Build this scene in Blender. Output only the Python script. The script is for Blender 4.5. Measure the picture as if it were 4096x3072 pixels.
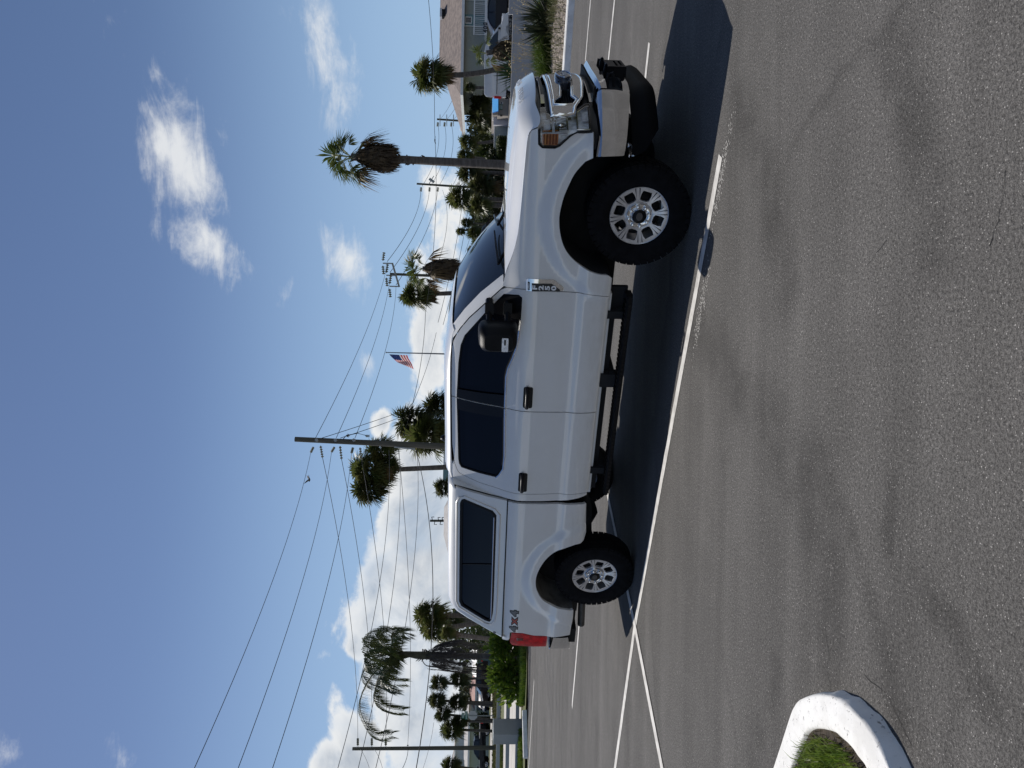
import bpy, bmesh, math, random
import numpy as np
from mathutils import Vector, Matrix
from mathutils.geometry import delaunay_2d_cdt

scene = bpy.context.scene
COL = scene.collection
for o in list(bpy.data.objects):
    bpy.data.objects.remove(o)
random.seed(7)
R = math.radians

# ------------------------------------------------------------------ camera
# The photograph is stored turned a quarter: world "up" points to its left edge.
F_PX, CAM_H, PITCH, ROLL = 3164.87, 1.6904, 0.0385, -0.0183
_f = Vector((0, math.cos(PITCH), -math.sin(PITCH)))
_r = Vector((1, 0, 0))
_d = _f.cross(_r)
_c, _s = math.cos(ROLL), math.sin(ROLL)
AX_R = _r * _c + _d * _s           # towards the right of the upright view
AX_D = _d * _c - _r * _s           # towards its bottom
AX_F = _f
cam_d = bpy.data.cameras.new("camera")
cam = bpy.data.objects.new("camera", cam_d)
COL.objects.link(cam)
m3 = Matrix((AX_D, AX_R, -AX_F)).transposed()
cam.matrix_world = Matrix.Translation((0, 0, CAM_H)) @ m3.to_4x4()
cam_d.sensor_width = 36.0
cam_d.sensor_fit = 'HORIZONTAL'
cam_d.lens = F_PX / 4096 * 36.0
cam_d.clip_start = 0.05
cam_d.clip_end = 4000
scene.camera = cam

# ------------------------------------------------------------------ light
SUN_DIR = Vector((-0.391, 0.531, 1.0)).normalized()     # from the place to the sun
SUN_EL = math.asin(SUN_DIR.z)
SUN_AZ = math.atan2(SUN_DIR.x, SUN_DIR.y)
sun_d = bpy.data.lights.new("sun", 'SUN')
sun_d.energy = 4.2
sun_d.angle = R(0.5)
sun_d.color = (1.0, 0.955, 0.89)
sun = bpy.data.objects.new("sun", sun_d)
sun.rotation_euler = (-SUN_DIR).to_track_quat('-Z', 'Y').to_euler()
sun.location = SUN_DIR * 60
COL.objects.link(sun)
scene.view_settings.view_transform = 'Standard'
scene.view_settings.look = 'None'
scene.view_settings.exposure = 0.0
scene.view_settings.gamma = 1.0
scene.view_settings.use_curve_mapping = False
scene.cycles.max_bounces = 6
scene.cycles.transparent_max_bounces = 12

SKY_STRENGTH = 0.065


class NT:
    """small node-tree helper"""
    def __init__(s, tree):
        s.t = tree

    def n(s, typ, **kw):
        nd = s.t.nodes.new(typ)
        for k, v in kw.items():
            setattr(nd, k, v)
        return nd

    def val(s, sock, v):
        if isinstance(v, bpy.types.NodeSocket):
            s.t.links.new(v, sock)
        elif v is not None:
            sock.default_value = v

    def m(s, op, a, b=None, c=None, clamp=False):
        nd = s.n('ShaderNodeMath', operation=op)
        nd.use_clamp = clamp
        s.val(nd.inputs[0], a)
        s.val(nd.inputs[1], b)
        s.val(nd.inputs[2], c)
        return nd.outputs[0]

    def mix(s, fac, a, b, blend='MIX'):
        nd = s.n('ShaderNodeMix', data_type='RGBA', blend_type=blend)
        s.val(nd.inputs[0], fac)
        s.val(nd.inputs[6], a if isinstance(a, bpy.types.NodeSocket) else (*a[:3], 1))
        s.val(nd.inputs[7], b if isinstance(b, bpy.types.NodeSocket) else (*b[:3], 1))
        return nd.outputs[2]

    def noise(s, vec, scale, detail=3.0, rough=0.55, dist=0.0):
        nd = s.n('ShaderNodeTexNoise')
        s.val(nd.inputs['Vector'], vec)
        nd.inputs['Scale'].default_value = scale
        nd.inputs['Detail'].default_value = detail
        nd.inputs['Roughness'].default_value = rough
        nd.inputs['Distortion'].default_value = dist
        return nd.outputs['Fac']

    def ramp(s, x, lo, hi):
        nd = s.n('ShaderNodeMapRange')
        nd.interpolation_type = 'SMOOTHSTEP'
        s.val(nd.inputs[0], x)
        nd.inputs[1].default_value = lo
        nd.inputs[2].default_value = hi
        return nd.outputs[0]


def ray(x, y):
    """direction seen at photo pixel (x, y), as stored (4096 x 3072)"""
    return AX_R * ((3072 - y) - 1536) + AX_D * (x - 2048) + AX_F * F_PX


def at(x, y, dist):
    """point that stands dist metres ahead and is seen at that pixel"""
    d = ray(x, y)
    return Vector((0, 0, CAM_H)) + d * (dist / d.y)


def gnd(x, y, z=0.0):
    d = ray(x, y)
    return Vector((0, 0, CAM_H)) + d * ((z - CAM_H) / d.z)


def build_world():
    w = bpy.data.worlds.new("World")
    scene.world = w
    w.use_nodes = True
    t = NT(w.node_tree)
    w.node_tree.nodes.clear()
    sky = t.n('ShaderNodeTexSky', sky_type='NISHITA')
    sky.sun_disc = False
    sky.sun_elevation = SUN_EL
    sky.sun_rotation = SUN_AZ
    sky.air_density = 1.0
    sky.dust_density = 0.3
    sky.ozone_density = 3.0
    co = t.n('ShaderNodeTexCoord').outputs['Generated']
    sep = t.n('ShaderNodeSeparateXYZ')
    w.node_tree.links.new(co, sep.inputs[0])
    az = t.m('ARCTAN2', sep.outputs[0], sep.outputs[1])
    el = t.m('ARCSINE', sep.outputs[2])
    comb = t.n('ShaderNodeCombineXYZ')
    t.val(comb.inputs[0], az)
    t.val(comb.inputs[1], t.m('MULTIPLY', el, 1.25))
    flat = comb.outputs[0]

    def ae(x, y):
        d = ray(x, y).normalized()
        return math.atan2(d.x, d.y), math.asin(d.z)
    # clouds: photo pixel of the centre, half sizes (px across, px high), tilt, weight, softness
    wisp = [(700, 620, 300, 130, 0.45, 1.0), (850, 1000, 180, 110, 0.75, 0.85), (640, 300, 200, 60, 0.6, 0.25),
            (1290, 130, 300, 110, 0.15, 0.75), (1370, 400, 160, 80, 0.0, 0.5),
            (1390, 1040, 170, 120, 0.25, 1.0), (1125, 1185, 60, 45, 0, 0.3), (1475, 1455, 55, 35, 0.2, 0.45), (480, 3040, 70, 50, .2, .5), (20, 2990, 90, 50, .1, .4)]
    cum = [(1690, 2650, 560, 300, 0, 1.0), (1520, 2530, 150, 110, 0, 1.0), (1425, 2590, 75, 55, 0, 0.8),
           (1520, 2330, 130, 90, 0, 0.9), (1330, 3060, 110, 85, 0, .9),
           (1440, 3020, 200, 130, 0, 1.0), (1690, 2120, 360, 150, 0, 1.0), (1590, 2060, 130, 80, 0, .8),
           (1530, 1690, 75, 50, 0, 0.7), (1720, 1330, 330, 95, 0, .75), (1660, 1850, 260, 150, 0, .85), (1790, 1000, 300, 70, 0, .45),
           (1720, 740, 110, 60, 0, .40), (1880, 2700, 1500, 120, 0, .8)]

    def blob(p, gen):
        x, y, hx, hy, tilt, wgt = p
        a0, e0 = ae(x, y)
        da = t.m('SUBTRACT', az, a0)
        de = t.m('SUBTRACT', el, e0)
        c, s_ = math.cos(tilt), math.sin(tilt)
        u = t.m('ADD', t.m('MULTIPLY', da, c), t.m('MULTIPLY', de, s_))
        v = t.m('SUBTRACT', t.m('MULTIPLY', de, c), t.m('MULTIPLY', da, s_))
        u = t.m('DIVIDE', u, hx / F_PX)
        v = t.m('DIVIDE', v, hy / F_PX)
        d2 = t.m('ADD', t.m('MULTIPLY', u, u), t.m('MULTIPLY', v, v))
        g = t.m('SUBTRACT', 1.0, t.m('SQRT', d2))
        return t.m('MULTIPLY', t.m('MAXIMUM', g, -2.5), wgt)

    def union(lst):
        r = None
        for b in lst:
            g = blob(b, None)
            r = g if r is None else t.m('SMOOTH_MAX', r, g, 0.15)
        return r
    n1 = t.noise(flat, 7.0, 8.0, 0.62, 0.6)
    n2 = t.noise(flat, 22.0, 7.0, 0.6, 0.2)
    n3 = t.noise(flat, 3.2, 4.0, 0.5)
    nn = t.m('ADD', t.m('MULTIPLY', t.m('SUBTRACT', n1, 0.5), 2.1), t.m('MULTIPLY', t.m('SUBTRACT', n2, 0.5), 1.0))
    n4 = t.noise(flat, 40.0, 6.0, 0.65, 0.5)
    wn = t.m('ADD', t.m('MULTIPLY', nn, 1.15), t.m('MULTIPLY', t.m('SUBTRACT', n4, 0.5), 0.9))
    stv = t.n('ShaderNodeMapping')
    stv.inputs['Rotation'].default_value = (0, 0, -.55)
    stv.inputs['Scale'].default_value = (.55, 1.9, 1)
    t.val(stv.inputs[0], flat)
    n5 = t.noise(stv.outputs[0], 16.0, 8.0, 0.68, 0.7)
    wn = t.m('ADD', t.m('MULTIPLY', wn, 0.75), t.m('MULTIPLY', t.m('SUBTRACT', n5, 0.5), 1.9))
    wsp = t.ramp(t.m('ADD', t.m('MULTIPLY', union(wisp), 1.2), wn), 0.0, 1.25)
    wsp = t.m('MULTIPLY', wsp, 0.86)
    cb = union(cum)
    # the same kind of low cumulus carries on all round the horizon, with odd wisps higher up
    band = t.m('SUBTRACT', 1.0, t.m('ABSOLUTE', t.m('DIVIDE', t.m('SUBTRACT', el, 0.02), 0.17)))
    band = t.m('ADD', t.m('MULTIPLY', band, 0.55), t.m('MULTIPLY', t.m('SUBTRACT', n3, 0.58), 2.6))
    fr = t.m('ABSOLUTE', az)
    off = t.ramp(fr, 0.50, 0.75)
    band = t.m('SUBTRACT', band, t.m('MULTIPLY', t.m('SUBTRACT', 1.0, off), 2.0))
    cb = t.m('MAXIMUM', cb, band)
    puff = t.m('ADD', t.m('MULTIPLY', nn, 0.72), t.m('MULTIPLY', t.m('SUBTRACT', n4, 0.5), 0.30))
    cmask = t.ramp(t.m('ADD', cb, puff), -0.03, 0.27)
    cmask = t.m('MULTIPLY', cmask, t.m('SUBTRACT', 1.0, t.m('MULTIPLY', t.ramp(t.noise(flat, 5.0, 5.0, .6, .3), .48, .72), .45)))
    hi = t.m('MULTIPLY', t.ramp(t.m('ADD', n3, t.m('MULTIPLY', nn, 0.06)), 0.60, 0.78), t.m('MULTIPLY', off, 0.6))
    mask = t.m('MAXIMUM', t.m('MAXIMUM', wsp, cmask), hi)
    below = t.ramp(el, -0.02, 0.01)
    mask = t.m('MULTIPLY', mask, below)
    # cumulus: bright rims, greyer cores and bases
    core = t.ramp(t.m('ADD', cb, t.m('MULTIPLY', nn, 0.55)), 0.10, 0.70)
    sh = t.n('ShaderNodeVectorMath', operation='ADD')
    t.val(sh.inputs[0], flat)
    sh.inputs[1].default_value = (-.012, .022, 0)
    n1b = t.noise(sh.outputs[0], 7.0, 8.0, 0.62, 0.6)
    lit = t.ramp(t.m('SUBTRACT', n1, n1b), -0.10, 0.10)     # sides of the puffs turned to the sun
    grey = t.m('ADD', t.m('MULTIPLY', t.ramp(t.noise(flat, 9.0, 6.0, 0.6, 0.4), 0.32, 0.62), 0.55), t.m('MULTIPLY', t.m('SUBTRACT', 1.0, lit), 0.55))
    shade = t.m('MULTIPLY', core, grey, clamp=True)
    ccol = t.mix(shade, (13.0, 13.2, 13.3), (7.0, 7.8, 8.9))
    # humid air pales the sky low down
    pale = t.m('MULTIPLY', t.m('SUBTRACT', 1.0, t.ramp(el, 0.0, 0.40)), 0.85)
    tint = t.mix(1.0, sky.outputs[0], (1.03, 1.03, 1.13), 'MULTIPLY')
    base = t.mix(pale, tint, (5.3, 8.1, 12.0))
    col = t.mix(mask, base, ccol)
    bg = t.n('ShaderNodeBackground')
    t.val(bg.inputs[0], col)
    bg.inputs[1].default_value = SKY_STRENGTH
    out = t.n('ShaderNodeOutputWorld')
    w.node_tree.links.new(bg.outputs[0], out.inputs[0])
    w.cycles.sampling_method = 'MANUAL'
    w.cycles.sample_map_resolution = 1024


build_world()

# ------------------------------------------------------------------ materials
MATS = {}


def mat(name, col, rough=0.6, metal=0.0, var=0.0, vscale=3.0, bump=0.0, bscale=30.0, coat=0.0, spec=0.5, col2=None, stretch=None, trans=0.0, alpha=1.0, sss=0.0):
    if name in MATS:
        return MATS[name]
    m_ = bpy.data.materials.new(name)
    m_.use_nodes = True
    t = NT(m_.node_tree)
    b = m_.node_tree.nodes['Principled BSDF']
    b.inputs['Roughness'].default_value = rough
    b.inputs['Metallic'].default_value = metal
    b.inputs['Specular IOR Level'].default_value = spec
    b.inputs['Coat Weight'].default_value = coat
    b.inputs['Coat Roughness'].default_value = 0.03
    b.inputs['Transmission Weight'].default_value = trans
    b.inputs['Alpha'].default_value = alpha
    b.inputs['Base Color'].default_value = (*col, 1)
    vec = t.n('ShaderNodeTexCoord').outputs['Object']
    if stretch:
        mp = t.n('ShaderNodeMapping')
        mp.inputs['Scale'].default_value = stretch
        t.val(mp.inputs[0], vec)
        vec = mp.outputs[0]
    if var > 0:
        n_ = t.noise(vec, vscale, 5.0, 0.6)
        c2 = col2 if col2 else tuple(c * (1 - var) for c in col)
        c1 = col if col2 else tuple(min(1, c * (1 + var * 0.6)) for c in col)
        t.val(b.inputs['Base Color'], t.mix(t.ramp(n_, 0.33, 0.68), c1, c2))
    if bump > 0:
        bp = t.n('ShaderNodeBump')
        bp.inputs['Strength'].default_value = bump
        bp.inputs['Distance'].default_value = 0.02
        t.val(bp.inputs['Height'], t.noise(vec, bscale, 4.0, 0.6))
        m_.node_tree.links.new(bp.outputs[0], b.inputs['Normal'])
    MATS[name] = m_
    return m_


def leafmat(name, c1, c2, vscale=2.5, rough=0.45, transl=0.25, spec=0.4):
    """leaf: two greens mixed per place, a little light through it"""
    if name in MATS:
        return MATS[name]
    m_ = bpy.data.materials.new(name)
    m_.use_nodes = True
    t = NT(m_.node_tree)
    b = m_.node_tree.nodes['Principled BSDF']
    out = m_.node_tree.nodes['Material Output']
    vec = t.n('ShaderNodeTexCoord').outputs['Object']
    f = t.ramp(t.noise(vec, vscale, 4.0, 0.65), 0.35, 0.65)
    c = t.mix(f, c1, c2)
    t.val(b.inputs['Base Color'], c)
    b.inputs['Roughness'].default_value = rough
    b.inputs['Specular IOR Level'].default_value = spec
    tr = t.n('ShaderNodeBsdfTranslucent')
    t.val(tr.inputs[0], c)
    mx = t.n('ShaderNodeMixShader')
    mx.inputs[0].default_value = transl
    m_.node_tree.links.new(b.outputs[0], mx.inputs[1])
    m_.node_tree.links.new(tr.outputs[0], mx.inputs[2])
    m_.node_tree.links.new(mx.outputs[0], out.inputs[0])
    MATS[name] = m_
    return m_


# ------------------------------------------------------------------ objects
def tag(o, label=None, cat=None, group=None, kind=None):
    if label:
        o['label'] = label
    if cat:
        o['category'] = cat
    if group:
        o['group'] = group
    if kind:
        o['kind'] = kind
    return o


def empty(name, loc=(0, 0, 0), rz=0.0, label=None, cat=None, group=None):
    o = bpy.data.objects.new(name, None)
    o.location = loc
    o.rotation_euler = (0, 0, rz)
    o.empty_display_size = 0.2
    COL.objects.link(o)
    return tag(o, label, cat, group)


def link(name, me, material, parent=None, smooth=None):
    if material is not None:
        me.materials.append(material)
    if smooth is not None:
        me.polygons.foreach_set('use_smooth', [smooth] * len(me.polygons))
    o = bpy.data.objects.new(name, me)
    COL.objects.link(o)
    if parent is not None:
        o.parent = parent
    return o


def copy_tree(o, parent=None):
    c = o.copy()
    COL.objects.link(c)
    if parent is not None:
        c.parent = parent
    for ch in o.children:
        copy_tree(ch, c)
    return c


class MB:
    """collects shapes, builds ONE mesh object"""
    def __init__(s):
        s.v = []
        s.f = []

    def add(s, vs, fs):
        k = len(s.v)
        s.v += [tuple(p) for p in vs]
        s.f += [tuple(i + k for i in f) for f in fs]
        return s

    def box(s, c, size, rot=None):
        hx, hy, hz = size[0] / 2, size[1] / 2, size[2] / 2
        vs = [Vector((sx * hx, sy * hy, sz * hz)) for sx in (-1, 1) for sy in (-1, 1) for sz in (-1, 1)]
        if rot is not None:
            vs = [rot @ v for v in vs]
        c = Vector(c)
        vs = [v + c for v in vs]
        return s.add(vs, [(0, 1, 3, 2), (4, 6, 7, 5), (0, 4, 5, 1), (2, 3, 7, 6), (0, 2, 6, 4), (1, 5, 7, 3)])

    def bx(s, x0, x1, y0, y1, z0, z1):
        return s.box(((x0 + x1) / 2, (y0 + y1) / 2, (z0 + z1) / 2), (abs(x1 - x0), abs(y1 - y0), abs(z1 - z0)))

    def tube(s, pts, r, n=8, cap=True):
        """tube along points; r a number or a list"""
        pts = [Vector(p) for p in pts]
        if not isinstance(r, (list, tuple)):
            r = [r] * len(pts)
        k = len(s.v)
        up = None
        for i, p in enumerate(pts):
            d = (pts[min(i + 1, len(pts) - 1)] - pts[max(i - 1, 0)])
            if d.length < 1e-9:
                d = Vector((0, 0, 1))
            d.normalize()
            if up is None:
                up = Vector((0, 0, 1)) if abs(d.z) < 0.9 else Vector((1, 0, 0))
            a = d.cross(up)
            if a.length < 1e-6:
                a = d.orthogonal()
            a.normalize()
            b_ = d.cross(a)
            up = -b_ if False else up
            for j in range(n):
                th = 2 * math.pi * j / n
                s.v.append(tuple(p + (a * math.cos(th) + b_ * math.sin(th)) * r[i]))
        for i in range(len(pts) - 1):
            for j in range(n):
                j2 = (j + 1) % n
                s.f.append((k + i * n + j, k + (i + 1) * n + j, k + (i + 1) * n + j2, k + i * n + j2))
        if cap:
            s.f.append(tuple(k + j for j in range(n)))
            s.f.append(tuple(k + (len(pts) - 1) * n + j for j in reversed(range(n))))
        return s

    def lathe(s, prof, axis='Z', n=24, c=(0, 0, 0), closed=False):
        """prof: list of (radius, height along axis)"""
        k = len(s.v)
        for (r, h) in prof:
            for j in range(n):
                th = 2 * math.pi * j / n
                a, b_ = r * math.cos(th), r * math.sin(th)
                p = (a, b_, h) if axis == 'Z' else ((a, h, b_) if axis == 'Y' else (h, a, b_))
                s.v.append((p[0] + c[0], p[1] + c[1], p[2] + c[2]))
        m_ = len(prof)
        for i in range(m_ if closed else m_ - 1):
            i2 = (i + 1) % m_
            for j in range(n):
                j2 = (j + 1) % n
                s.f.append((k + i * n + j, k + i * n + j2, k + i2 * n + j2, k + i2 * n + j))
        return s

    def prism(s, poly, z0, z1, fm=None):
        """polygon extruded; fm maps (a, b, h) to a point"""
        fm = fm or (lambda a, b, h: (a, b, h))
        n = len(poly)
        vs = [fm(a, b, z0) for a, b in poly] + [fm(a, b, z1) for a, b in poly]
        fs = [tuple(range(n))[::-1], tuple(range(n, 2 * n))]
        fs += [(i, (i + 1) % n, n + (i + 1) % n, n + i) for i in range(n)]
        return s.add(vs, fs)

    def grid(s, rows):
        """rows of equally many points"""
        k = len(s.v)
        n = len(rows[0])
        for r_ in rows:
            s.v += [tuple(p) for p in r_]
        for i in range(len(rows) - 1):
            for j in range(n - 1):
                s.f.append((k + i * n + j, k + i * n + j + 1, k + (i + 1) * n + j + 1, k + (i + 1) * n + j))
        return s

    def mesh(s, name):
        me = bpy.data.meshes.new(name)
        me.from_pydata(s.v, [], s.f)
        me.update()
        return me

    def build(s, name, material, parent=None, smooth=False, bevel=0.0, fix=True):
        me = s.mesh(name)
        if fix or bevel:
            bm = bmesh.new()
            bm.from_mesh(me)
            if fix:
                bmesh.ops.recalc_face_normals(bm, faces=bm.faces)
            if bevel:
                es = [e for e in bm.edges if len(e.link_faces) == 2 and e.calc_face_angle(0) > 0.5]
                bmesh.ops.bevel(bm, geom=es, offset=bevel, segments=2, profile=0.6, affect='EDGES')
            bm.to_mesh(me)
            bm.free()
        return link(name, me, material, parent, smooth)


def auto_smooth(o, ang=35):
    me = o.data
    me.polygons.foreach_set('use_smooth', [True] * len(me.polygons))
    try:
        me.set_sharp_from_angle(angle=R(ang))
    except Exception:
        pass
    return o


def text_mesh(txt, size, fm, name, material, parent, extrude=0.004, align='CENTER', spacing=1.0, bold=0.0):
    """lettering as thin solid letters; fm maps (x, y, h) of the flat text to a point"""
    cu = bpy.data.curves.new(name, 'FONT')
    cu.body = txt
    cu.size = size
    cu.align_x = align
    cu.align_y = 'CENTER'
    cu.extrude = extrude
    cu.offset = bold
    cu.space_character = spacing
    cu.resolution_u = 3
    ob = bpy.data.objects.new(name, cu)
    COL.objects.link(ob)
    dg = bpy.context.evaluated_depsgraph_get()
    me = bpy.data.meshes.new_from_object(ob.evaluated_get(dg))
    bpy.data.objects.remove(ob)
    for v in me.vertices:
        v.co = fm(v.co.x, v.co.y, v.co.z + extrude)
    me.update()
    me.materials.clear()
    return link(name, me, material, parent, False)


def inside(pt, poly):
    x, y = pt
    c = False
    n = len(poly)
    j = n - 1
    for i in range(n):
        xi, yi = poly[i]
        xj, yj = poly[j]
        if (yi > y) != (yj > y) and x < (xj - xi) * (y - yi) / (yj - yi) + xi:
            c = not c
        j = i
    return c


def resample(poly, res):
    out = []
    n = len(poly)
    for i in range(n):
        a, b = poly[i], poly[(i + 1) % n]
        L = math.hypot(b[0] - a[0], b[1] - a[1])
        k = max(1, int(math.ceil(L / res)))
        for q in range(k):
            f_ = q / k
            out.append((a[0] + (b[0] - a[0]) * f_, a[1] + (b[1] - a[1]) * f_))
    return out


def area2(poly):
    return sum(poly[i][0] * poly[(i + 1) % len(poly)][1] - poly[(i + 1) % len(poly)][0] * poly[i][1] for i in range(len(poly)))


def inset(poly, d):
    """polygon moved inwards by d"""
    n = len(poly)
    sg = 1 if area2(poly) > 0 else -1
    out = []
    for i in range(n):
        p0, p1, p2 = Vector(poly[i - 1]), Vector(poly[i]), Vector(poly[(i + 1) % n])
        e1 = (p1 - p0).normalized()
        e2 = (p2 - p1).normalized()
        n1 = Vector((-e1.y, e1.x)) * sg
        n2 = Vector((-e2.y, e2.x)) * sg
        b = n1 + n2
        if b.length < 1e-6:
            b = n1
        b.normalize()
        k = max(0.45, b.dot(n1))
        q = p1 + b * (d / k)
        out.append((q.x, q.y))
    return out


def rounded(poly, r, k=4):
    """round every corner of a polygon by r"""
    n = len(poly)
    out = []
    for i in range(n):
        p0, p1, p2 = Vector(poly[i - 1]), Vector(poly[i]), Vector(poly[(i + 1) % n])
        a, b = p0 - p1, p2 - p1
        rr = min(r, a.length * 0.45, b.length * 0.45)
        if a.normalized().dot(b.normalized()) < -0.985:
            out.append(tuple(p1))
            continue
        A, B = p1 + a.normalized() * rr, p1 + b.normalized() * rr
        for q in range(k + 1):
            t = q / k
            out.append(tuple((1 - t) ** 2 * A + 2 * t * (1 - t) * p1 + t * t * B))
    return out


def panel(name, outline, fmap, material, parent, holes=(), res=0.06, thick=0.025, outward=None, off=0.0, facet=False):
    """sheet cut to an outline in (u, v), laid on the surface fmap(u, v), with turned-in edges"""
    loops = [resample(outline, res)] + [resample(h, res) for h in holes]
    pts, edges = [], []
    for L in loops:
        k = len(pts)
        pts += L
        edges += [(k + i, k + (i + 1) % len(L)) for i in range(len(L))]
    us = [p[0] for p in loops[0]]
    vs = [p[1] for p in loops[0]]
    nu = int((max(us) - min(us)) / res) + 1
    nv = int((max(vs) - min(vs)) / res) + 1
    bp = np.array(pts)
    for i in range(1, nu):
        for j in range(1, nv):
            q = (min(us) + (max(us) - min(us)) * i / nu, min(vs) + (max(vs) - min(vs)) * j / nv)
            if inside(q, loops[0]) and not any(inside(q, h) for h in loops[1:]):
                if np.min((bp[:, 0] - q[0]) ** 2 + (bp[:, 1] - q[1]) ** 2) > (0.42 * res) ** 2:
                    pts.append(q)
    r_ = delaunay_2d_cdt([Vector(p) for p in pts], edges, [], 0, 1e-6)
    V2, _, FA = r_[0], r_[1], r_[2]
    tris = []
    for f in FA:
        c = (sum(V2[i].x for i in f) / len(f), sum(V2[i].y for i in f) / len(f))
        if inside(c, loops[0]) and not any(inside(c, h) for h in loops[1:]):
            tris.append(tuple(f))
    e = 0.012

    def nrm(u, v):
        a = Vector(fmap(u + e, v)) - Vector(fmap(u - e, v))
        b = Vector(fmap(u, v + e)) - Vector(fmap(u, v - e))
        n = a.cross(b)
        n.normalize()
        if outward is not None and n.dot(Vector(outward(u, v) if callable(outward) else outward)) < 0:
            n = -n
        return n
    P, N = [], []
    for q in V2:
        n = nrm(q.x, q.y)
        P.append(Vector(fmap(q.x, q.y)) + n * off)
        N.append(n)
    faces = []
    for f in tris:
        a, b, c = P[f[0]], P[f[1]], P[f[2]]
        faces.append(f if (b - a).cross(c - a).dot(N[f[0]]) > 0 else f[::-1])
    nf = len(faces)
    if thick:
        for L in loops:
            k = len(P)
            n = len(L)
            for (u, v) in L:
                nn = nrm(u, v)
                p = Vector(fmap(u, v)) + nn * off
                P.append(p)
                P.append(p - nn * thick)
                N.append(nn)
                N.append(nn)
            for i in range(n):
                j = (i + 1) % n
                faces.append((k + 2 * i, k + 2 * j, k + 2 * j + 1, k + 2 * i + 1))
    me = bpy.data.meshes.new(name)
    me.from_pydata([tuple(p) for p in P], [], faces)
    me.update()
    me.materials.append(material)
    me.polygons.foreach_set('use_smooth', [i < nf and not facet for i in range(len(faces))])
    if not facet:
        ln = [None] * len(me.loops)
        for i, po in enumerate(me.polygons):
            for li in po.loop_indices:
                ln[li] = tuple(N[me.loops[li].vertex_index]) if i < nf else tuple(po.normal)
        me.normals_split_custom_set(ln)
    o = bpy.data.objects.new(name, me)
    COL.objects.link(o)
    if parent is not None:
        o.parent = parent
    return o


def curve_fn(xs, ys):
    """smooth monotone-ish interpolation through points"""
    xs = np.array(xs, float)
    ys = np.array(ys, float)
    h = np.diff(xs)
    d = np.diff(ys) / h
    m_ = np.zeros(len(xs))
    m_[0], m_[-1] = d[0], d[-1]
    for i in range(1, len(xs) - 1):
        m_[i] = 0 if d[i - 1] * d[i] <= 0 else 2 * d[i - 1] * d[i] / (d[i - 1] + d[i])

    def f(x):
        if x <= xs[0]:
            return float(ys[0] + m_[0] * (x - xs[0]))
        if x >= xs[-1]:
            return float(ys[-1] + m_[-1] * (x - xs[-1]))
        i = int(np.searchsorted(xs, x)) - 1
        t = (x - xs[i]) / h[i]
        return float((1 + 2 * t) * (1 - t) ** 2 * ys[i] + t * (1 - t) ** 2 * h[i] * m_[i] + t * t * (3 - 2 * t) * ys[i + 1] + t * t * (t - 1) * h[i] * m_[i + 1])
    return f


def lerp(a, b, t):
    return a + (b - a) * t


def sstep(t):
    t = max(0.0, min(1.0, t))
    return t * t * (3 - 2 * t)

# shared materials of vehicles
def paint():
    m_ = bpy.data.materials.new("white_paint")
    m_.use_nodes = True
    t = NT(m_.node_tree)
    b = m_.node_tree.nodes['Principled BSDF']
    vec = t.n('ShaderNodeTexCoord').outputs['Object']
    d = t.ramp(t.noise(vec, 2.2, 5.0, 0.7), 0.35, 0.75)
    c = t.mix(d, (0.775, 0.765, 0.735), (0.735, 0.725, 0.69))
    # road dust on the lower flanks, blown into streaks
    sep = t.n('ShaderNodeSeparateXYZ')
    t.val(sep.inputs[0], vec)
    mp = t.n('ShaderNodeMapping')
    mp.inputs['Scale'].default_value = (2.0, 1, 9.0)
    t.val(mp.inputs[0], vec)
    g = t.ramp(t.m('ADD', t.m('MULTIPLY', t.m('SUBTRACT', 0.86, sep.outputs[2]), 2.2), t.m('SUBTRACT', t.noise(mp.outputs[0], 2.5, 6.0, .7), .55)), 0.0, 0.9)
    c = t.mix(t.m('MULTIPLY', g, 0.45), c, (0.42, 0.38, 0.32))
    t.val(b.inputs['Base Color'], c)
    b.inputs['Roughness'].default_value = 0.38
    b.inputs['Coat Weight'].default_value = 1.0
    b.inputs['Coat Roughness'].default_value = 0.025
    b.inputs['Coat IOR'].default_value = 1.65
    return m_


PAINT = paint()
GLASS = mat('tinted_glass', (0.002, 0.003, 0.007), 0.015, spec=0.26)
WSGLASS = mat('windshield_glass', (0.012, 0.018, 0.028), 0.02, spec=0.65)
RUBBER = mat('black_rubber', (0.007, 0.007, 0.008), 0.6, spec=.2, var=0.3, vscale=8)
TYRE = mat('tyre_rubber', (0.007, 0.007, 0.008), 0.85, spec=0.12, var=0.35, vscale=14, bump=0.15, bscale=60)
PLAST = mat('black_plastic', (0.006, 0.006, 0.007), 0.35, spec=0.18, var=0.2, vscale=10)
TEXPL = mat('grained_plastic', (0.008, 0.008, 0.009), 0.42, spec=0.12, var=0.25, vscale=6, bump=0.1, bscale=250)
DARK = mat('dark_underbody', (0.010, 0.010, 0.011), 0.9, var=0.4, vscale=5)
CHROME = mat('chrome', (0.78, 0.79, 0.80), 0.06, metal=1.0, var=0.04, vscale=3)
ALLOY = mat('alloy_wheel', (0.62, 0.62, 0.63), 0.30, metal=0.7, var=0.12, vscale=9)
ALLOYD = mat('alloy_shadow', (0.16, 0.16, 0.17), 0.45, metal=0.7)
REDLENS = mat('red_lens', (0.62, 0.006, 0.012), 0.3, coat=0.0, spec=.3, var=0.35, vscale=16)
AMBER = mat('amber_lens', (0.62, 0.17, 0.02), 0.15, coat=1.0, var=0.3, vscale=20)
HOUSING = mat('lamp_housing', (0.82, 0.83, 0.84), 0.30, metal=0.2, var=0.30, vscale=26)
GREYDECAL = mat('grey_decal', (0.15, 0.155, 0.16), 0.4)
REDDECAL = mat('red_decal', (0.42, 0.07, 0.05), 0.4)
BLACKDECAL = mat('black_decal', (0.015, 0.015, 0.016), 0.4)
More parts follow.
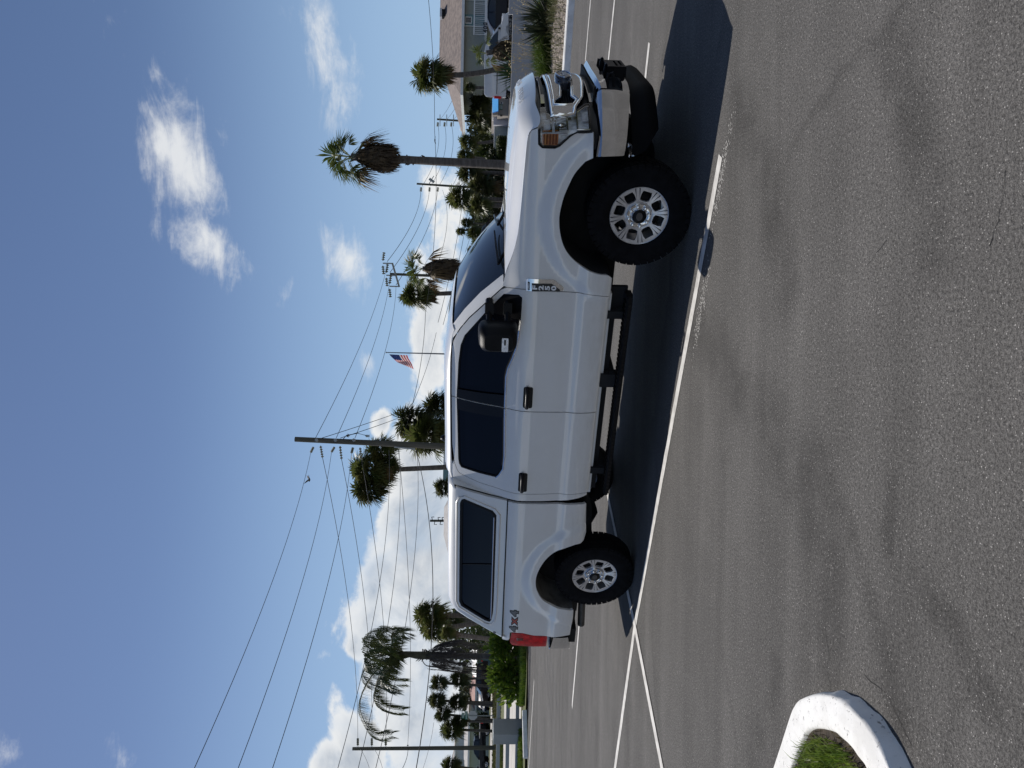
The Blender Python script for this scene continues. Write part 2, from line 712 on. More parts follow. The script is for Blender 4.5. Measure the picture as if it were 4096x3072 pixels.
SILVER = mat('silver_letters', (0.80, 0.81, 0.82), 0.3, metal=0.15)
TRIMB = mat('gloss_black_trim', (0.004, 0.0045, 0.006), 0.22, spec=0.3)
DAMB = mat('air_dam_black', (0.004, 0.004, 0.0045), 0.6, spec=0.06, bump=0.1, bscale=250)
STEEL = mat('exhaust_steel', (0.09, 0.088, 0.085), 0.5, metal=0.6, var=0.4, vscale=9)


def lens_mat():
    m_ = bpy.data.materials.new("clear_lens")
    m_.use_nodes = True
    nt = m_.node_tree
    nt.nodes.clear()
    t = NT(nt)
    g = t.n('ShaderNodeBsdfGlossy')
    g.inputs['Roughness'].default_value = 0.02
    tr = t.n('ShaderNodeBsdfTransparent')
    tr.inputs[0].default_value = (0.93, 0.94, 0.95, 1)
    fr = t.n('ShaderNodeFresnel')
    fr.inputs[0].default_value = 1.5
    mx = t.n('ShaderNodeMixShader')
    nt.links.new(fr.outputs[0], mx.inputs[0])
    nt.links.new(tr.outputs[0], mx.inputs[1])
    nt.links.new(g.outputs[0], mx.inputs[2])
    o = t.n('ShaderNodeOutputMaterial')
    nt.links.new(mx.outputs[0], o.inputs[0])
    return m_


LENS = lens_mat()


# ================================================================== setting
STAINS = [[(2780, 1300), (3055, 1667), (3240, 1944), (3330, 2330), (3318, 2690)], [(3280, 1840), (3420, 2200), (3525, 2617), (3600, 2880)],
          [(3577, 1918), (3564, 2176)], [(3706, 2332), (3823, 2565), (3965, 2850)], [(3110, 2680), (3040, 2930)], [(3560, 200), (3690, 620), (3760, 980)], [(2960, 420), (3080, 760), (3150, 1150)]]
STAINW = [.26, .085, .06, .075, .09, .16, .20]


def asphalt(name, base, light=0.0, speck=1.0, wear=None):
    m_ = bpy.data.materials.new(name)
    m_.use_nodes = True
    t = NT(m_.node_tree)
    b = m_.node_tree.nodes['Principled BSDF']
    vec = t.n('ShaderNodeTexCoord').outputs['Object']
    big = t.noise(vec, 0.35, 4.0, 0.6)
    mid = t.noise(vec, 1.6, 5.0, 0.65)
    fine = t.noise(vec, 70.0, 3.0, 0.7)
    grit = t.noise(vec, 190.0, 2.0, 0.6)
    # faint arcs left by tyres turning round the planted island
    mp = t.n('ShaderNodeMapping')
    mp.inputs['Location'].default_value = (1.2, -2.6, 0)
    t.val(mp.inputs[0], vec)
    ln = t.n('ShaderNodeVectorMath', operation='LENGTH')
    t.val(ln.inputs[0], mp.outputs[0])
    rad = t.m('ADD', t.m('MULTIPLY', ln.outputs['Value'], 1.0), t.m('MULTIPLY', t.noise(vec, 0.7, 5.0), 1.6))
    cx = t.n('ShaderNodeCombineXYZ')
    t.val(cx.inputs[0], rad)
    arcs = t.noise(cx.outputs[0], 1.5, 6.0, 0.7)
    # streaks that run across the lot
    mp2 = t.n('ShaderNodeMapping')
    mp2.inputs['Rotation'].default_value = (0, 0, R(31))
    mp2.inputs['Scale'].default_value = (0.12, 2.2, 1)
    t.val(mp2.inputs[0], vec)
    strk = t.noise(mp2.outputs[0], 1.0, 6.0, 0.65)
    vor = t.n('ShaderNodeTexVoronoi', feature='F1')
    vor.inputs['Scale'].default_value = 120.0
    t.val(vor.inputs['Vector'], vec)
    vcol = t.n('ShaderNodeSeparateColor')
    t.val(vcol.inputs[0], vor.outputs['Color'])
    sp = t.m('MULTIPLY', t.m('SUBTRACT', 1.0, t.ramp(vor.outputs['Distance'], 0.12, 0.40)), t.ramp(vcol.outputs[0], 0.82, 1.0))
    k = t.m('ADD', 1.0, t.m('MULTIPLY', t.m('SUBTRACT', big, 0.5), 0.7))
    k = t.m('MULTIPLY', k, t.m('ADD', 1.0, t.m('MULTIPLY', t.m('SUBTRACT', mid, 0.5), 0.45)))
    k = t.m('MULTIPLY', k, t.m('ADD', 1.0, t.m('MULTIPLY', t.m('SUBTRACT', fine, 0.5), 2.6)))
    k = t.m('MULTIPLY', k, t.m('ADD', 1.0, t.m('MULTIPLY', t.m('SUBTRACT', grit, 0.5), 2.6)))
    k = t.m('MULTIPLY', k, t.m('ADD', 1.0, t.m('MULTIPLY', t.m('SUBTRACT', strk, 0.5), 0.9)))
    dk = t.m('MULTIPLY', t.ramp(arcs, 0.52, 0.68), t.ramp(t.noise(vec, 0.8, 4.0, .6), 0.38, 0.62))
    k = t.m('MULTIPLY', k, t.m('SUBTRACT', 1.0, t.m('MULTIPLY', dk, 0.30)))
    if wear:
        # tyre-worn and oily bands where cars swing round the island
        wob = t.n('ShaderNodeTexNoise')
        wob.inputs['Scale'].default_value = 3.0
        wob.inputs['Detail'].default_value = 6.0
        wob.inputs['Roughness'].default_value = .7
        t.val(wob.inputs['Vector'], vec)
        off = t.n('ShaderNodeVectorMath', operation='SUBTRACT')
        t.val(off.inputs[0], wob.outputs['Color'])
        off.inputs[1].default_value = (.5, .5, .5)
        ad = t.n('ShaderNodeVectorMath', operation='MULTIPLY_ADD')
        t.val(ad.inputs[0], off.outputs[0])
        ad.inputs[1].default_value = (.30, .30, 0)
        t.val(ad.inputs[2], vec)
        tot = None
        for px, w in zip(STAINS, STAINW):
            P = [gnd(*q) for q in px]
            for i in range(len(P) - 1):
                A, B = P[i], P[i + 1]
                ba = B - A
                pa = t.n('ShaderNodeVectorMath', operation='SUBTRACT')
                t.val(pa.inputs[0], ad.outputs[0])
                pa.inputs[1].default_value = A
                dt = t.n('ShaderNodeVectorMath', operation='DOT_PRODUCT')
                t.val(dt.inputs[0], pa.outputs[0])
                dt.inputs[1].default_value = ba / ba.length_squared
                h = t.m('MULTIPLY', dt.outputs['Value'], 1.0, clamp=True)
                sc = t.n('ShaderNodeVectorMath', operation='SCALE')
                sc.inputs[0].default_value = ba
                t.val(sc.inputs['Scale'], h)
                df = t.n('ShaderNodeVectorMath', operation='DISTANCE')
                t.val(df.inputs[0], pa.outputs[0])
                t.val(df.inputs[1], sc.outputs[0])
                g = t.m('SUBTRACT', 1.0, t.ramp(df.outputs['Value'], w * .15, w * 1.5))
                tot = g if tot is None else t.m('MAXIMUM', tot, g)
        tot = t.m('MULTIPLY', tot, t.ramp(t.noise(vec, 2.4, 6.0, .7), .25, .62))
        k = t.m('MULTIPLY', k, t.m('SUBTRACT', 1.0, t.m('MULTIPLY', tot, .30)))
    k = t.m('MAXIMUM', k, 0.15)
    k = t.m('ADD', k, t.m('MULTIPLY', sp, 3.6 * speck))
    mul = t.n('ShaderNodeVectorMath', operation='SCALE')
    mul.inputs[0].default_value = base
    t.val(mul.inputs['Scale'], k)
    t.val(b.inputs['Base Color'], mul.outputs[0])
    b.inputs['Roughness'].default_value = 0.82
    b.inputs['Specular IOR Level'].default_value = 0.12
    bp = t.n('ShaderNodeBump')
    bp.inputs['Strength'].default_value = 0.9
    bp.inputs['Distance'].default_value = 0.014
    h = t.m('ADD', t.m('MULTIPLY', fine, 0.7), t.m('MULTIPLY', grit, 0.3))
    t.val(bp.inputs['Height'], h)
    m_.node_tree.links.new(bp.outputs[0], b.inputs['Normal'])
    MATS[name] = m_
    return m_


ASPH = asphalt('asphalt', (0.113, 0.1075, 0.101), wear=True)
ASPH2 = asphalt('driveway_asphalt', (0.105, 0.100, 0.094), speck=.4)
CONC = mat('street_concrete', (0.50, 0.465, 0.42), .85, var=.18, vscale=.8, bump=.1, bscale=8)
WALKC = mat('sidewalk_concrete', (0.46, 0.43, 0.39), .85, var=.15, vscale=.5)
TURF = mat('turf', (0.085, 0.105, 0.030), .95, var=.5, vscale=.9, col2=(0.125, 0.115, 0.050), bump=.5, bscale=12)
LINEP = mat('road_paint', (0.66, 0.64, 0.60), .7, var=.3, vscale=9, col2=(0.46, 0.44, 0.41), bump=.2, bscale=80)
def kerb_paint():
    m_ = bpy.data.materials.new('painted_kerb')
    m_.use_nodes = True
    t = NT(m_.node_tree)
    b = m_.node_tree.nodes['Principled BSDF']
    vec = t.n('ShaderNodeTexCoord').outputs['Object']
    c = t.mix(t.ramp(t.noise(vec, 4.0, 6.0, .65), .38, .70), (.83, .82, .79), (.70, .685, .65))
    chip = t.ramp(t.noise(vec, 34.0, 5.0, .75, .8), .61, .67)
    scuff = t.m('MULTIPLY', t.ramp(t.noise(vec, 7.0, 7.0, .8, 1.2), .60, .70), .55)
    c = t.mix(scuff, c, (.40, .385, .36))
    c = t.mix(chip, c, (.26, .25, .235))
    t.val(b.inputs['Base Color'], c)
    b.inputs['Roughness'].default_value = .8
    bp = t.n('ShaderNodeBump')
    bp.inputs['Strength'].default_value = .5
    bp.inputs['Distance'].default_value = .006
    t.val(bp.inputs['Height'], t.m('SUBTRACT', t.noise(vec, 45.0, 6.0, .7), t.m('MULTIPLY', chip, .6)))
    m_.node_tree.links.new(bp.outputs[0], b.inputs['Normal'])
    return m_


KERBW = kerb_paint()
SOIL = mat('soil', (0.045, 0.034, 0.024), .95, var=.5, vscale=9, bump=.6, bscale=30)
STUCCO = mat('grey_stucco', (0.40, 0.40, 0.405), .85, var=.05, vscale=2)
WHITEP = mat('white_trim', (0.80, 0.80, 0.78), .6, var=.06, vscale=3)


def sheet(name, pts, z, material):
    me = bpy.data.meshes.new(name)
    me.from_pydata([(p[0], p[1], z) for p in pts], [], [tuple(range(len(pts)))])
    me.update()
    if me.polygons[0].normal.z < 0:
        me.flip_normals()
    o = link(name, me, material)
    return tag(o, kind='structure')


sheet('ground', [(-900, -200), (900, -200), (900, 1500), (-900, 1500)], -.05, TURF)
sheet('parking_lot', [(-60, -20), (60, -20), (60, 15.0), (7.9, 15.52), (6.3, 16.30), (-2, 25.3), (-8.2, 26.0), (-14.5, 24.6), (-60, 20)], 0, ASPH)
sheet('driveway', [(60, 14.9), (60, 70), (2, 70), (-3, 26), (6.3, 16.2), (7.9, 15.4)], -.004, ASPH2)
sheet('street', [(-140, 28.9), (-5.0, 28.9), (-3.5, 47.2), (-140, 47.2)], -.012, CONC)
sheet('street_seam', [(-140, 40.2), (-4.2, 40.2), (-4.2, 40.34), (-140, 40.34)], -.008, mat('seam_tar', (.12, .11, .10), .8))
sheet('sidewalk', [(-200, 74), (-8, 74), (-6, 88), (-200, 88)], -.010, WALKC)


def stripe(px, w=.10, ext=(0, 0)):
    pts = [gnd(*q) for q in px]
    d0 = (pts[1] - pts[0]).normalized()
    d1 = (pts[-1] - pts[-2]).normalized()
    pts[0] = pts[0] - d0 * ext[0]
    pts[-1] = pts[-1] + d1 * ext[1]
    L, R_ = [], []
    rnd = random.Random(3)
    fine = []
    for i in range(len(pts) - 1):
        n = max(1, int((pts[i + 1] - pts[i]).length / .25))
        fine += [pts[i].lerp(pts[i + 1], k / n) for k in range(n)]
    fine.append(pts[-1])
    for i, q in enumerate(fine):
        d = (fine[min(i + 1, len(fine) - 1)] - fine[max(0, i - 1)]).normalized()
        nn = Vector((-d.y, d.x, 0))
        L.append(q + nn * (w / 2 + rnd.uniform(-.004, .004)))
        R_.append(q - nn * (w / 2 + rnd.uniform(-.004, .004)))
    mb = MB()
    mb.grid([L, R_])
    o = mb.build('parking_line', LINEP)
    for v in o.data.vertices:
        v.co.z = .004
    return tag(o, kind='structure')


stripe([(2884, 624), (2540, 2505), (2461, 3072)], .10, (0, 3))
o = stripe([(2412, 1880), (2543, 2512), (2651, 3072)], .10, (0, 2))
for v in o.data.vertices:
    v.co.z = .008
stripe([(2319, 2480), (2289, 2828)], .10, (2.2, 0))
stripe([(2137, 2720), (2115, 3072)], .11, (.0, 6))
stripe([(2598, 171), (2581, 325)], .10, (0, .9))
stripe([(2459, 0), (2432, 266)], .10, (4, 1))
stripe([(2363, 0), (2340, 271)], .10, (5, 1.2))
stripe([(2158, 248), (2173, 305)], .12, (0, 1.5))

def smear(px, wx, wy, seed):
    """pale dust ground into the surface: a scatter of thin flakes"""
    rnd = random.Random(seed)
    c0 = gnd(*px)
    V, Fc = [], []
    for k in range(260):
        x, y = rnd.gauss(0, wx), rnd.gauss(0, wy)
        q = c0 + Vector((.854, -.520, 0)) * x + Vector((.520, .854, 0)) * y
        s = rnd.uniform(.003, .010)
        a = rnd.uniform(0, 6.28)
        i = len(V)
        for k2 in range(4):
            V.append((q.x + s * math.cos(a + k2 * 1.57) * rnd.uniform(.6, 1.4), q.y + s * math.sin(a + k2 * 1.57) * rnd.uniform(.6, 1.4), .003))
        Fc.append((i, i + 1, i + 2, i + 3))
    me = bpy.data.meshes.new('paint_dust')
    me.from_pydata(V, [], Fc)
    me.update()
    tag(link('paint_dust', me, mat('paint_dust', (.40, .385, .36), .9)), 'pale worn dust flecks scattered on the asphalt by the long white line', 'dust', kind='stuff')


smear((2805, 1235), .16, .035, 1)
smear((2890, 690), .22, .03, 2)


def crack(px, w, seed):
    rnd = random.Random(seed)
    P = [gnd(*q) for q in px]
    fine = []
    for i in range(len(P) - 1):
        n = max(2, int((P[i + 1] - P[i]).length / .05))
        for k in range(n):
            q = P[i].lerp(P[i + 1], k / n)
            fine.append(q + Vector((rnd.gauss(0, .007), rnd.gauss(0, .007), 0)))
    fine.append(P[-1])
    L, R_ = [], []
    for i, q in enumerate(fine):
        d = (fine[min(i + 1, len(fine) - 1)] - fine[max(0, i - 1)]).normalized()
        n = Vector((-d.y, d.x, 0)) * w * rnd.uniform(.25, 1.0) * .5
        L.append((q.x + n.x, q.y + n.y, .002))
        R_.append((q.x - n.x, q.y - n.y, .002))
    mb = MB()
    mb.grid([L, R_])
    tag(mb.build('asphalt_crack', mat('crack_dark', (.012, .011, .010), .95)), kind='structure')


crack([(4030, 690), (4000, 830), (3975, 930), (3960, 985)], .0035, 1)
crack([(3545, 975), (3500, 1020), (3470, 1060)], .0025, 2)
crack([(3310, 2540), (3318, 2620), (3312, 2700), (3325, 2760)], .003, 3)
crack([(3460, 2700), (3560, 2800), (3610, 2900), (3650, 2985)], .003, 4)
crack([(2260, 2620), (2270, 2800), (2290, 3072)], .012, 5)

# --- foreground island: white kerb round a patch of grass
KO = [(-2.45, 4.45), (-2.054, 4.227), (-1.88, 4.125), (-1.703, 4.023), (-1.616, 3.965), (-1.545, 3.885), (-1.468, 3.736), (-1.417, 3.616), (-1.391, 3.530), (-1.377, 3.431), (-1.374, 3.330), (-1.382, 3.230), (-1.413, 3.130), (-1.470, 3.026), (-1.56, 2.88), (-1.74, 2.64), (-2.0, 2.34), (-2.45, 1.9)]
KI = [(-2.45, 4.24), (-2.10, 4.065), (-1.99, 4.01), (-1.875, 3.948), (-1.736, 3.852), (-1.674, 3.805), (-1.620, 3.725), (-1.568, 3.594), (-1.545, 3.52), (-1.534, 3.455), (-1.534, 3.36), (-1.545, 3.27), (-1.562, 3.21), (-1.615, 3.11), (-1.70, 2.97), (-1.87, 2.74), (-2.11, 2.46), (-2.45, 2.15)]


def dense(P, n):
    P = [Vector((a, b, 0)) for a, b in P]
    out = []
    for i in range(len(P) - 1):
        p0, p1, p2, p3 = P[max(0, i - 1)], P[i], P[i + 1], P[min(len(P) - 1, i + 2)]
        for k in range(n):
            t = k / n
            out.append(.5 * ((2 * p1) + (p2 - p0) * t + (2 * p0 - 5 * p1 + 4 * p2 - p3) * t * t + (3 * p1 - p0 - 3 * p2 + p3) * t ** 3))
    out.append(P[-1])
    return out


ko, ki = dense(KO, 4), dense(KI, 4)
rk = random.Random(5)
rows = []
for i, (a, b) in enumerate(zip(ko, ki)):
    d = (a - b).normalized()
    j = .004 * math.sin(i * .9) + rk.uniform(-.0015, .0015)
    j2 = .003 * math.sin(i * .55 + 1) + rk.uniform(-.001, .001)
    near = .014 + .012 * max(0.0, -d.y)
    rows.append([a + d * (near + .006 + j) + Vector((0, 0, -.02)), a + d * (near + j) + Vector((0, 0, .02)), a + d * (.004 + j2) + Vector((0, 0, .062)), a - d * .002 + Vector((0, 0, .0735)), a - d * .012 + Vector((0, 0, .0755)),
                 a.lerp(b, .5) + Vector((0, 0, .077 + j2 * .3)), b + d * .012 + Vector((0, 0, .076)), b + Vector((0, 0, .071 + j * .5)), b - d * .006 + Vector((0, 0, .03))])
mb = MB()
mb.grid(rows)
kerb = mb.build('island_curb', KERBW, smooth=True)
tag(kerb, kind='structure')
sheet('island_soil', [(p.x, p.y) for p in ki] + [(-3.0, 2.3), (-3.0, 4.1)], .055, SOIL)


def blades(name, poly, n, h0, h1, w, z, material, seed, lean=.5, dens=None, bend=.5):
    """loose grass: bent blades standing inside a polygon"""
    rnd = random.Random(seed)
    xs = [p[0] for p in poly]
    ys = [p[1] for p in poly]
    V, Fc = [], []
    k = 0
    tries = 0
    while k < n and tries < n * 20:
        tries += 1
        x, y = rnd.uniform(min(xs), max(xs)), rnd.uniform(min(ys), max(ys))
        if not inside((x, y), poly):
            continue
        if dens and rnd.random() > dens(x, y):
            continue
        a = rnd.uniform(0, 6.283)
        h = rnd.uniform(h0, h1)
        ln = rnd.uniform(0, lean) * h
        dx, dy = math.cos(a), math.sin(a)
        b = rnd.uniform(0, 6.283)
        wx, wy = math.cos(b) * w * .5, math.sin(b) * w * .5
        i = len(V)
        mx, my = x + dx * ln * .35, y + dy * ln * .35
        V += [(x - wx, y - wy, z), (x + wx, y + wy, z), (mx + wx * .8, my + wy * .8, z + h * .6), (mx - wx * .8, my - wy * .8, z + h * .6), (x + dx * ln, y + dy * ln, z + h * (1 - bend * .3 * ln / max(h, .01)))]
        Fc += [(i, i + 1, i + 2, i + 3), (i + 3, i + 2, i + 4)]
        k += 1
    me = bpy.data.meshes.new(name)
    me.from_pydata(V, [], Fc)
    me.update()
    o = link(name, me, material)
    return tag(o, kind='stuff')


GRASSM = leafmat('grass_blades', (0.120, 0.205, 0.018), (0.200, 0.255, 0.050), 8.0, .45, .42)
DRYM = leafmat('dry_grass', (0.13, 0.105, 0.045), (0.085, 0.070, 0.030), 7.0, .7, .25)
isl = inset([(p.x, p.y) for p in ki] + [(-3.0, 2.3), (-3.0, 4.1)], .01)
isl2 = inset([(p.x, p.y) for p in ki] + [(-3.0, 2.3), (-3.0, 4.1)], .045)
o = blades('island_grass', isl2, 13000, .035, .110, .006, .055, GRASSM, 11, 1.0)
tag(o, 'green grass filling the white curbed island in the foreground', 'grass')
o = blades('dry_grass_fringe', isl, 4200, .012, .045, .004, .055, DRYM, 12, 1.2)
tag(o, 'dry brown thatch along the inner edge of the island curb', 'grass')


# --- planted bed on the right with its kerb
kf = [gnd(2304, -160), gnd(2300, 0), gnd(2290, 140), gnd(2280, 284), gnd(2273, 400), gnd(2266, 560)]
dirk = [(kf[min(i + 1, 5)] - kf[max(i - 1, 0)]).normalized() for i in range(6)]
rows = []
for p, d in zip(kf, dirk):
    n = Vector((d.y, -d.x, 0))
    if n.y < 0:
        n = -n
    rows.append([p + Vector((0, 0, -.02)), p + n * .03 + Vector((0, 0, .12)), p + n * .05 + Vector((0, 0, .142)), p + n * .17 + Vector((0, 0, .145)), p + n * .19 + Vector((0, 0, .08))])
mb = MB()
mb.grid(rows)
tag(mb.build('bed_curb', KERBW), kind='structure')
back = [gnd(2232, -160), gnd(2229, 0), gnd(2226, 140), gnd(2221, 284), gnd(2214, 420), gnd(2208, 560)]
bedpoly = [(p.x + .06, p.y + .18) for p in kf] + [(p.x, p.y) for p in reversed(back)]
sheet('planting_bed', bedpoly, .085, SOIL)


def chips(name, poly, n, s0, s1, z, material, seed, label, flat=.6):
    rnd = random.Random(seed)
    xs = [p[0] for p in poly]
    ys = [p[1] for p in poly]
    mb = MB()
    k = 0
    while k < n:
        x, y = rnd.uniform(min(xs), max(xs)), rnd.uniform(min(ys), max(ys))
        if not inside((x, y), poly):
            continue
        s = rnd.uniform(s0, s1)
        rot = Matrix.Rotation(rnd.uniform(0, 6.28), 3, 'Z') @ Matrix.Rotation(rnd.uniform(-.6, .6), 3, 'X')
        v = [rot @ Vector(q) * s + Vector((x, y, z + s * flat * .3)) for q in ((1, 0, 0), (0, .7, 0), (-1, .1, 0), (0, -.7, .1), (.1, 0, flat), (-.2, .2, -flat))]
        mb.add(v, [(0, 1, 4), (1, 2, 4), (2, 3, 4), (3, 0, 4), (1, 0, 5), (2, 1, 5), (3, 2, 5), (0, 3, 5)])
        k += 1
    o = mb.build(name, material, fix=False)
    return tag(o, label, 'gravel', kind='stuff')


chips('stone_mulch', inset(bedpoly, .05), 3600, .03, .085, .09, mat('stone_chips', (.36, .31, .26), .9, var=.5, vscale=6, col2=(.16, .13, .10)), 21, 'pale broken stones and bark covering the planted bed behind the curb')
o = blades('bed_weeds', inset(bedpoly, .15), 1500, .10, .32, .012, .09, leafmat('weeds', (.09, .11, .03), (.19, .17, .08), 3.0), 22, .9, lambda x, y: 1 if math.sin(x * 3.1) + math.sin(x * 1.3 + 1) > .5 else .15)
tag(o, 'thin straggling weeds between the stones of the planted bed', 'weeds')

GRASSD = leafmat('deep_grass', (0.050, 0.095, 0.010), (0.095, 0.140, 0.024), 4.0, .5, .35)
SEEDM = mat('seed_heads', (.55, .43, .24), .8, var=.4, vscale=20)
rg = random.Random(9)


def clump_mesh(seed, n, h, spread, w):
    rnd = random.Random(seed)
    V, Fc = [], []
    for _ in range(n):
        a = rnd.uniform(0, 6.283)
        r0 = abs(rnd.gauss(0, .35)) * spread * .5
        x, y = r0 * math.cos(a), r0 * math.sin(a)
        a2 = a + rnd.gauss(0, .5)
        hh = h * rnd.uniform(.55, 1.0)
        out = spread * rnd.uniform(.1, .9)
        b = rnd.uniform(0, 6.28)
        wx, wy = math.cos(b) * w / 2, math.sin(b) * w / 2
        P = []
        for t in (0, .4, .75, 1):
            P.append((x + math.cos(a2) * out * t ** 1.8, y + math.sin(a2) * out * t ** 1.8, hh * (t - .22 * t * t * out / spread)))
        i = len(V)
        for q, k in zip(P[:3], (1, .9, .6)):
            V += [(q[0] - wx * k, q[1] - wy * k, q[2]), (q[0] + wx * k, q[1] + wy * k, q[2])]
        V.append(P[3])
        Fc += [(i, i + 1, i + 3, i + 2), (i + 2, i + 3, i + 5, i + 4), (i + 4, i + 5, i + 6)]
    me = bpy.data.meshes.new('clump')
    me.from_pydata(V, [], Fc)
    me.update()
    return me


CL = [clump_mesh(k, 330, .75, .55, .012) for k in range(3)]
for m_ in CL:
    m_.materials.append(GRASSD)


def seeds_mesh(seed):
    rnd = random.Random(seed)
    mb = MB()
    for _ in range(15):
        a = rnd.uniform(0, 6.28)
        r_ = rnd.uniform(.1, .55)
        h = rnd.uniform(.80, 1.30)
        top = Vector((r_ * math.cos(a), r_ * math.sin(a), h))
        mb.tube([(top.x * .2, top.y * .2, .3), (top.x * .7, top.y * .7, h * .8), tuple(top)], [.003, .0025, .002], 3, cap=False)
        for q in range(2):
            c = top + Vector((rnd.uniform(-.05, .05), rnd.uniform(-.05, .05), rnd.uniform(-.05, .03)))
            s = rnd.uniform(.012, .020)
            mb.add([c + Vector(v) * s for v in ((1, 0, 0), (-.5, .8, 0), (-.5, -.8, 0), (0, 0, 1.2), (0, 0, -1))], [(0, 1, 3), (1, 2, 3), (2, 0, 3), (1, 0, 4), (2, 1, 4), (0, 2, 4)])
    me = mb.mesh('seeds')
    me.materials.append(SEEDM)
    return me


SM = [seeds_mesh(k) for k in (1, 2)]
cl_lab = ['green ornamental grass clump nearest the pickup grille, with yellow seed heads', 'second grass clump from the grille in the bed, yellow seed heads above it',
          'full grass clump with many seed heads left of the spiky yucca pair', 'grass clump half hidden beside the nearer spiky yucca in the bed',
          'grass clump right behind the two spiky yuccas with tall seed heads', 'outermost grass clump of the bed towards the edge of the view', 'small grass clump behind the pickup nose in the planted bed']
for i, (x, y, sc) in enumerate([(2208, 272, 1.0), (2206, 235, 1.05), (2204, 195, 1.1), (2206, 150, 1.0), (2206, 70, .9), (2206, 22, .95), (2210, 310, .9)]):
    p = gnd(x, y, .09)
    e = empty('grass_clump', (p.x, p.y, .085), i * 1.3, cl_lab[i], 'ornamental grass', 'ornamental grass clumps in the planted bed')
    e.scale = (sc * 1.05, sc * 1.05, sc * .82)
    b_ = bpy.data.objects.new('blades', CL[i % 3])
    COL.objects.link(b_)
    b_.parent = e
    b_ = bpy.data.objects.new('seed_heads', SM[i % 2])
    COL.objects.link(b_)
    b_.parent = e

YUC = leafmat('yucca_leaf', (0.020, 0.030, 0.014), (0.045, 0.055, 0.030), 3.0, .4, .1)


def spiky(name, loc, n, L, w, material, label, seed, up=.2, cat='yucca', group=None):
    rnd = random.Random(seed)
    e = empty(name, loc, 0, label, cat, group)
    V, Fc = [], []
    for _ in range(n):
        a = rnd.uniform(0, 6.283)
        el = rnd.uniform(up, 1.45)
        l = L * rnd.uniform(.75, 1.1)
        d = Vector((math.cos(a) * math.cos(el), math.sin(a) * math.cos(el), math.sin(el)))
        sd = d.cross(Vector((0, 0, 1))).normalized()
        nn = sd.cross(d)
        P = [Vector((0, 0, .12)), d * l * .4 + Vector((0, 0, .1)), d * l + Vector((0, 0, .1 - .10 * l * math.cos(el)))]
        i = len(V)
        ww = w * rnd.uniform(.8, 1.2)
        V += [tuple(P[0] - sd * ww * .35), tuple(P[0] + sd * ww * .35), tuple(P[1] + sd * ww * .5), tuple(P[1] - sd * ww * .5), tuple(P[1] - nn * ww * .25), tuple(P[2])]
        Fc += [(i, i + 1, i + 2, i + 4), (i, i + 4, i + 3), (i + 3, i + 4, i + 5), (i + 4, i + 2, i + 5)]
    me = bpy.data.meshes.new('leaves')
    me.from_pydata(V, [], Fc)
    me.update()
    link('leaves', me, material, e)
    mb = MB()
    mb.tube([(0, 0, -.05), (0, 0, .18)], [.07, .05], 8)
    mb.build('stem', SOIL, e)
    return e


p = gnd(2212, 118, .09)
spiky('yucca', (p.x, p.y, .085), 60, .80, .075, YUC, 'dark stiff yucca in the bed, the one nearer the pickup', 31)
p = gnd(2210, 62, .09)
spiky('yucca', (p.x, p.y, .085), 64, .85, .07, YUC, 'dark stiff yucca in the bed, the one nearer the view edge', 32)

# --- boundary wall behind the driveway
mb = MB()
A, B = gnd(2157, 0), gnd(2146, 280)
dw = (B - A).normalized()
nrm = Vector((-dw.y, dw.x, 0))
if nrm.y < 0:
    nrm = -nrm
def wall_seg(s0, s1, z):
    pts = [A + dw * s0, A + dw * s1, A + dw * s1 + nrm * .2, A + dw * s0 + nrm * .2]
    mb.add([(q.x, q.y, -.05) for q in pts] + [(q.x, q.y, z) for q in pts], [(0, 1, 5, 4), (1, 2, 6, 5), (2, 3, 7, 6), (3, 0, 4, 7), (4, 5, 6, 7)])
K0 = .46
wall_seg(-9, K0, 1.005)
wall_seg(K0, 14, .865)
tag(mb.build('boundary_wall', STUCCO), 'low smooth grey wall with a stepped top in front of the white van', 'wall')
mb = MB()
for s0, s1 in ((-9, 2.45), (2.75, 14)):
    q0, q1 = A + dw * s0 - nrm * .22, A + dw * s1 - nrm * .22
    mb.add([(q0.x, q0.y, -.02), (q1.x, q1.y, -.02), (q1.x, q1.y, .12), (q0.x, q0.y, .12), (q0.x + nrm.x * .2, q0.y + nrm.y * .2, .13), (q1.x + nrm.x * .2, q1.y + nrm.y * .2, .13)],
           [(0, 1, 2, 3), (3, 2, 5, 4)])
tag(mb.build('wall_curb', mat('grey_kerb', (.48, .49, .52), .8, var=.2, vscale=3)), kind='structure')

# --- left edge: strip of grass, fence, wheel stop
sheet('verge', [gnd(2116, 2380)[:2], gnd(2111, 2700)[:2], gnd(2106, 2850)[:2], (-14, 26.0), (-60, 22), (-60, 28.9), (-5, 28.9), (-3, 27.6)], .03, TURF)
strip = [gnd(2113, 2440)[:2], gnd(2109, 2700)[:2], gnd(2103, 2822)[:2], gnd(2093, 2822)[:2], gnd(2094, 2700)[:2], gnd(2099, 2440)[:2]]
GRB = leafmat('bright_grass', (0.075, 0.140, 0.012), (0.13, 0.18, 0.03), 2.0, .5, .4)
tag(blades('grass_strip', strip, 9000, .10, .24, .02, .03, GRB, 41, .6), 'bright trimmed grass strip edging the lot below the leafy hedge', 'grass')
st2 = [gnd(2094, 2915)[:2], gnd(2096, 3120)[:2], gnd(2086, 3120)[:2], gnd(2086, 2915)[:2]]
tag(blades('fence_grass', st2, 2600, .08, .2, .02, .03, GRB, 42, .7), 'patchy grass along the foot of the rail fence beyond the pillar', 'grass')
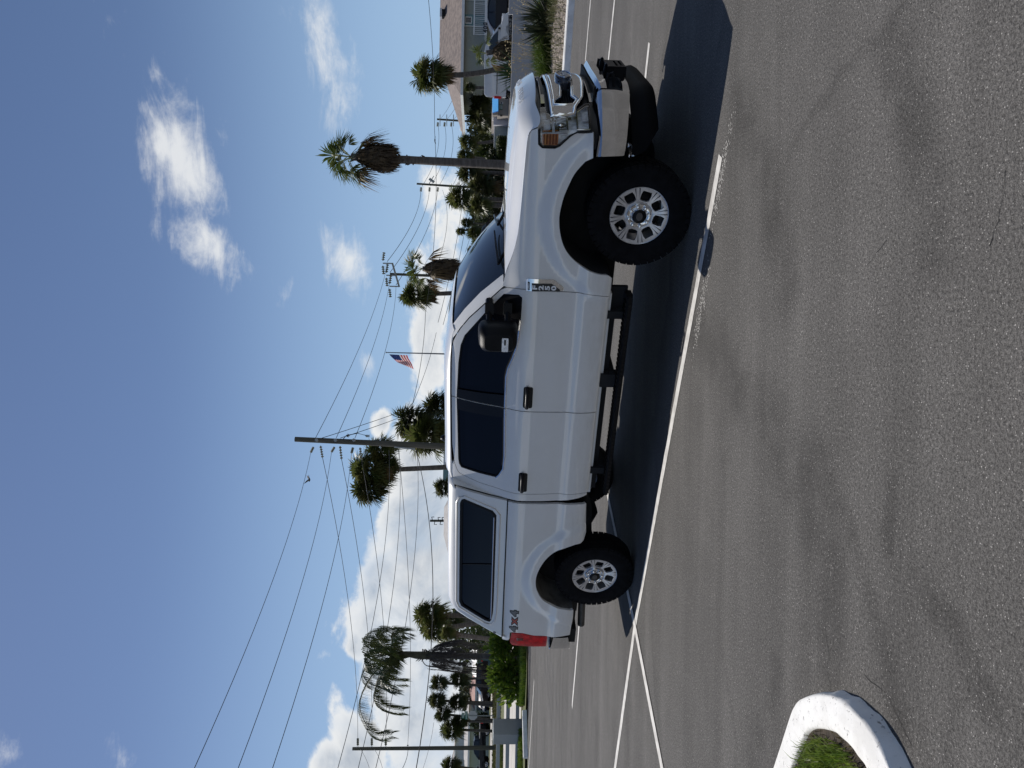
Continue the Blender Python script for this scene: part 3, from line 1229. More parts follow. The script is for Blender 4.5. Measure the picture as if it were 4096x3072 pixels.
tag(blades('street_grass', [gnd(2012, 2880)[:2], gnd(2012, 3110)[:2], gnd(2000, 3110)[:2], gnd(2000, 2880)[:2]], 3500, .12, .3, .05, -.02, leafmat('verge_grass', (.08, .12, .02), (.15, .15, .05), 1.0, .6, .3), 43, .7),
    'grass tufts on the far side of the concrete street left of the pillar', 'grass')
tag(blades('far_lawn_grass', [gnd(2003, 2650)[:2], gnd(2003, 3110)[:2], gnd(1972, 3110)[:2], gnd(1972, 2650)[:2]], 5000, .10, .25, .09, -.04, leafmat('lawn', (.075, .085, .02), (.13, .115, .045), .3, .7, .3), 44, .7),
    'wide mown lawn between the concrete street and the sidewalk', 'grass')
chips('leaf_litter', [gnd(2099, 2560)[:2], gnd(2097, 2825)[:2], gnd(2086, 2825)[:2], gnd(2088, 2560)[:2]], 900, .03, .08, .035, mat('litter', (.22, .16, .10), .9, var=.5, vscale=8, col2=(.09, .06, .04)), 45, 'brown leaf litter and stones under the leafy hedge')

fence = empty('rail_fence', (gnd(2085, 2890).x, 28.35, 0), 0, 'grey three-rail fence joined to a square pillar beside the street', 'fence')
fx, fy = fence.location.x, fence.location.y
mb = MB()
mb.box((0, 0, .505), (.62, .62, 1.05), Matrix.Rotation(R(-35), 3, 'Z'))
pil = mb.build('pillar', STUCCO, fence, bevel=.012)
mb = MB()
mb.box((0, 0, 1.042), (.64, .64, .028), Matrix.Rotation(R(-35), 3, 'Z'))
mb.build('pillar_cap', WHITEP, pil)
RAILM = mat('fence_rail', (.42, .44, .46), .7, var=.05, vscale=3)
for z0, z1 in ((.115, .245), (.455, .590), (.795, .925)):
    mb = MB()
    mb.bx(-9, -.36, -.03, .03, z0, z1)
    mb.build('rail', RAILM, fence, bevel=.006)
    mb = MB()
    mb.bx(.30, 4.6, .10, .16, z0, z1)
    mb.build('rail', RAILM, fence, bevel=.006)
for x in (-4.6, -8.9, 4.6):
    mb = MB()
    mb.bx(x - .06, x + .06, -.06 if x < 0 else .17, .06 if x < 0 else .29, -.05, .95)
    mb.build('fence_post', RAILM, fence)

a, b_ = gnd(2107, 2848), gnd(2112, 3037)
d = (b_ - a)
ang = math.atan2(d.y, d.x)
L = d.length
ws_ = empty('wheel_stop', ((a.x + b_.x) / 2, (a.y + b_.y) / 2 + .09, 0), ang, 'long white concrete wheel stop in front of the grey pillar', 'wheel stop')
mb = MB()
mb.prism([(-.09, 0), (.09, 0), (.075, .13), (.05, .15), (-.05, .15), (-.075, .13)], -L / 2, L / 2, lambda y, z, h: (h, y, z))
mb.build('concrete_bar', KERBW, ws_, bevel=.008)
for q in (-.38, .38):
    mb = MB()
    mb.tube([(q * L, 0, .149), (q * L, 0, .153)], .014, 8)
    mb.build('anchor_pin', DARK, ws_)

# ================================================================== pickup truck
_wz = curve_fn([.45, .52, .58, .64, .80, .865, .90, 1.05, 1.20, 1.29, 1.34, 1.40, 1.46, 1.48, 1.70, 1.90, 1.96, 1.99],
               [.90, .935, .972, 1.000, 1.014, 1.004, 1.000, 1.005, 1.005, 1.000, .990, .970, .945, .936, .866, .785, .757, .738])
_capw = curve_fn([1.40, 1.47, 1.60, 1.90, 1.97, 2.04], [.962, .952, .930, .872, .848, .80])
ARCHES = ((4.06, .425, .030, .64), (0.0, .425, .026, .62))


def yw(X, Z):
    """half width of the body at height Z, X metres ahead of the rear axle"""
    w = _wz(Z)
    low = sstep((1.44 - Z) / 0.1)
    w -= 0.010 * ((X - 2.2) / 2.4) ** 2
    if X > 4.2:
        w -= 0.035 * ((X - 4.2) / 0.54) ** 2 * low
    if X < -0.6:
        w -= 0.030 * ((-0.6 - X) / 0.5) ** 2
    for cx, cz, a, rr in ARCHES:
        r_ = math.hypot(X - cx, Z - cz)
        if r_ < rr + 0.24 and Z > 0.45:
            w += a * sstep((rr + 0.19 - r_) / 0.12) * low
    if 3.36 < X < 4.7 and Z > 1.34:                       # fender shoulder rolls in under the bonnet edge
        w += 0.012 * sstep((X - 3.36) / 0.2) * sstep((Z - 1.34) / 0.06)
    return w


def body(s, off=0.0):
    return lambda X, Z: (X, s * (yw(X, Z) + off), Z)


def capsurf(s, off=0.0):
    return lambda X, Z: (X, s * (_capw(Z) + off - 0.02 * max(0, -0.4 - X) ** 2), Z)


TYAW, TX, TY = -0.5472, -1.5705, 9.3799
truck = empty('pickup_truck', (TX, TY, 0), TYAW,
              'big white crew cab pickup with white camper shell parked in the foreground', 'pickup truck')

FDOOR = [(3.352, .600), (3.370, .79), (3.375, .865), (3.381, 1.015), (3.390, 1.33), (3.378, 1.49), (3.352, 1.535), (3.19, 1.672), (3.025, 1.807),
         (2.90, 1.888), (2.814, 1.932), (2.76, 1.953), (2.693, 1.966), (2.50, 1.974), (2.153, 1.976), (2.153, 1.46), (2.153, .87), (2.153, .608)]
FWIN = [(3.312, 1.353), (3.334, 1.385), (3.316, 1.512), (3.13, 1.656), (2.84, 1.853), (2.728, 1.890), (2.535, 1.911), (2.168, 1.926),
        (2.168, 1.468), (2.494, 1.467), (2.585, 1.452), (2.70, 1.415), (2.798, 1.388), (2.94, 1.370), (3.143, 1.355)]
RDOOR = [(2.143, .608), (2.143, 1.46), (2.143, 1.976), (1.597, 1.972), (1.373, 1.948), (1.292, 1.925), (1.249, 1.895), (1.196, 1.695), (1.163, 1.448),
         (1.161, 1.353), (1.166, 1.08), (1.173, .877), (1.172, .796), (1.185, .612), (1.238, .600)]
RWIN = [(2.128, 1.926), (1.42, 1.911), (1.362, 1.903), (1.324, 1.880), (1.309, 1.70), (1.30, 1.533), (1.345, 1.500), (1.432, 1.463), (1.585, 1.455), (2.128, 1.468)]
CORNER = [(1.178, .612), (1.165, .796), (1.166, .877), (1.159, 1.08), (1.154, 1.353), (1.156, 1.448), (1.189, 1.697), (1.242, 1.900), (1.288, 1.931), (1.372, 1.955),
          (1.372, 1.985), (1.20, 1.982), (1.135, 1.960), (1.100, 1.86), (1.085, 1.70), (1.072, 1.43), (1.068, 1.30), (1.073, 1.076), (1.082, .871), (1.118, .70), (1.150, .612)]
FENDER = [(3.360, .598), (3.525, .600), (3.556, .640), (3.566, .717), (3.611, .836), (3.692, .945), (3.787, 1.021), (3.905, 1.066), (4.05, 1.086), (4.19, 1.068),
          (4.275, 1.044), (4.407, .989), (4.505, .911), (4.536, .852), (4.725, .862), (4.721, .976), (4.686, 1.035), (4.608, 1.113), (4.590, 1.15),
          (4.590, 1.252), (4.615, 1.284), (4.738, 1.292), (4.718, 1.338), (4.675, 1.362), (4.60, 1.370), (4.474, 1.377), (3.96, 1.404), (3.80, 1.424),
          (3.66, 1.458), (3.52, 1.500), (3.392, 1.525), (3.386, 1.49), (3.398, 1.33), (3.389, 1.015), (3.383, .865), (3.378, .79)]
BED = [(1.036, .606), (.656, .577), (.556, .594), (.526, .625), (.504, .704), (.432, .850), (.314, .963), (.178, 1.030), (.03, 1.066), (-.10, 1.062), (-.20, 1.035),
       (-.30, .985), (-.37, .915), (-.43, .812), (-.475, .66), (-.506, .622), (-.923, .628), (-.952, .83), (-.948, .88), (-.930, 1.045), (-.890, 1.165), (-.878, 1.300),
       (-.895, 1.318), (-1.015, 1.318), (-1.04, 1.335), (-1.045, 1.398), (-.384, 1.398), (.533, 1.398), (1.03, 1.404), (1.032, 1.05)]
CAPSIDE = [(1.035, 1.410), (1.062, 1.62), (1.098, 1.80), (1.125, 1.935), (.60, 1.945), (-.50, 1.950), (-.575, 1.940), (-.645, 1.905), (-.72, 1.810), (-.80, 1.695),
           (-.88, 1.565), (-.955, 1.440), (-.965, 1.410)]
CAPWIN = [(.978, 1.872), (.992, 1.845), (.884, 1.551), (.830, 1.512), (-.40, 1.512), (-.60, 1.516), (-.715, 1.530), (-.752, 1.552), (-.738, 1.605), (-.560, 1.875), (-.49, 1.898), (.38, 1.893), (.93, 1.890)]


def smooth_run(P, i0, i1, n=4):
    """replace a run of outline points by a smooth curve through them"""
    run = P[i0:i1]
    out = []
    for i in range(len(run) - 1):
        p0, p1, p2, p3 = [Vector(run[max(0, min(len(run) - 1, k))]) for k in (i - 1, i, i + 1, i + 2)]
        for k in range(n):
            t = k / n
            out.append(tuple(.5 * ((2 * p1) + (p2 - p0) * t + (2 * p0 - 5 * p1 + 4 * p2 - p3) * t * t + (3 * p1 - p0 - 3 * p2 + p3) * t ** 3)))
    return P[:i0] + out + P[i1 - 1:]


FENDER = smooth_run(FENDER, 1, 13)
FARCH = FENDER[1:47]
BED = smooth_run(BED, 2, 17)
BARCH = BED[4:54]


def side_parts(s):
    """doors, fender, bed side, cap side of one flank: s = -1 right, +1 left"""
    near = s < 0
    rs = 0.05 if near else 0.12
    out = lambda u, v: (0, s, 0)
    # --- front door
    d = panel('front_door', FDOOR, body(s), PAINT, truck, [FWIN], rs, 0.03, out)
    seal = panel('window_seal', FWIN, body(s, -0.006), RUBBER, d, [inset(FWIN, 0.017)], 0.08, 0.02, out)
    panel('window', inset(FWIN, 0.012), body(s, -0.014), GLASS, d, (), 0.08, 0.0, out)
    rp = [(2.1545, 1.926), (2.248, 1.924), (2.262, 1.75), (2.276, 1.58), (2.287, 1.470), (2.1545, 1.468)]
    panel('pillar_trim', rp, body(s, 0.003), TRIMB, d, (), 0.06, 0.012, out)
    tri = [(3.312, 1.356), (3.331, 1.387), (3.314, 1.509), (3.20, 1.600), (3.13, 1.652), (3.115, 1.56), (3.10, 1.40), (3.10, 1.358)]
    panel('mirror_sail', tri, body(s, 0.006), PLAST, d, (), 0.05, 0.02, out)
    mb = MB()
    mb.tube([body(s, 0.004)(x, z) for x, z in ((3.10, 1.357), (2.94, 1.370), (2.80, 1.388), (2.70, 1.414), (2.588, 1.450), (2.494, 1.465), (2.155, 1.466))], 0.011, 6)
    auto_smooth(mb.build('belt_moulding', CHROME, d), 60)
    hnd = MB()
    hbx = [(2.19, 1.215), (2.42, 1.215), (2.42, 1.302), (2.19, 1.302)]
    panel('handle_bezel', rounded(hbx, .022), body(s, 0.004), PLAST, d, (), 0.05, 0.006, out)
    mb = MB()
    mb.tube([body(s, o)(x, 1.268) for x, o in ((2.20, .006), (2.215, .038), (2.26, .046), (2.36, .046), (2.40, .038), (2.412, .006))], 0.019, 8)
    auto_smooth(mb.build('door_handle', PLAST, d), 60)
    # --- rear door
    d = panel('rear_door', RDOOR, body(s), PAINT, truck, [RWIN], rs, 0.03, out)
    panel('window_seal', RWIN, body(s, -0.006), RUBBER, d, [inset(RWIN, 0.017)], 0.08, 0.02, out)
    panel('window', inset(RWIN, 0.012), body(s, -0.014), GLASS, d, (), 0.08, 0.0, out)
    rp = [(2.1415, 1.926), (2.016, 1.923), (2.020, 1.75), (2.028, 1.58), (2.037, 1.472), (2.1415, 1.468)]
    panel('pillar_trim', rp, body(s, 0.003), TRIMB, d, (), 0.06, 0.012, out)
    mb = MB()
    mb.tube([body(s, 0.004)(x, z) for x, z in ((2.141, 1.466), (1.585, 1.453), (1.432, 1.461), (1.345, 1.498), (1.302, 1.530))], 0.011, 6)
    auto_smooth(mb.build('belt_moulding', CHROME, d), 60)
    hbx = [(1.19, 1.220), (1.425, 1.220), (1.425, 1.307), (1.19, 1.307)]
    panel('handle_bezel', rounded(hbx, .022), body(s, 0.004), PLAST, d, (), 0.05, 0.006, out)
    mb = MB()
    mb.tube([body(s, o)(x, 1.272) for x, o in ((1.205, .006), (1.22, .038), (1.265, .046), (1.36, .046), (1.40, .038), (1.415, .006))], 0.019, 8)
    auto_smooth(mb.build('door_handle', PLAST, d), 60)
    # --- fender, cab corner, bed side
    fe = panel('front_fender', FENDER, body(s), PAINT, truck, (), rs * .64, 0.03, out)
    panel('cab_corner', CORNER, body(s), PAINT, truck, (), rs, 0.03, out)
    bd = panel('bed_side', BED, body(s), PAINT, truck, (), rs * .64, 0.03, out)
    cs = panel('cap_side', CAPSIDE, capsurf(s), PAINT, truck, [CAPWIN], rs, 0.03, out)
    panel('cap_window_frame', CAPWIN, capsurf(s, 0.003), RUBBER, cs, [inset(CAPWIN, 0.028)], 0.08, 0.03, out)
    g = panel('window', inset(CAPWIN, 0.024), capsurf(s, -0.012), GLASS, cs, (), 0.08, 0.0, out)
    mb = MB()
    mb.tube([capsurf(s, -0.008)(x, z) for x, z in ((.13, 1.535), (.105, 1.70), (.07, 1.872))], 0.007, 6)
    mb.build('window_divider', PLAST, g)
    mb = MB()
    mb.tube([capsurf(s, 0.002)(x, 1.537) for x in (.80, .4, 0, -.4, -.70)], 0.006, 6)
    mb.build('window_channel', CHROME, g)
    # chrome-lined recess lip round the cap window
    if near:
        mb = MB()
        pts = [capsurf(s, 0.003)(x, z) for x, z in inset(CAPWIN, -0.034)]
        mb.tube(pts + [pts[0]], 0.010, 6)
        auto_smooth(mb.build('window_lip', PAINT, cs), 60)
        # maker's round sticker
        k = 14
        mb = MB()
        mb.prism([(-.918 + .017 * math.cos(6.2832 * i / k), 1.492 + .017 * math.sin(6.2832 * i / k)) for i in range(k)], 0, 1, lambda a, b, h: capsurf(s, 0.002 + .002 * h)(a, b))
        st = mb.build('round_sticker', BLACKDECAL, cs)
        text_mesh('LS', 0.02, lambda x, y, h: capsurf(s, 0.005 + h * .3)(-.918 + x, 1.492 + y), 'sticker_lettering', SILVER, cs, 0.001)
    mb = MB()
    mb.tube([(x, s * (_capw(1.41) + .004), 1.404) for x in (1.035, .5, 0, -.5, -.97)], 0.007, 6)
    mb.build('cap_gasket', RUBBER, cs)
    # arch lips and liners
    for nm, arch, cx in (('front', FARCH, 4.06), ('rear', BARCH, 0.0)):
        mb = MB()
        arc = arch
        rows = []
        for x, z in arc:
            p = Vector(body(s)(x, z))
            rows.append([(p.x, p.y - s * 0.026, p.z), (p.x, p.y - s * 0.30, p.z + .01), (p.x, p.y - s * .62, p.z + .01)])
        mb.grid(rows)
        mb.build('wheel_arch_liner', mat('liner_plastic', (0.010, 0.010, 0.011), .9) if nm == 'front' else mat('bare_inner_bed', (0.12, 0.115, 0.105), .7, var=.5, vscale=6), truck, True)
    # tail lamp
    tl = [(-.952, .885), (-.936, 1.045), (-.896, 1.165), (-.886, 1.296), (-1.045, 1.312), (-1.105, 1.285), (-1.135, 1.05), (-1.140, .885)]
    def tmap(X, Z):
        t = max(0.0, (-1.02 - X) / .12)
        return (X, s * (yw(max(X, -.98), Z) + .006 - .02 * t * t), Z)
    lt = panel('tail_light', rounded(tl, .02), tmap, REDLENS, truck, (), .04, .05, out)
    panel('reverse_lamp', rounded([(-1.015, 1.16), (-.975, 1.16), (-.968, 1.235), (-1.015, 1.235)], .008), lambda X, Z: (X, tmap(X, Z)[1] + s * .002, Z), mat('dark_red', (.12, .004, .006), .15, coat=1.0), lt, (), .05, .004, out)
    return fe, bd


FE, BD = side_parts(-1)
side_parts(1)

# --- bonnet
_zs = curve_fn([3.30, 3.52, 3.66, 3.80, 3.96, 4.474, 4.60, 4.675, 4.718, 4.74], [1.535, 1.502, 1.460, 1.426, 1.406, 1.379, 1.372, 1.363, 1.338, 1.294])
_zc = curve_fn([3.40, 3.70, 4.20, 4.60, 4.80, 4.96], [1.530, 1.506, 1.482, 1.455, 1.432, 1.405])


def xfront(Y):
    return 4.95 - .21 * Y * Y


def hood_pt(u, v):
    """u 0..1 from cowl to nose, v -1..1 across"""
    xr = 3.66 - .16 * abs(v) ** 2.5
    xe_end = 4.74
    a = abs(v)
    Xs = lerp(3.50, xe_end, u)                           # station at the bonnet's outer edge
    ye = yw(Xs, _zs(Xs)) - 0.003
    xf = xfront(min(a * .985, 1.0))
    X = lerp(xr, xf, u)
    Y = math.copysign(a * ye, v)
    s_ = xf - X
    t = a
    edge = _zs(Xs)
    zc = _zc(X)
    g = 0.22 * t * t + 0.78 * sstep((t - .60) / .40) ** 1.1
    z = zc - (zc - edge) * g
    z += 0.018 * sstep((.62 - a) / .08) * sstep(s_ / .5) * sstep((X - 3.7) / .3)          # power dome
    nose = .118 * max(0, 1 - s_ / .15) ** 1.8 * (1 - a ** 5)
    return (X, Y, z - nose)


NU, NV = 44, 56
rows = []
for i in range(NU + 1):
    u = (i / NU) ** .8
    rows.append([hood_pt(u, -1 + 2 * j / NV) for j in range(NV + 1)])
mb = MB()
mb.grid(rows)
lip = [[(p[0], p[1], p[2]) for p in rows[-1]], [(p[0] - .03, p[1] * .99, p[2] - .012) for p in rows[-1]]]
mb.grid(lip)
hood = mb.build('hood', PAINT, truck, True)
if hood.data.polygons[0].normal.z < 0:
    hood.data.flip_normals()

# raised lettering along the nose
def hood_text(x, y, h):
    Y = x
    a = abs(Y) / .95
    xf = xfront(a * .985)
    s_ = .118 - (y + .03) * .75
    u = 1 - s_ / (xf - (3.66 - .16 * a ** 2.5))
    p = Vector(hood_pt(u, Y / .955))
    return (p.x + .003 + h * .5, p.y, p.z + .002 + h)


for word, off_ in (('SUPER', -.255), ('DUTY', .275)):
    text_mesh(word, 0.08, lambda x, y, h, o=off_: hood_text(x + o, y, h), 'nose_lettering', SILVER, hood, 0.002, spacing=1.7, bold=0.001)

# --- cab roof, windshield, pillars
def roof_pt(t, v):
    a = abs(v)
    xfr = 2.865 + .05 * (1 - a * a)
    X = lerp(1.105, xfr, t)
    Xe = lerp(1.115, 2.79, t)
    ze = float(np.interp(Xe, [1.11, 1.20, 1.37, 1.6, 2.5, 2.693, 2.76, 2.81], [1.965, 1.984, 1.981, 1.979, 1.981, 1.972, 1.958, 1.938]))
    ye = yw(Xe, min(ze, 1.985)) + .004
    H = .082 * sstep((t + .02) / .10) * (1 - .62 * sstep((t - .70) / .30))
    prof = (1 - a ** 6) ** .62
    Y = math.copysign(ye * (a ** .98), v)
    if t > .93 and a > .86:
        Y *= 1 - .03 * (t - .93) / .07
    return (X if a < 1 else Xe + .03 * t, Y, ze + H * prof)


vv = [-1, -.995, -.985, -.97, -.95, -.92, -.88, -.82] + [-.74 + .74 * 2 * i / 12 for i in range(13)] + [.82, .88, .92, .95, .97, .985, .995, 1]
mb = MB()
mb.grid([[roof_pt(i / 30, v) for v in vv] for i in range(31)])
roof = mb.build('cab_roof', PAINT, truck, True)
if roof.data.polygons[len(roof.data.polygons) // 2].normal.z < 0:
    roof.data.flip_normals()
for s in (-1, 1):
    mb = MB()
    mb.tube([(x, s * (yw(x, 1.98) + .006), z) for x, z in ((1.30, 1.952), (1.40, 1.977), (1.6, 1.983), (2.2, 1.985), (2.6, 1.980), (2.72, 1.969))], .005, 6)
    mb.build('drip_rail', PLAST, roof)
mb = MB()
mb.lathe([(.001, .062), (.02, .058), (.035, .03), (.045, 0)], 'Z', 14, (1.42, -.42, 2.045))
auto_smooth(mb.build('roof_antenna', PLAST, roof), 60)


def ws_pt(t, v):
    a = abs(v)
    top = Vector(roof_pt(1.0, v * .90))
    top.z -= .012
    bot = Vector((3.44 + .17 * (1 - a ** 2.2), .825 * v, 1.515))
    p = bot.lerp(top, t)
    p += Vector((.35, 0, .6)).normalized() * .045 * math.sin(math.pi * t) * (1 - .3 * a * a)
    return p


mb = MB()
mb.grid([[ws_pt(i / 14, -1 + 2 * j / 24) for j in range(25)] for i in range(15)])
ws = mb.build('windshield', WSGLASS, truck, True)
if ws.data.polygons[0].normal.z < 0:
    ws.data.flip_normals()
for s in (-1, 1):
    cut = [(3.395, 1.510), (3.362, 1.538), (3.20, 1.675), (3.032, 1.813), (2.905, 1.895), (2.818, 1.940), (2.785, 1.962)]
    rows = []
    for i, (x, z) in enumerate(cut):
        t = i / (len(cut) - 1)
        tt = min(1, max(0, (z - 1.515) / (1.935 - 1.515)))
        A = Vector((x, s * (yw(x, z) - .001), z))
        B = ws_pt(min(tt, 1.0), s * .985)
        mid = A.lerp(B, .5) + Vector((.3, s * .5, .4)).normalized() * .012
        C = B - Vector((.02, 0, .035))
        rows.append([A - Vector((0, s * .03, 0)), A, A.lerp(mid, .5) + Vector((.0, s * .004, .003)), mid, B.lerp(mid, .4), B + Vector((.006, 0, .006)), C])
    mb = MB()
    mb.grid(rows)
    auto_smooth(mb.build('windshield_pillar', PAINT, truck), 50)
# cowl and wipers
mb = MB()
mb.grid([[(lerp(3.66 - .16 * abs(v) ** 2.5, 3.62 - .18 * abs(v) ** 2.2, t) - .0 - .16 * t * 0, .93 * v * (1 - .09 * t), lerp(1.484 + .02 * abs(v), 1.512, t)) for v in [-1 + i / 8 for i in range(17)]] for t in (0, .5, 1)])
mb.grid([[(lerp(3.675 - .16 * abs(v) ** 2.5, 3.43 + .17 * (1 - abs(v) ** 2.2), t), .90 * v, 1.478 + .03 * t) for v in [-1 + i / 8 for i in range(17)]] for t in (0, 1)])
cowl = mb.build('cowl_panel', PLAST, truck)
for y0, y1 in ((-.70, -.08), (-.02, .58)):
    mb = MB()
    a, b_ = ws_pt(.03, y0 / .83), ws_pt(.09, y1 / .83)
    up = Vector((.02, 0, .03))
    mb.tube([a + up, a.lerp(b_, .5) + up * 1.1, b_ + up], [.013, .011, .008], 6)
    mb.tube([a + up, a + Vector((.10, .06, -.02)), a + Vector((.13, .1, -.04))], .014, 6)
    mb.build('wiper', PLAST, cowl)

# --- camper shell roof and back
def cap_roof():
    path = [(1.165, 1.960), (1.15, 1.998), (1.10, 2.010), (.60, 2.018), (0, 2.022), (-.50, 2.022), (-.575, 2.012), (-.64, 1.985), (-.70, 1.935), (-.78, 1.815), (-.86, 1.688), (-.94, 1.560), (-1.02, 1.430), (-1.040, 1.402)]
    r_ = .075
    rows = []
    n = len(path)
    for i, (x, z) in enumerate(path):
        p0, p1 = path[max(0, i - 1)], path[min(n - 1, i + 1)]
        d = Vector((p1[0] - p0[0], p1[1] - p0[1])).normalized()
        nrm = Vector((d.y, -d.x))                        # inward in the X-Z plane
        if nrm.dot(Vector((0.1 - x, 1.5 - z))) < 0:
            nrm = -nrm
        row = []
        ang = [0, 12, 25, 40, 55, 70, 80, 90]
        def pt(s, a):
            k = r_ * (1 - math.sin(R(a)))
            X, Z = x + nrm.x * k, z + nrm.y * k
            yb = _capw(min(Z, 2.0)) - .02 * max(0, -.4 - X) ** 2
            return (X, s * (yb - r_ * (1 - math.cos(R(a)))), Z)
        for a in ang:
            row.append(pt(-1, a))
        y0 = abs(row[-1][1])
        for q in range(1, 10):
            f_ = -1 + 2 * q / 10
            crown = .025 * (1 - f_ * f_)
            row.append((x - nrm.x * crown, f_ * y0, z - nrm.y * crown))
        for a in reversed(ang):
            row.append(pt(1, a))
        rows.append(row)
    mb = MB()
    mb.grid(rows)
    o = mb.build('camper_shell_roof', PAINT, truck, True)
    if o.data.polygons[len(o.data.polygons) // 3].normal.z < 0:
        o.data.flip_normals()
    return o


cap = cap_roof()
mb = MB()
mb.grid([[(1.165 - .125 * t, lerp(-.86, .86, q / 6) * (1 + .09 * t), 1.96 - .56 * t) for q in range(7)] for t in (0, .33, .66, 1)])
mb.build('cap_front_wall', PAINT, truck, True)
mb = MB()
mb.grid([[(lerp(-.74, -.985, t) - .018, lerp(-.66, .66, q / 6), lerp(1.90, 1.50, t) + .012) for q in range(7)] for t in (0, .5, 1)])
mb.build('rear_window', GLASS, truck, True)

# --- dark boxes added inside the truck to block light through windows and gaps
mb = MB()
mb.bx(1.13, 3.36, -.86, .86, .60, 1.44)
mb.bx(3.36, 4.50, -.52, .52, .62, 1.33)
mb.bx(-1.0, 1.0, -.60, .60, .72, 1.32)
mb.bx(1.06, 1.15, -.90, .90, .62, 1.40)
mb.bx(1.06, 1.18, -.72, .72, 1.40, 1.93)
mb.build('body_light_block', DARK, truck)
mb = MB()
mb.add([(1.3, -.70, 1.45), (3.0, -.72, 1.45), (2.6, -.60, 1.88), (1.3, -.60, 1.90), (1.3, .70, 1.45), (3.0, .72, 1.45), (2.6, .60, 1.88), (1.3, .60, 1.90)],
       [(0, 1, 2, 3), (4, 7, 6, 5), (1, 5, 6, 2), (0, 3, 7, 4), (3, 2, 6, 7)])
mb.build('cabin_light_block', DARK, truck)
mb = MB()
mb.bx(-.80, .95, -.82, .82, 1.41, 1.86)
mb.build('bed_light_block', DARK, truck)
# tailgate
mb = MB()
mb.bx(-1.06, -1.0, -.80, .80, .86, 1.39)
mb.build('tailgate', PAINT, truck, bevel=.012)
# chassis
mb = MB()
for s in (-1, 1):
    mb.bx(-1.02, 4.55, s * .47 - .045, s * .47 + .045, .50, .66)
for x in (-.9, .4, 1.4, 2.4, 3.3):
    mb.bx(x - .05, x + .05, -.45, .45, .52, .60)
mb.build('frame_rails', DARK, truck)
for nm, x in (('front_axle', 4.06), ('rear_axle', 0.0)):
    mb = MB()
    mb.tube([(x, -.78, .425), (x, .78, .425)], .05, 10)
    mb.lathe([(.02, -.17), (.12, -.12), (.16, 0), (.12, .12), (.02, .17)], 'X', 14, (x, .12, .425))
    for s in (-1, 1):
        mb.tube([(x + .35, s * .5, .60), (x, s * .5, .47), (x - .35, s * .5, .60)], .035, 6)
        mb.tube([(x - .1, s * .42, .40), (x - .22, s * .36, .95)], .035, 8)
    auto_smooth(mb.build(nm, DARK, truck), 50)
mb = MB()
mb.tube([(.2, .0, .46), (3.2, .0, .56)], .045, 10)
mb.tube([(.75, -.30, .55), (2.4, -.30, .55)], .12, 10)
mb.bx(1.3, 2.3, .18, .40, .46, .62)
auto_smooth(mb.build('drive_shaft', DARK, truck), 50)
# bump stops and shackle behind the cab, seen under the bed
mb = MB()
mb.tube([(1.02, -.62, .60), (.70, -.62, .52), (.40, -.62, .50), (0, -.58, .50), (-.5, -.56, .56)], [.03, .045, .05, .05, .03], 6)
mb.build('leaf_spring', DARK, truck)
mb = MB()
mb.tube([(-.30, -.72, .50), (-.60, -.73, .49), (-1.0, -.74, .47)], .042, 14, cap=False)
mb.tube([(-1.0, -.74, .47), (-.7, -.735, .48)], .037, 14)
auto_smooth(mb.build('exhaust_pipe', STEEL, truck), 50)

# --- running boards
for s in (-1, 1):
    mb = MB()
    prof = [(s * .93, .452), (s * 1.04, .460), (s * 1.075, .445), (s * 1.07, .415), (s * 1.03, .402), (s * .94, .405)]
    xs = [1.20, 1.24, 3.30, 3.37]
    for i in range(3):
        pass
    rows = [[(x, y if 1.21 < x < 3.35 else y - s * .02, z) for y, z in prof + [prof[0]]] for x in xs]
    mb.grid(rows)
    mb.add([rows[0][i] for i in range(6)], [(0, 1, 2, 3, 4, 5)])
    mb.add([rows[-1][i] for i in range(6)], [(5, 4, 3, 2, 1, 0)])
    rb = mb.build('running_board', TEXPL, truck)
    mb = MB()
    k = 46
    for i in range(k):
        x = 1.27 + (3.30 - 1.27) * i / (k - 1)
        mb.bx(x - .012, x + .012, s * .95, s * 1.045, .456, .467)
        mb.bx(x - .012, x + .012, s * 1.066, s * 1.076, .414, .442)
    mb.build('step_tread', PLAST, rb)
    mb = MB()
    mb.bx(3.10, 3.40, s * .86, s * .90, .43, .60)
    mb.bx(3.20, 3.36, s * .88, s * .96, .40, .46)
    mb.build('step_end_guard', DARK, rb)
    for x in (1.45, 2.52, 3.16):
        mb = MB()
        mb.bx(x - .05, x + .05, s * .50, s * .95, .47, .52)
        mb.bx(x - (.035 if x != 2.52 else .10), x + .035, s * .88, s * .98, .44, .60)
        mb.build('step_bracket', DARK, rb)
    mb = MB()
    mb.bx(1.16, 3.36, s * .80, s * .885, .515, .61)
    mb.build('pinch_rail', DARK, truck)
    mb = MB()
    mb.bx(1.16, 3.36, s * .90, s * .955, .575, .62)
    mb.build('rocker_sill', mat('white_sill', (.70, .70, .69), .4), truck)


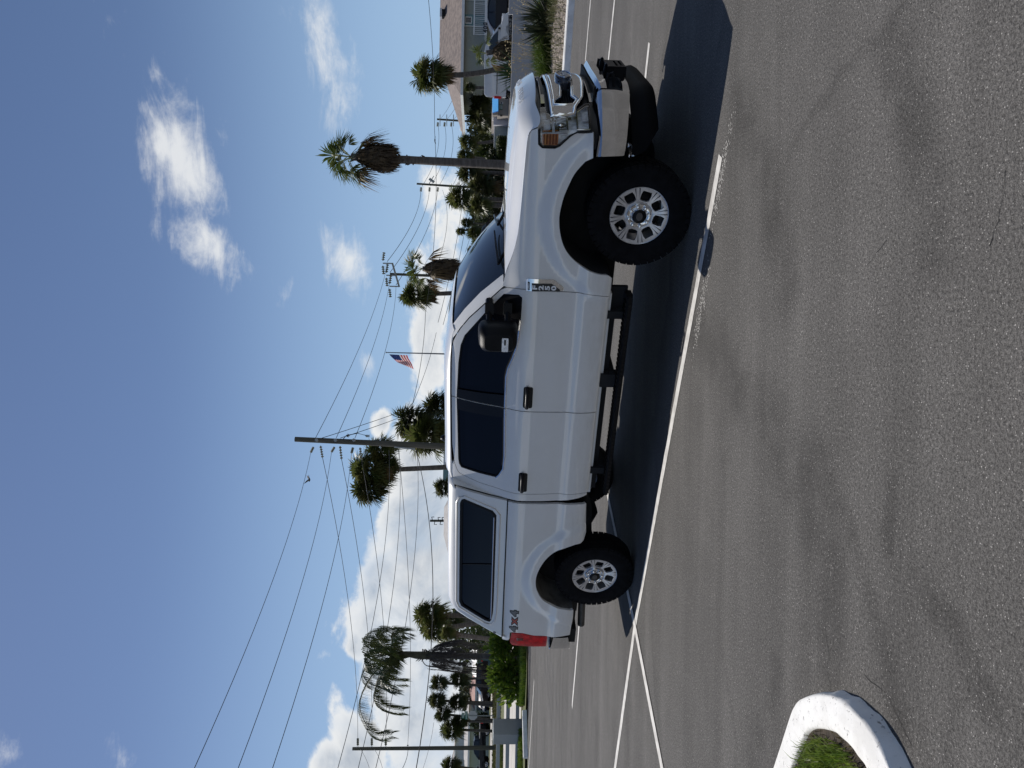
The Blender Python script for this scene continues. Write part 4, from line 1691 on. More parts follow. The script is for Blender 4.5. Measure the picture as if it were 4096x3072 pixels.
# --- wheels
def wheel(x, s):
    """s = -1 right side"""
    yo = s * .985                                            # outer face of the tyre
    RO = .242
    def fm(u, v):
        r_ = math.hypot(u, v)
        dish = .018 * sstep((r_ - .10) / .14) - .022 * sstep((.11 - r_) / .02)
        return (x + u, s * (.945 + dish), .425 + v)
    outer = [(RO * math.cos(2 * math.pi * i / 64), RO * math.sin(2 * math.pi * i / 64)) for i in range(64)]
    holes = []
    a0 = R(9)
    for k in range(8):
        th = a0 + k * math.pi / 4 + math.pi / 8
        def pl(r_, a):
            return (r_ * math.cos(th + R(a)), r_ * math.sin(th + R(a)))
        holes.append([pl(.124, -9), pl(.138, -16.5), pl(.185, -13.5), pl(.212, -10), pl(.213, 10), pl(.185, 13.5), pl(.138, 16.5), pl(.124, 9)])
        th2 = a0 + k * math.pi / 4
        for sg in (-1, 1):
            def pg(r_, a):
                return (r_ * math.cos(th2 + R(sg * a)), r_ * math.sin(th2 + R(sg * a)))
            g = [pg(.140, 4.6), pg(.215, 3.4), pg(.237, 3.2), pg(.233, 6.0), pg(.20, 5.6)]
            holes.append(g)
    w = panel('wheel', outer, fm, ALLOY, truck, holes, .022, .022, lambda u, v: (0, s, 0))
    mb = MB()
    mb.lathe([(.246, s * .955), (.243, s * .966), (.236, s * .962), (.228, s * .93), (.222, s * .86), (.225, s * .74)], 'Y', 48, (x, 0, .425))
    auto_smooth(mb.build('rim_barrel', ALLOY, w), 50)
    mb = MB()
    mb.lathe([(.001, s * .90), (.15, s * .90), (.17, s * .885), (.19, s * .85), (.001, s * .85)], 'Y', 32, (x, 0, .425))
    mb.lathe([(.10, s * .933), (.238, s * .946)], 'Y', 40, (x, 0, .425)) if False else None
    mb.build('brake_disc', DARK, w)
    # groove floors behind the slots of each spoke
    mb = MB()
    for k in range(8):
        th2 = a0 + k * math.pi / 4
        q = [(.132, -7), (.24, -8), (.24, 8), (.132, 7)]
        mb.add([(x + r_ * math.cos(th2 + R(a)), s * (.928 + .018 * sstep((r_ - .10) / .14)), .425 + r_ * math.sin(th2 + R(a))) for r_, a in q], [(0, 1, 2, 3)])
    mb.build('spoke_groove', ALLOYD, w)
    mb = MB()
    mb.lathe([(.108, s * .925), (.106, s * .945), (.098, s * .957), (.080, s * .957), (.066, s * .950), (.062, s * .972), (.058, s * .975)], 'Y', 36, (x, 0, .425))
    auto_smooth(mb.build('hub_ring', CHROME, w), 50)
    mb = MB()
    mb.lathe([(.058, s * .972), (.050, s * .978), (.001, s * .980)], 'Y', 28, (x, 0, .425))
    hc = mb.build('hub_cap', PLAST, w)
    auto_smooth(hc, 50)
    mb = MB()
    k = 26
    mb.prism([(.034 * math.cos(6.2832 * i / k), .026 * math.sin(6.2832 * i / k)) for i in range(k)], 0, .003, lambda a, b, h: (x + a, s * (.9795 + h), .425 + b))
    mb.bx(x - .026, x + .026, s * .982, s * .985, .419, .431)
    mb.build('hub_emblem', mat('dark_metal', (.10, .10, .105), .35, metal=.8), w)
    mb = MB()
    for k in range(8):
        th = R(12) + k * math.pi / 4
        cx, cz = x + .083 * math.cos(th), .425 + .083 * math.sin(th)
        if k == 0:
            l0 = MB()
            l0.lathe([(.0145, s * .950), (.0145, s * .978), (.011, s * .985), (.001, s * .987)], 'Y', 10, (0, 0, 0))
            ln = auto_smooth(l0.build('lug_nut', CHROME, w), 50)
            ln.location = (cx, 0, cz)
        else:
            c = ln.copy()
            COL.objects.link(c)
            c.parent = w
            c.location = (cx, 0, cz)
    mb = MB()
    h = .138
    yc = s * .85
    prof = [(.236, yc - s * .105), (.260, yc - s * .128), (.320, yc - s * .142), (.375, yc - s * .136), (.405, yc - s * .122), (.418, yc - s * .10), (.421, yc), (.418, yc + s * .10), (.405, yc + s * .122),
            (.375, yc + s * .136), (.320, yc + s * .140), (.275, yc + s * .130), (.252, yc + s * .120), (.244, yc + s * .112)]
    mb.lathe(prof, 'Y', 64, (x, 0, .425))
    for i in range(44):
        for row, (yy, hw, rr) in enumerate(((-.098, .030, .4225), (-.035, .024, .424), (.035, .024, .424), (.098, .030, .4225))):
            th = 2 * math.pi * (i + (.5 if row % 2 else 0)) / 44
            rot = Matrix.Rotation(-th, 3, 'Y')
            c = Vector((math.cos(th), 0, math.sin(th)))
            mb.box(Vector((x, yc + s * yy, .425)) + c * (rr - .006), (.018, hw * 2, .051), rot)
    for i in range(44):
        th = 2 * math.pi * (i + .5) / 44
        rot = Matrix.Rotation(-th, 3, 'Y')
        c = Vector((math.cos(th), 0, math.sin(th)))
        mb.box(Vector((x, yc + s * .130, .425)) + c * .390, (.036, .007, .050), rot)
    auto_smooth(mb.build('tyre', TYRE, w, fix=True), 40)
    return w


for wx in (4.06, 0.0):
    for s in (-1, 1):
        wheel(wx, s)

# --- towing mirrors
def mirror(s):
    m_ = MB()
    rows = []
    # head: stations from its outer end to the arms, rounded-rectangle section in (X, Z)
    sect = [(-1.20, .80, 0.0), (-1.345, .90, 0)]
    mb = MB()
    def ring(y, x0, x1, z0, z1, r_, k=4):
        poly = rounded([(x0, z0), (x1, z0), (x1, z1), (x0, z1)], r_, k)
        return [(a, s * y, b) for a, b in poly]
    rings = [ring(1.03, 2.965, 3.075, 1.405, 1.70, .03), ring(1.05, 2.945, 3.125, 1.392, 1.716, .05), ring(1.12, 2.935, 3.155, 1.388, 1.728, .07),
             ring(1.22, 2.930, 3.165, 1.390, 1.722, .08), ring(1.28, 2.938, 3.150, 1.400, 1.705, .07), ring(1.305, 2.96, 3.11, 1.43, 1.67, .05)]
    for rg in rings:
        pass
    n = len(rings[0])
    mb.grid([rg + [rg[0]] for rg in rings])
    mb.add(rings[0], [tuple(range(n))])
    mb.add(rings[-1], [tuple(range(n))[::-1]])
    h = auto_smooth(mb.build('mirror', TEXPL, truck), 45)
    mb = MB()
    for z in (1.635, 1.475):
        mb.tube([(3.245, s * .90, z), (3.20, s * 1.0, z), (3.13, s * 1.09, z), (3.09, s * 1.13, z)], [.034, .032, .026, .024], 8)
        mb.box((3.20, s * .985, z), (.10, .10, .075), Matrix.Rotation(s * -.5, 3, 'Z'))
    mb.build('mirror_arm', PLAST, h, bevel=0)
    mb = MB()
    mb.bx(2.938, 2.950, s * 1.07, s * 1.25, 1.43, 1.68)
    mb.build('mirror_glass', mat('mirror_glass', (.6, .62, .65), .02, metal=1), h)
    # clear marker lamp on the outer end
    mb = MB()
    mb.prism(rounded([(2.955, 1.470), (3.085, 1.470), (3.085, 1.525), (2.955, 1.525)], .008, 2), s * 1.285, s * 1.312, lambda a, b, hh: (a, hh, b))
    mb.build('marker_lamp', HOUSING, h)
    mb = MB()
    mb.bx(3.02, 3.07, s * 1.312, s * 1.315, 1.492, 1.506)
    mb.build('marker_lens', PLAST, h)
    return h


mirror(-1)
mirror(1)

# --- fender badge with the model figure
bdg = rounded([(3.385, 1.325), (3.488, 1.330), (3.500, 1.318), (3.500, 1.095), (3.430, 1.010), (3.396, 1.006), (3.391, 1.15)], .012)
b_o = panel('fender_badge', bdg, body(-1, .010), CHROME, FE, (), .03, .014, lambda u, v: (0, -1, 0), facet=False)
inn = [(3.386, 1.275), (3.460, 1.280), (3.462, 1.11), (3.408, 1.035), (3.394, 1.033)]
panel('badge_panel', inn, body(-1, .0125), BLACKDECAL, FE, (), .05, .003, lambda u, v: (0, -1, 0))
panel('badge_name_panel', rounded([(3.396, 1.293), (3.470, 1.296), (3.472, 1.314), (3.396, 1.311)], .003, 2), body(-1, .0125), BLACKDECAL, FE, (), .05, .003, lambda u, v: (0, -1, 0))


def badge_text(txt, size, cx, cz, mt, nm, sp=1.0, vert=True, boldn=0.0015, wx_=1.0):
    def fm(x, y, h):
        # upright lettering read from the right side of the truck: front is to the reader's right
        return body(-1, .017 + h * .6)(cx + x * wx_, cz + y)
    return text_mesh(txt, size, fm, nm, mt, FE, .0015, spacing=sp, bold=boldn)


for i, ch in enumerate('F250'):
    badge_text(ch, .056, 3.424, 1.250 - i * .054, SILVER, 'model_figure', 1.0, True, .0022, 1.55)
badge_text('LARIAT', .017, 3.434, 1.304, SILVER, 'trim_name', 1.0, True, .0004)

# --- 4x4 decal on the bed side
def decal(txt, size, cx, cz, mt, nm, off, bold):
    return text_mesh(txt, size, lambda x, y, h: body(-1, off + h * .3)(cx + x * 1.5, cz + y), nm, mt, BD, .0006, bold=bold)


for ch, cx, mt in (('4', -.815, GREYDECAL), ('x', -.685, REDDECAL), ('4', -.555, GREYDECAL)):
    cz = 1.272 if ch != 'x' else 1.278
    sz = .115 if ch == '4' else .115
    decal(ch, sz, cx, cz, BLACKDECAL, 'four_wheel_drive_decal', .0012, .012)
    decal(ch, sz, cx, cz, mt, 'decal_fill', .0024, .002)

# --- headlamps
PATH = [(4.595, 1.010), (4.66, 1.003), (4.715, .990), (4.745, .962), (4.765, .92), (4.800, .80), (4.832, .70), (4.857, .61), (4.872, .54)]


def path_fn(P):
    P = [Vector(p) for p in P]
    L = [0]
    for i in range(1, len(P)):
        L.append(L[-1] + (P[i] - P[i - 1]).length)
    def f(s_):
        if s_ <= 0:
            d = (P[1] - P[0]).normalized()
            return P[0] + d * s_
        for i in range(1, len(P)):
            if s_ <= L[i]:
                return P[i - 1].lerp(P[i], (s_ - L[i - 1]) / (L[i] - L[i - 1]))
        d = (P[-1] - P[-2]).normalized()
        return P[-1] + d * (s_ - L[-1])
    return f, L


lampf, LL = path_fn(PATH)
LAMP = [(.135, .868), (.130, .976), (.095, 1.033), (.020, 1.110), (.006, 1.15), (.006, 1.25), (.030, 1.279), (.155, 1.286), (.515, 1.274), (.515, 1.210), (.415, 1.202), (.372, 1.165), (.366, 1.10), (.372, 1.035),
        (.415, .998), (.530, .906), (.532, .852)]
for s in (-1, 1):
    def lm(off, s=s):
        def f(a, b):
            p = lampf(a)
            q = lampf(a + .01) - lampf(a - .01)
            n = Vector((-q.y, q.x))
            if n.x + n.y < 0:
                n = -n
            n.normalize()
            rake = .10 * (b - 1.07)
            return (p.x + n.x * off - rake * sstep(a / .3), s * (p.y + n.y * off + (yw(4.6, b) - 1.0) * .6 * (1 - sstep(a / .3))), b)
        return f
    ow = lambda u, v, s=s: (1, s * .6, 0)
    hl = panel('headlight', LAMP, lm(-.012), PLAST, truck, [inset(LAMP, .014)], .04, .05, ow)
    panel('lamp_housing', inset(LAMP, .010), lm(-.05), HOUSING, hl, (), .03, 0, ow)
    # clear cover
    panel('lamp_lens', inset(LAMP, .012), lm(-.004), LENS, hl, (), .05, 0, ow)
    ts = panel('turn_signal', rounded([(.022, 1.130), (.125, 1.128), (.125, 1.255), (.022, 1.252)], .012), lm(-.026), AMBER, hl, (), .03, .02, ow)
    mb = MB()
    for i in range(5):
        z = 1.145 + i * .024
        mb.tube([lm(-.020)(a, z) for a in (.03, .075, .118)], .005, 5)
    mb.build('signal_ribs', mat('amber_dark', (.30, .06, .01), .2, coat=1.), ts)
    for z0, z1, a0_, a1_ in ((1.178, 1.258, .165, .345), (1.052, 1.158, .165, .345), (.885, .985, .20, .40)):
        q = [(a0_, z0), (a1_, z0), (a1_, z1), (a0_, z1)] if z0 > 1 else [(.16, .882), (.50, .872), (.50, .898), (.405, .985), (.16, .99)]
        q = rounded(q, .012, 3)
        rf_ = panel('reflector_frame', q, lm(-.018), CHROME, hl, [inset(q, .014)], .03, .04, ow)
        panel('reflector_bowl', inset(q, .012), lambda a, b, f0=lm(-.075), a0=a0_, a1=a1_: f0(a, b), mat('reflector_shade', (.30, .31, .33), .12, metal=.9, var=.5, vscale=30), rf_, (), .03, 0, ow)
    c = Vector(lm(-.04)(.255, 1.105))
    mb = MB()
    mb.lathe([(.045, -.02), (.043, .012), (.034, .02), (.001, .03)], 'X', 18, (c.x, c.y, c.z))
    auto_smooth(mb.build('lamp_projector', CHROME, hl), 40)
    mb = MB()
    for i in range(8):
        mb.tube([lm(-.035)(.12 + i * .03, 1.055), lm(-.035)(.12 + i * .03, 1.12)], .005, 5)
    for i in range(7):
        mb.tube([lm(-.033)(.30 + i * .02, .885 + .0 * i), lm(-.033)(.30 + i * .02, .935)], .007, 6)
    mb.build('reflector_ribs', HOUSING, hl)
    # dark gap around the lamp towards the bonnet, and filler under it
    mb = MB()
    mb.grid([[lm(-.06)(a, z) for a in [i * .56 / 14 for i in range(15)]] for z in (.80, .84, .865)])
    mb.build('lower_filler', PLAST, truck, True)

# --- grille
def gm(off):
    return lambda Y, Z: (4.93 - .2 * Y * Y + off - .06 * (Z - 1.05), Y, Z)


fwd = lambda u, v: (1, 0, 0)
back = [(-.76, .82), (.76, .82), (.76, 1.285), (-.76, 1.285)]
gr = panel('grille', back, gm(-.085), PLAST, truck, (), .12, .02, fwd)


def sym(half):
    return half + [(-a, b) for a, b in reversed(half) if a > 1e-6]


outer = sym([(0, 1.183), (.33, 1.178), (.60, 1.174), (.77, 1.172), (.77, 1.0), (.665, .985), (.50, .918), (.33, .903), (.15, .885), (0, .880)])
hole = sym([(0, 1.074), (.30, 1.082), (.475, 1.096), (.535, 1.148), (.615, 1.150), (.622, 1.06), (.618, .992), (.545, .962), (.475, .998), (.30, .988), (0, .972)])
cf = panel('chrome_surround', outer, gm(.0), CHROME, gr, [hole], .05, .075, fwd)
for lp_, o_, r_ in ((outer, -.010, .020), (hole, -.006, .014)):
    mb = MB()
    mb.tube([gm(o_)(y, z) for y, z in resample(lp_, .06)] + [gm(o_)(*lp_[0])], r_, 8)
    auto_smooth(mb.build('chrome_edge', CHROME, cf), 60)
up = sym([(0, 1.150), (.30, 1.150), (.52, 1.148), (.535, 1.14), (.46, 1.108), (.3, 1.094), (0, 1.088)])
panel('upper_bar_face', up, gm(.012), CHROME, gr, (), .06, .02, fwd)
lo = sym([(0, .960), (.30, .976), (.46, .985), (.55, .95), (.52, .935), (.33, .92), (0, .90)])
panel('lower_bar_face', lo, gm(.010), CHROME, gr, (), .06, .02, fwd)
mb = MB()
for s in (-1, 1):
    for i in range(9):
        z = .99 + i * .018
        mb.tube([gm(-.05)(s * y, z) for y in (.50, .56, .615)], .004, 4)
for i in range(5):
    z = .995 + i * .02
    mb.tube([gm(-.05)(y, z) for y in (-.48, -.24, 0, .24, .48)], .005, 4)
mb.build('grille_mesh', PLAST, gr)
for z, nm in ((1.238, 'upper_slat'), (.848, 'lower_slat')):
    sl = panel(nm, [(-.57, z - .014), (.57, z - .014), (.57, z + .014), (-.57, z + .014)], gm(-.012), PLAST, gr, (), .08, .06, fwd)
    for s in (-1, 1):
        panel('slat_tip', [(s * .40, z - .015), (s * .575, z - .015), (s * .575, z + .015), (s * .40, z + .015)], gm(-.008), CHROME, sl, (), .08, .05, fwd)
    panel('slat_trim', [(-.40, z + .010), (.40, z + .010), (.40, z + .016), (-.40, z + .016)], gm(-.009), CHROME, sl, (), .08, .01, fwd)
mb = MB()
k = 30
def oval(rx, rz, h0, h1):
    mb_ = MB()
    mb_.prism([(rx * math.cos(6.2832 * i / k), 1.035 + rz * math.sin(6.2832 * i / k)) for i in range(k)], h0, h1, lambda a, b, h: (4.93 + h - .2 * a * a, a, b))
    return mb_
ov = oval(.165, .075, -.05, .045).build('oval_badge', mat('dark_badge', (.05, .055, .07), .2, coat=1.), gr)
mb = MB()
ring = [(4.978 - .2 * (.15 * math.cos(6.2832 * i / k)) ** 2, .15 * math.cos(6.2832 * i / k), 1.035 + .063 * math.sin(6.2832 * i / k)) for i in range(k + 1)]
mb.tube(ring, .006, 6, cap=False)
mb.build('badge_ring', CHROME, ov)
text_mesh('Ford', .085, lambda x, y, h: (4.977 - .2 * x * x + h, x, 1.033 + y + .0), 'badge_script', SILVER, ov, .002)

# --- front bumper
BP = [(5.02, 0), (5.02, .30), (5.018, .42), (5.005, .50), (4.985, .56), (4.955, .625), (4.86, .78), (4.745, .93), (4.70, .975), (4.655, 1.003), (4.60, 1.026), (4.555, 1.038)]
bpf, BL = path_fn(BP)
s60 = BL[4] + .035
send = BL[-1]


def bmx(s, off, rake=.16):
    def f(a, b):
        p = bpf(a)
        q = bpf(a + .008) - bpf(a - .008)
        n = Vector((-q.y, q.x)) if q.y < 0 else Vector((q.y, -q.x))
        if n.x < 0:
            n = -n
        n.normalize()
        o = off - rake * max(0, .66 - b)
        return (p.x + n.x * o, s * (p.y + n.y * o), b)
    return f


bump = MB()
bump.bx(4.60, 4.88, -.55, .55, .56, .78)
bumper = bump.build('front_bumper', PLAST, truck)
for s in (-1, 1):
    ow = lambda u, v, s=s: (1, s * .7, 0)
    face = rounded([(s60, .552), (s60 + .03, .548), (send - .06, .606), (send - .012, .614), (send, .795), (s60, .776)], .012)
    panel('bumper_face', face, bmx(s, 0), CHROME, bumper, (), .05, .05, ow)
    mb = MB()
    ss = [s60 + (send - s60) * i / 16 for i in range(17)]
    rows = []
    for (o, dz) in ((0.0, 0.0), (-.006, .010), (-.030, .030), (-.075, .036)):
        rows.append([Vector(bmx(s, o)(a, lerp(.776, .795, i / 16))) + Vector((0, 0, dz)) for i, a in enumerate(ss)])
    mb.grid(rows)
    mb.build('bumper_top_edge', CHROME, bumper, True)
    mb = MB()
    rows = [[Vector(bmx(s, o)(a, .81)) + Vector((0, 0, dz)) for a in [send * i / 20 for i in range(21)]] for o, dz in ((-.05, -.005), (-.13, .02), (-.26, .03))]
    mb.grid(rows)
    mb.build('step_pad', PLAST, bumper, True)
    # middle strips
    strip = [(0, .738), (BL[3], .735), (s60 - .012, .733), (s60 - .012, .776), (BL[3], .790), (BL[2], .796), (0, .800)]
    panel('upper_strip', strip, bmx(s, .004), CHROME, bumper, (), .05, .05, ow)
    mb = MB()
    ss = [(s60 - .012) * i / 12 for i in range(13)]
    zz = [float(np.interp(a, [0, BL[2], BL[3], s60], [.800, .796, .790, .776])) for a in ss]
    rows = [[Vector(bmx(s, .004 + o)(a, z)) + Vector((0, 0, dz)) for a, z in zip(ss, zz)] for o, dz in ((0, 0), (-.008, .010), (-.04, .022))]
    mb.grid(rows)
    mb.build('strip_top_edge', CHROME, bumper, True)
    lowst = [(0, .545), (s60 + .004, .548), (s60 + .004, .604), (BL[3], .598), (0, .590)]
    panel('lower_strip', lowst, bmx(s, .0), CHROME, bumper, (), .05, .05, ow)
    mb = MB()
    y = s * .34
    mb.tube([(4.93, y, .64), (5.01, y, .645), (5.055, y, .665), (5.05, y, .695), (4.99, y, .70), (4.93, y, .70)], .014, 8)
    auto_smooth(mb.build('tow_hook', DARK, bumper), 60)
    for i in range(9):
        pass
mb = MB()
for i in range(22):
    y = -.52 + i * 1.04 / 21
    mb.bx(4.86, 4.975, y - .008, y + .008, .815, .832)
mb.build('step_pad_ribs', PLAST, bumper)
mb = MB()
mb.bx(4.93, 4.945, -.56, .56, .58, .75)
for i in range(4):
    mb.bx(4.944, 4.95, -.5, .5, .61 + i * .035, .618 + i * .035)
mb.build('lower_intake', DARK, bumper)
# licence plate bracket standing forward of the bumper, slotted
mb = MB()
pl = [(-.16, .525), (.16, .525), (.16, .682), (-.16, .682)]
def plm(Y, Z):
    return (5.075 + .0 * Y, Y, Z)
plate = panel('plate_bracket', pl, plm, TEXPL, bumper, [rounded([(-.12, .545), (.12, .545), (.12, .565), (-.12, .565)], .008), rounded([(-.12, .585), (.12, .585), (.12, .605), (-.12, .605)], .008)], .08, .012, fwd)
for s in (-1, 1):
    mb = MB()
    mb.tube([(4.98, s * .15, .70), (5.05, s * .15, .70), (5.085, s * .15, .695), (5.09, s * .15, .685)], .014, 6)
    mb.bx(4.99, 5.07, s * .135, s * .155, .52, .70)
    mb.build('bracket_arm', TEXPL, plate)
# air dam
for s in (-1, 1):
    mb = MB()
    ad = [(0, 0), (.30, 0), (.52, -.012), (.66, -.035), (.82, -.06), (.98, -.09), (1.16, -.13)]
    rows = []
    for z, o, cut in ((.548, -.05, 1.16), (.50, -.055, 1.16), (.44, -.03, 1.12), (.385, -.02, 1.02), (.335, -.045, .92)):
        rows.append([bmx(s, o, 0)(send * i / 16 * cut / 1.18, z) for i in range(17)])
    mb.grid(rows)
    mb.build('air_dam', DAMB, truck, True)

# --- rear bumper
mb = MB()
for s in (-1, 1):
    pass
rbp = [(-1.235, .0), (-1.235, .70), (-1.225, .82), (-1.195, .915), (-1.12, .962), (-.935, .975)]
rf, rl = path_fn(rbp)
for s in (-1, 1):
    def rm(a, b, s=s):
        p = rf(a)
        return (p.x + .10 * max(0, .72 - b) - .035, s * p.y, b)
    panel('rear_bumper', [(0, .60), (rl[3], .60), (rl[-1], .645), (rl[-1], .815), (rl[3], .845), (0, .845)], rm, CHROME, truck, (), .05, .04, lambda u, v, s=s: (-1, s * .6, 0))
    mb = MB()
    mb.grid([[Vector(rf(rl[-1] * i / 10)).to_3d() * 1 + Vector((-.035, 0, .85)) if s > 0 else Vector((rf(rl[-1] * i / 10).x - .035, -rf(rl[-1] * i / 10).y, .85)) for i in range(11)],
             [Vector((rf(rl[-1] * i / 10).x + .10, s * rf(rl[-1] * i / 10).y * .9, .875)) for i in range(11)]])
    mb.build('bumper_step', PLAST, truck)
mb = MB()
mb.bx(-1.0, -.55, -.80, -.60, .56, .66)
mb.bx(-1.0, -.55, .60, .80, .56, .66)
mb.bx(-1.12, -.90, -.90, .90, .55, .70)
mb.build('bumper_mount', DARK, truck)

# ================================================================== palms and other plants
FROND = leafmat('fan_frond', (0.060, 0.082, 0.018), (0.140, 0.140, 0.050), 1.6, .40, .42, .5)
FROND2 = leafmat('bright_fan_frond', (0.066, 0.100, 0.022), (0.130, 0.145, 0.048), 1.2, .42, .35, .5)
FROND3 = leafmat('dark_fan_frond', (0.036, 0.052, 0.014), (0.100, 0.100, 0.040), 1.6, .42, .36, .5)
DEADF = leafmat('dead_frond', (0.055, 0.038, 0.024), (0.11, 0.078, 0.045), 3.0, .7, .15, .2)
DEADF2 = leafmat('brown_frond', (0.11, 0.065, 0.025), (0.17, 0.12, 0.05), 2.0, .6, .3, .3)
PINNM = leafmat('feather_frond', (0.040, 0.062, 0.015), (0.078, 0.090, 0.028), 2.0, .42, .3, .5)
BARK = mat('palm_bark', (0.085, 0.072, 0.062), .95, var=.45, vscale=3.0, bump=.6, bscale=14, stretch=(1, 1, 5), col2=(0.150, 0.130, 0.112))
BARKD = mat('boot_bark', (0.070, 0.052, 0.040), .95, var=.5, vscale=9, bump=.8, bscale=20, col2=(.13, .10, .075))
WOODP = mat('pole_wood', (0.115, 0.108, 0.085), .9, var=.35, vscale=2.2, bump=.2, bscale=20, stretch=(6, 6, .5), col2=(.075, .072, .058))
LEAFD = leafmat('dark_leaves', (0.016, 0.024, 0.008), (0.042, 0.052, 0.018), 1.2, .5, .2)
LEAFM = leafmat('shrub_leaves', (0.030, 0.050, 0.012), (0.070, 0.090, 0.026), 1.4, .5, .25)
HEDGEM = leafmat('hedge_leaves', (0.030, 0.048, 0.008), (0.095, 0.115, 0.020), 1.8, .5, .25)
BIGLEAF = leafmat('broad_leaves', (0.095, 0.170, 0.016), (0.190, 0.260, 0.035), 5.0, .35, .5, .5)


def fan(V, Fc, c, d, L, rnd, nb=13, spread=1.75, droop=.35, fold=.25, w=.10):
    """one fan leaf: stalk from c along d, blades fanning at its end"""
    d = d.normalized()
    up = Vector((0, 0, 1))
    sd = d.cross(up)
    if sd.length < .05:
        sd = Vector((1, 0, 0))
    sd.normalize()
    nn = sd.cross(d).normalized()
    ps = L * .42
    hub = c + d * ps - up * (.06 * L * (1 - abs(d.z)))
    i = len(V)
    s_ = .014 * L
    V += [tuple(c - sd * s_), tuple(c + sd * s_), tuple(hub + sd * s_), tuple(hub - sd * s_)]
    Fc.append((i, i + 1, i + 2, i + 3))
    for k in range(nb):
        a = -spread + 2 * spread * k / (nb - 1) + rnd.uniform(-.06, .06)
        bl = L * .60 * (1 - .22 * (abs(a) / spread) ** 2) * rnd.uniform(.86, 1.08)
        bd = (d * math.cos(a) + sd * math.sin(a) - nn * fold * abs(math.sin(a))).normalized()
        sw = bd.cross(nn)
        if sw.length < .01:
            sw = sd.copy()
        sw.normalize()
        ww = L * w * .5 * rnd.uniform(.7, 1.1)
        m_ = hub + bd * bl * .52 - up * droop * bl * .10
        e = hub + bd * bl * .96 - up * droop * bl * rnd.uniform(.35, .75)
        i = len(V)
        V += [tuple(hub), tuple(m_ - sw * ww), tuple(m_ + sw * ww), tuple(e)]
        Fc += [(i, i + 2, i + 1), (i + 1, i + 2, i + 3)]


def crown_mesh(seed, n=64, lo=-1.15, hi=1.40, nb=13, droop=.30, wind=Vector((0, 0, 0)), w=.085):
    rnd = random.Random(seed)
    V, Fc = [], []
    for k in range(26):                                   # inner, shorter leaves fill the heart of the head
        a, el = rnd.uniform(0, 6.28), rnd.uniform(-1.1, 1.3)
        d = Vector((math.cos(a) * math.cos(el), math.sin(a) * math.cos(el), math.sin(el)))
        fan(V, Fc, Vector((0, 0, -.05)), d, rnd.uniform(.40, .68), rnd, 11, droop=.5, w=.11)
    for k in range(n):
        el = lerp(hi, lo, ((k + .5) / n) ** .9) + rnd.uniform(-.12, .12)
        a = k * 2.39996 + rnd.uniform(-.3, .3)
        d = Vector((math.cos(a) * math.cos(el), math.sin(a) * math.cos(el), math.sin(el))) + wind
        fan(V, Fc, Vector((0, 0, 0)), d, rnd.uniform(.72, 1.18) * (1 - .12 * max(0, -el)), rnd, nb, droop=droop + .3 * rnd.random() + .25 * max(0, -el), w=w)
    me = bpy.data.meshes.new('crown')
    me.from_pydata(V, [], Fc)
    me.update()
    return me


CROWNS = {}
for nm, mt in (('g', FROND), ('b', FROND2), ('d', FROND3)):
    for k in range(3):
        me = crown_mesh(50 + k, wind=Vector((-.12, 0, .0)))
        me.materials.append(mt)
        CROWNS[nm, k] = me


def trunk_mesh(p0, p1, r0, r1, seed=0, bow=0.0, rough=.05, n=12, seg=10):
    rnd = random.Random(seed)
    mb = MB()
    pts, rr = [], []
    ax = p1 - p0
    sd = Vector((ax.z, 0, -ax.x)).normalized()
    for i in range(seg + 1):
        t = i / seg
        pts.append(p0.lerp(p1, t) + sd * bow * math.sin(math.pi * t))
        rr.append(lerp(r0, r1, t) * (1 + rnd.uniform(-rough, rough)) * (1.18 if i == 0 else 1))
    mb.tube(pts, rr, n)
    return mb


npalm = [0]


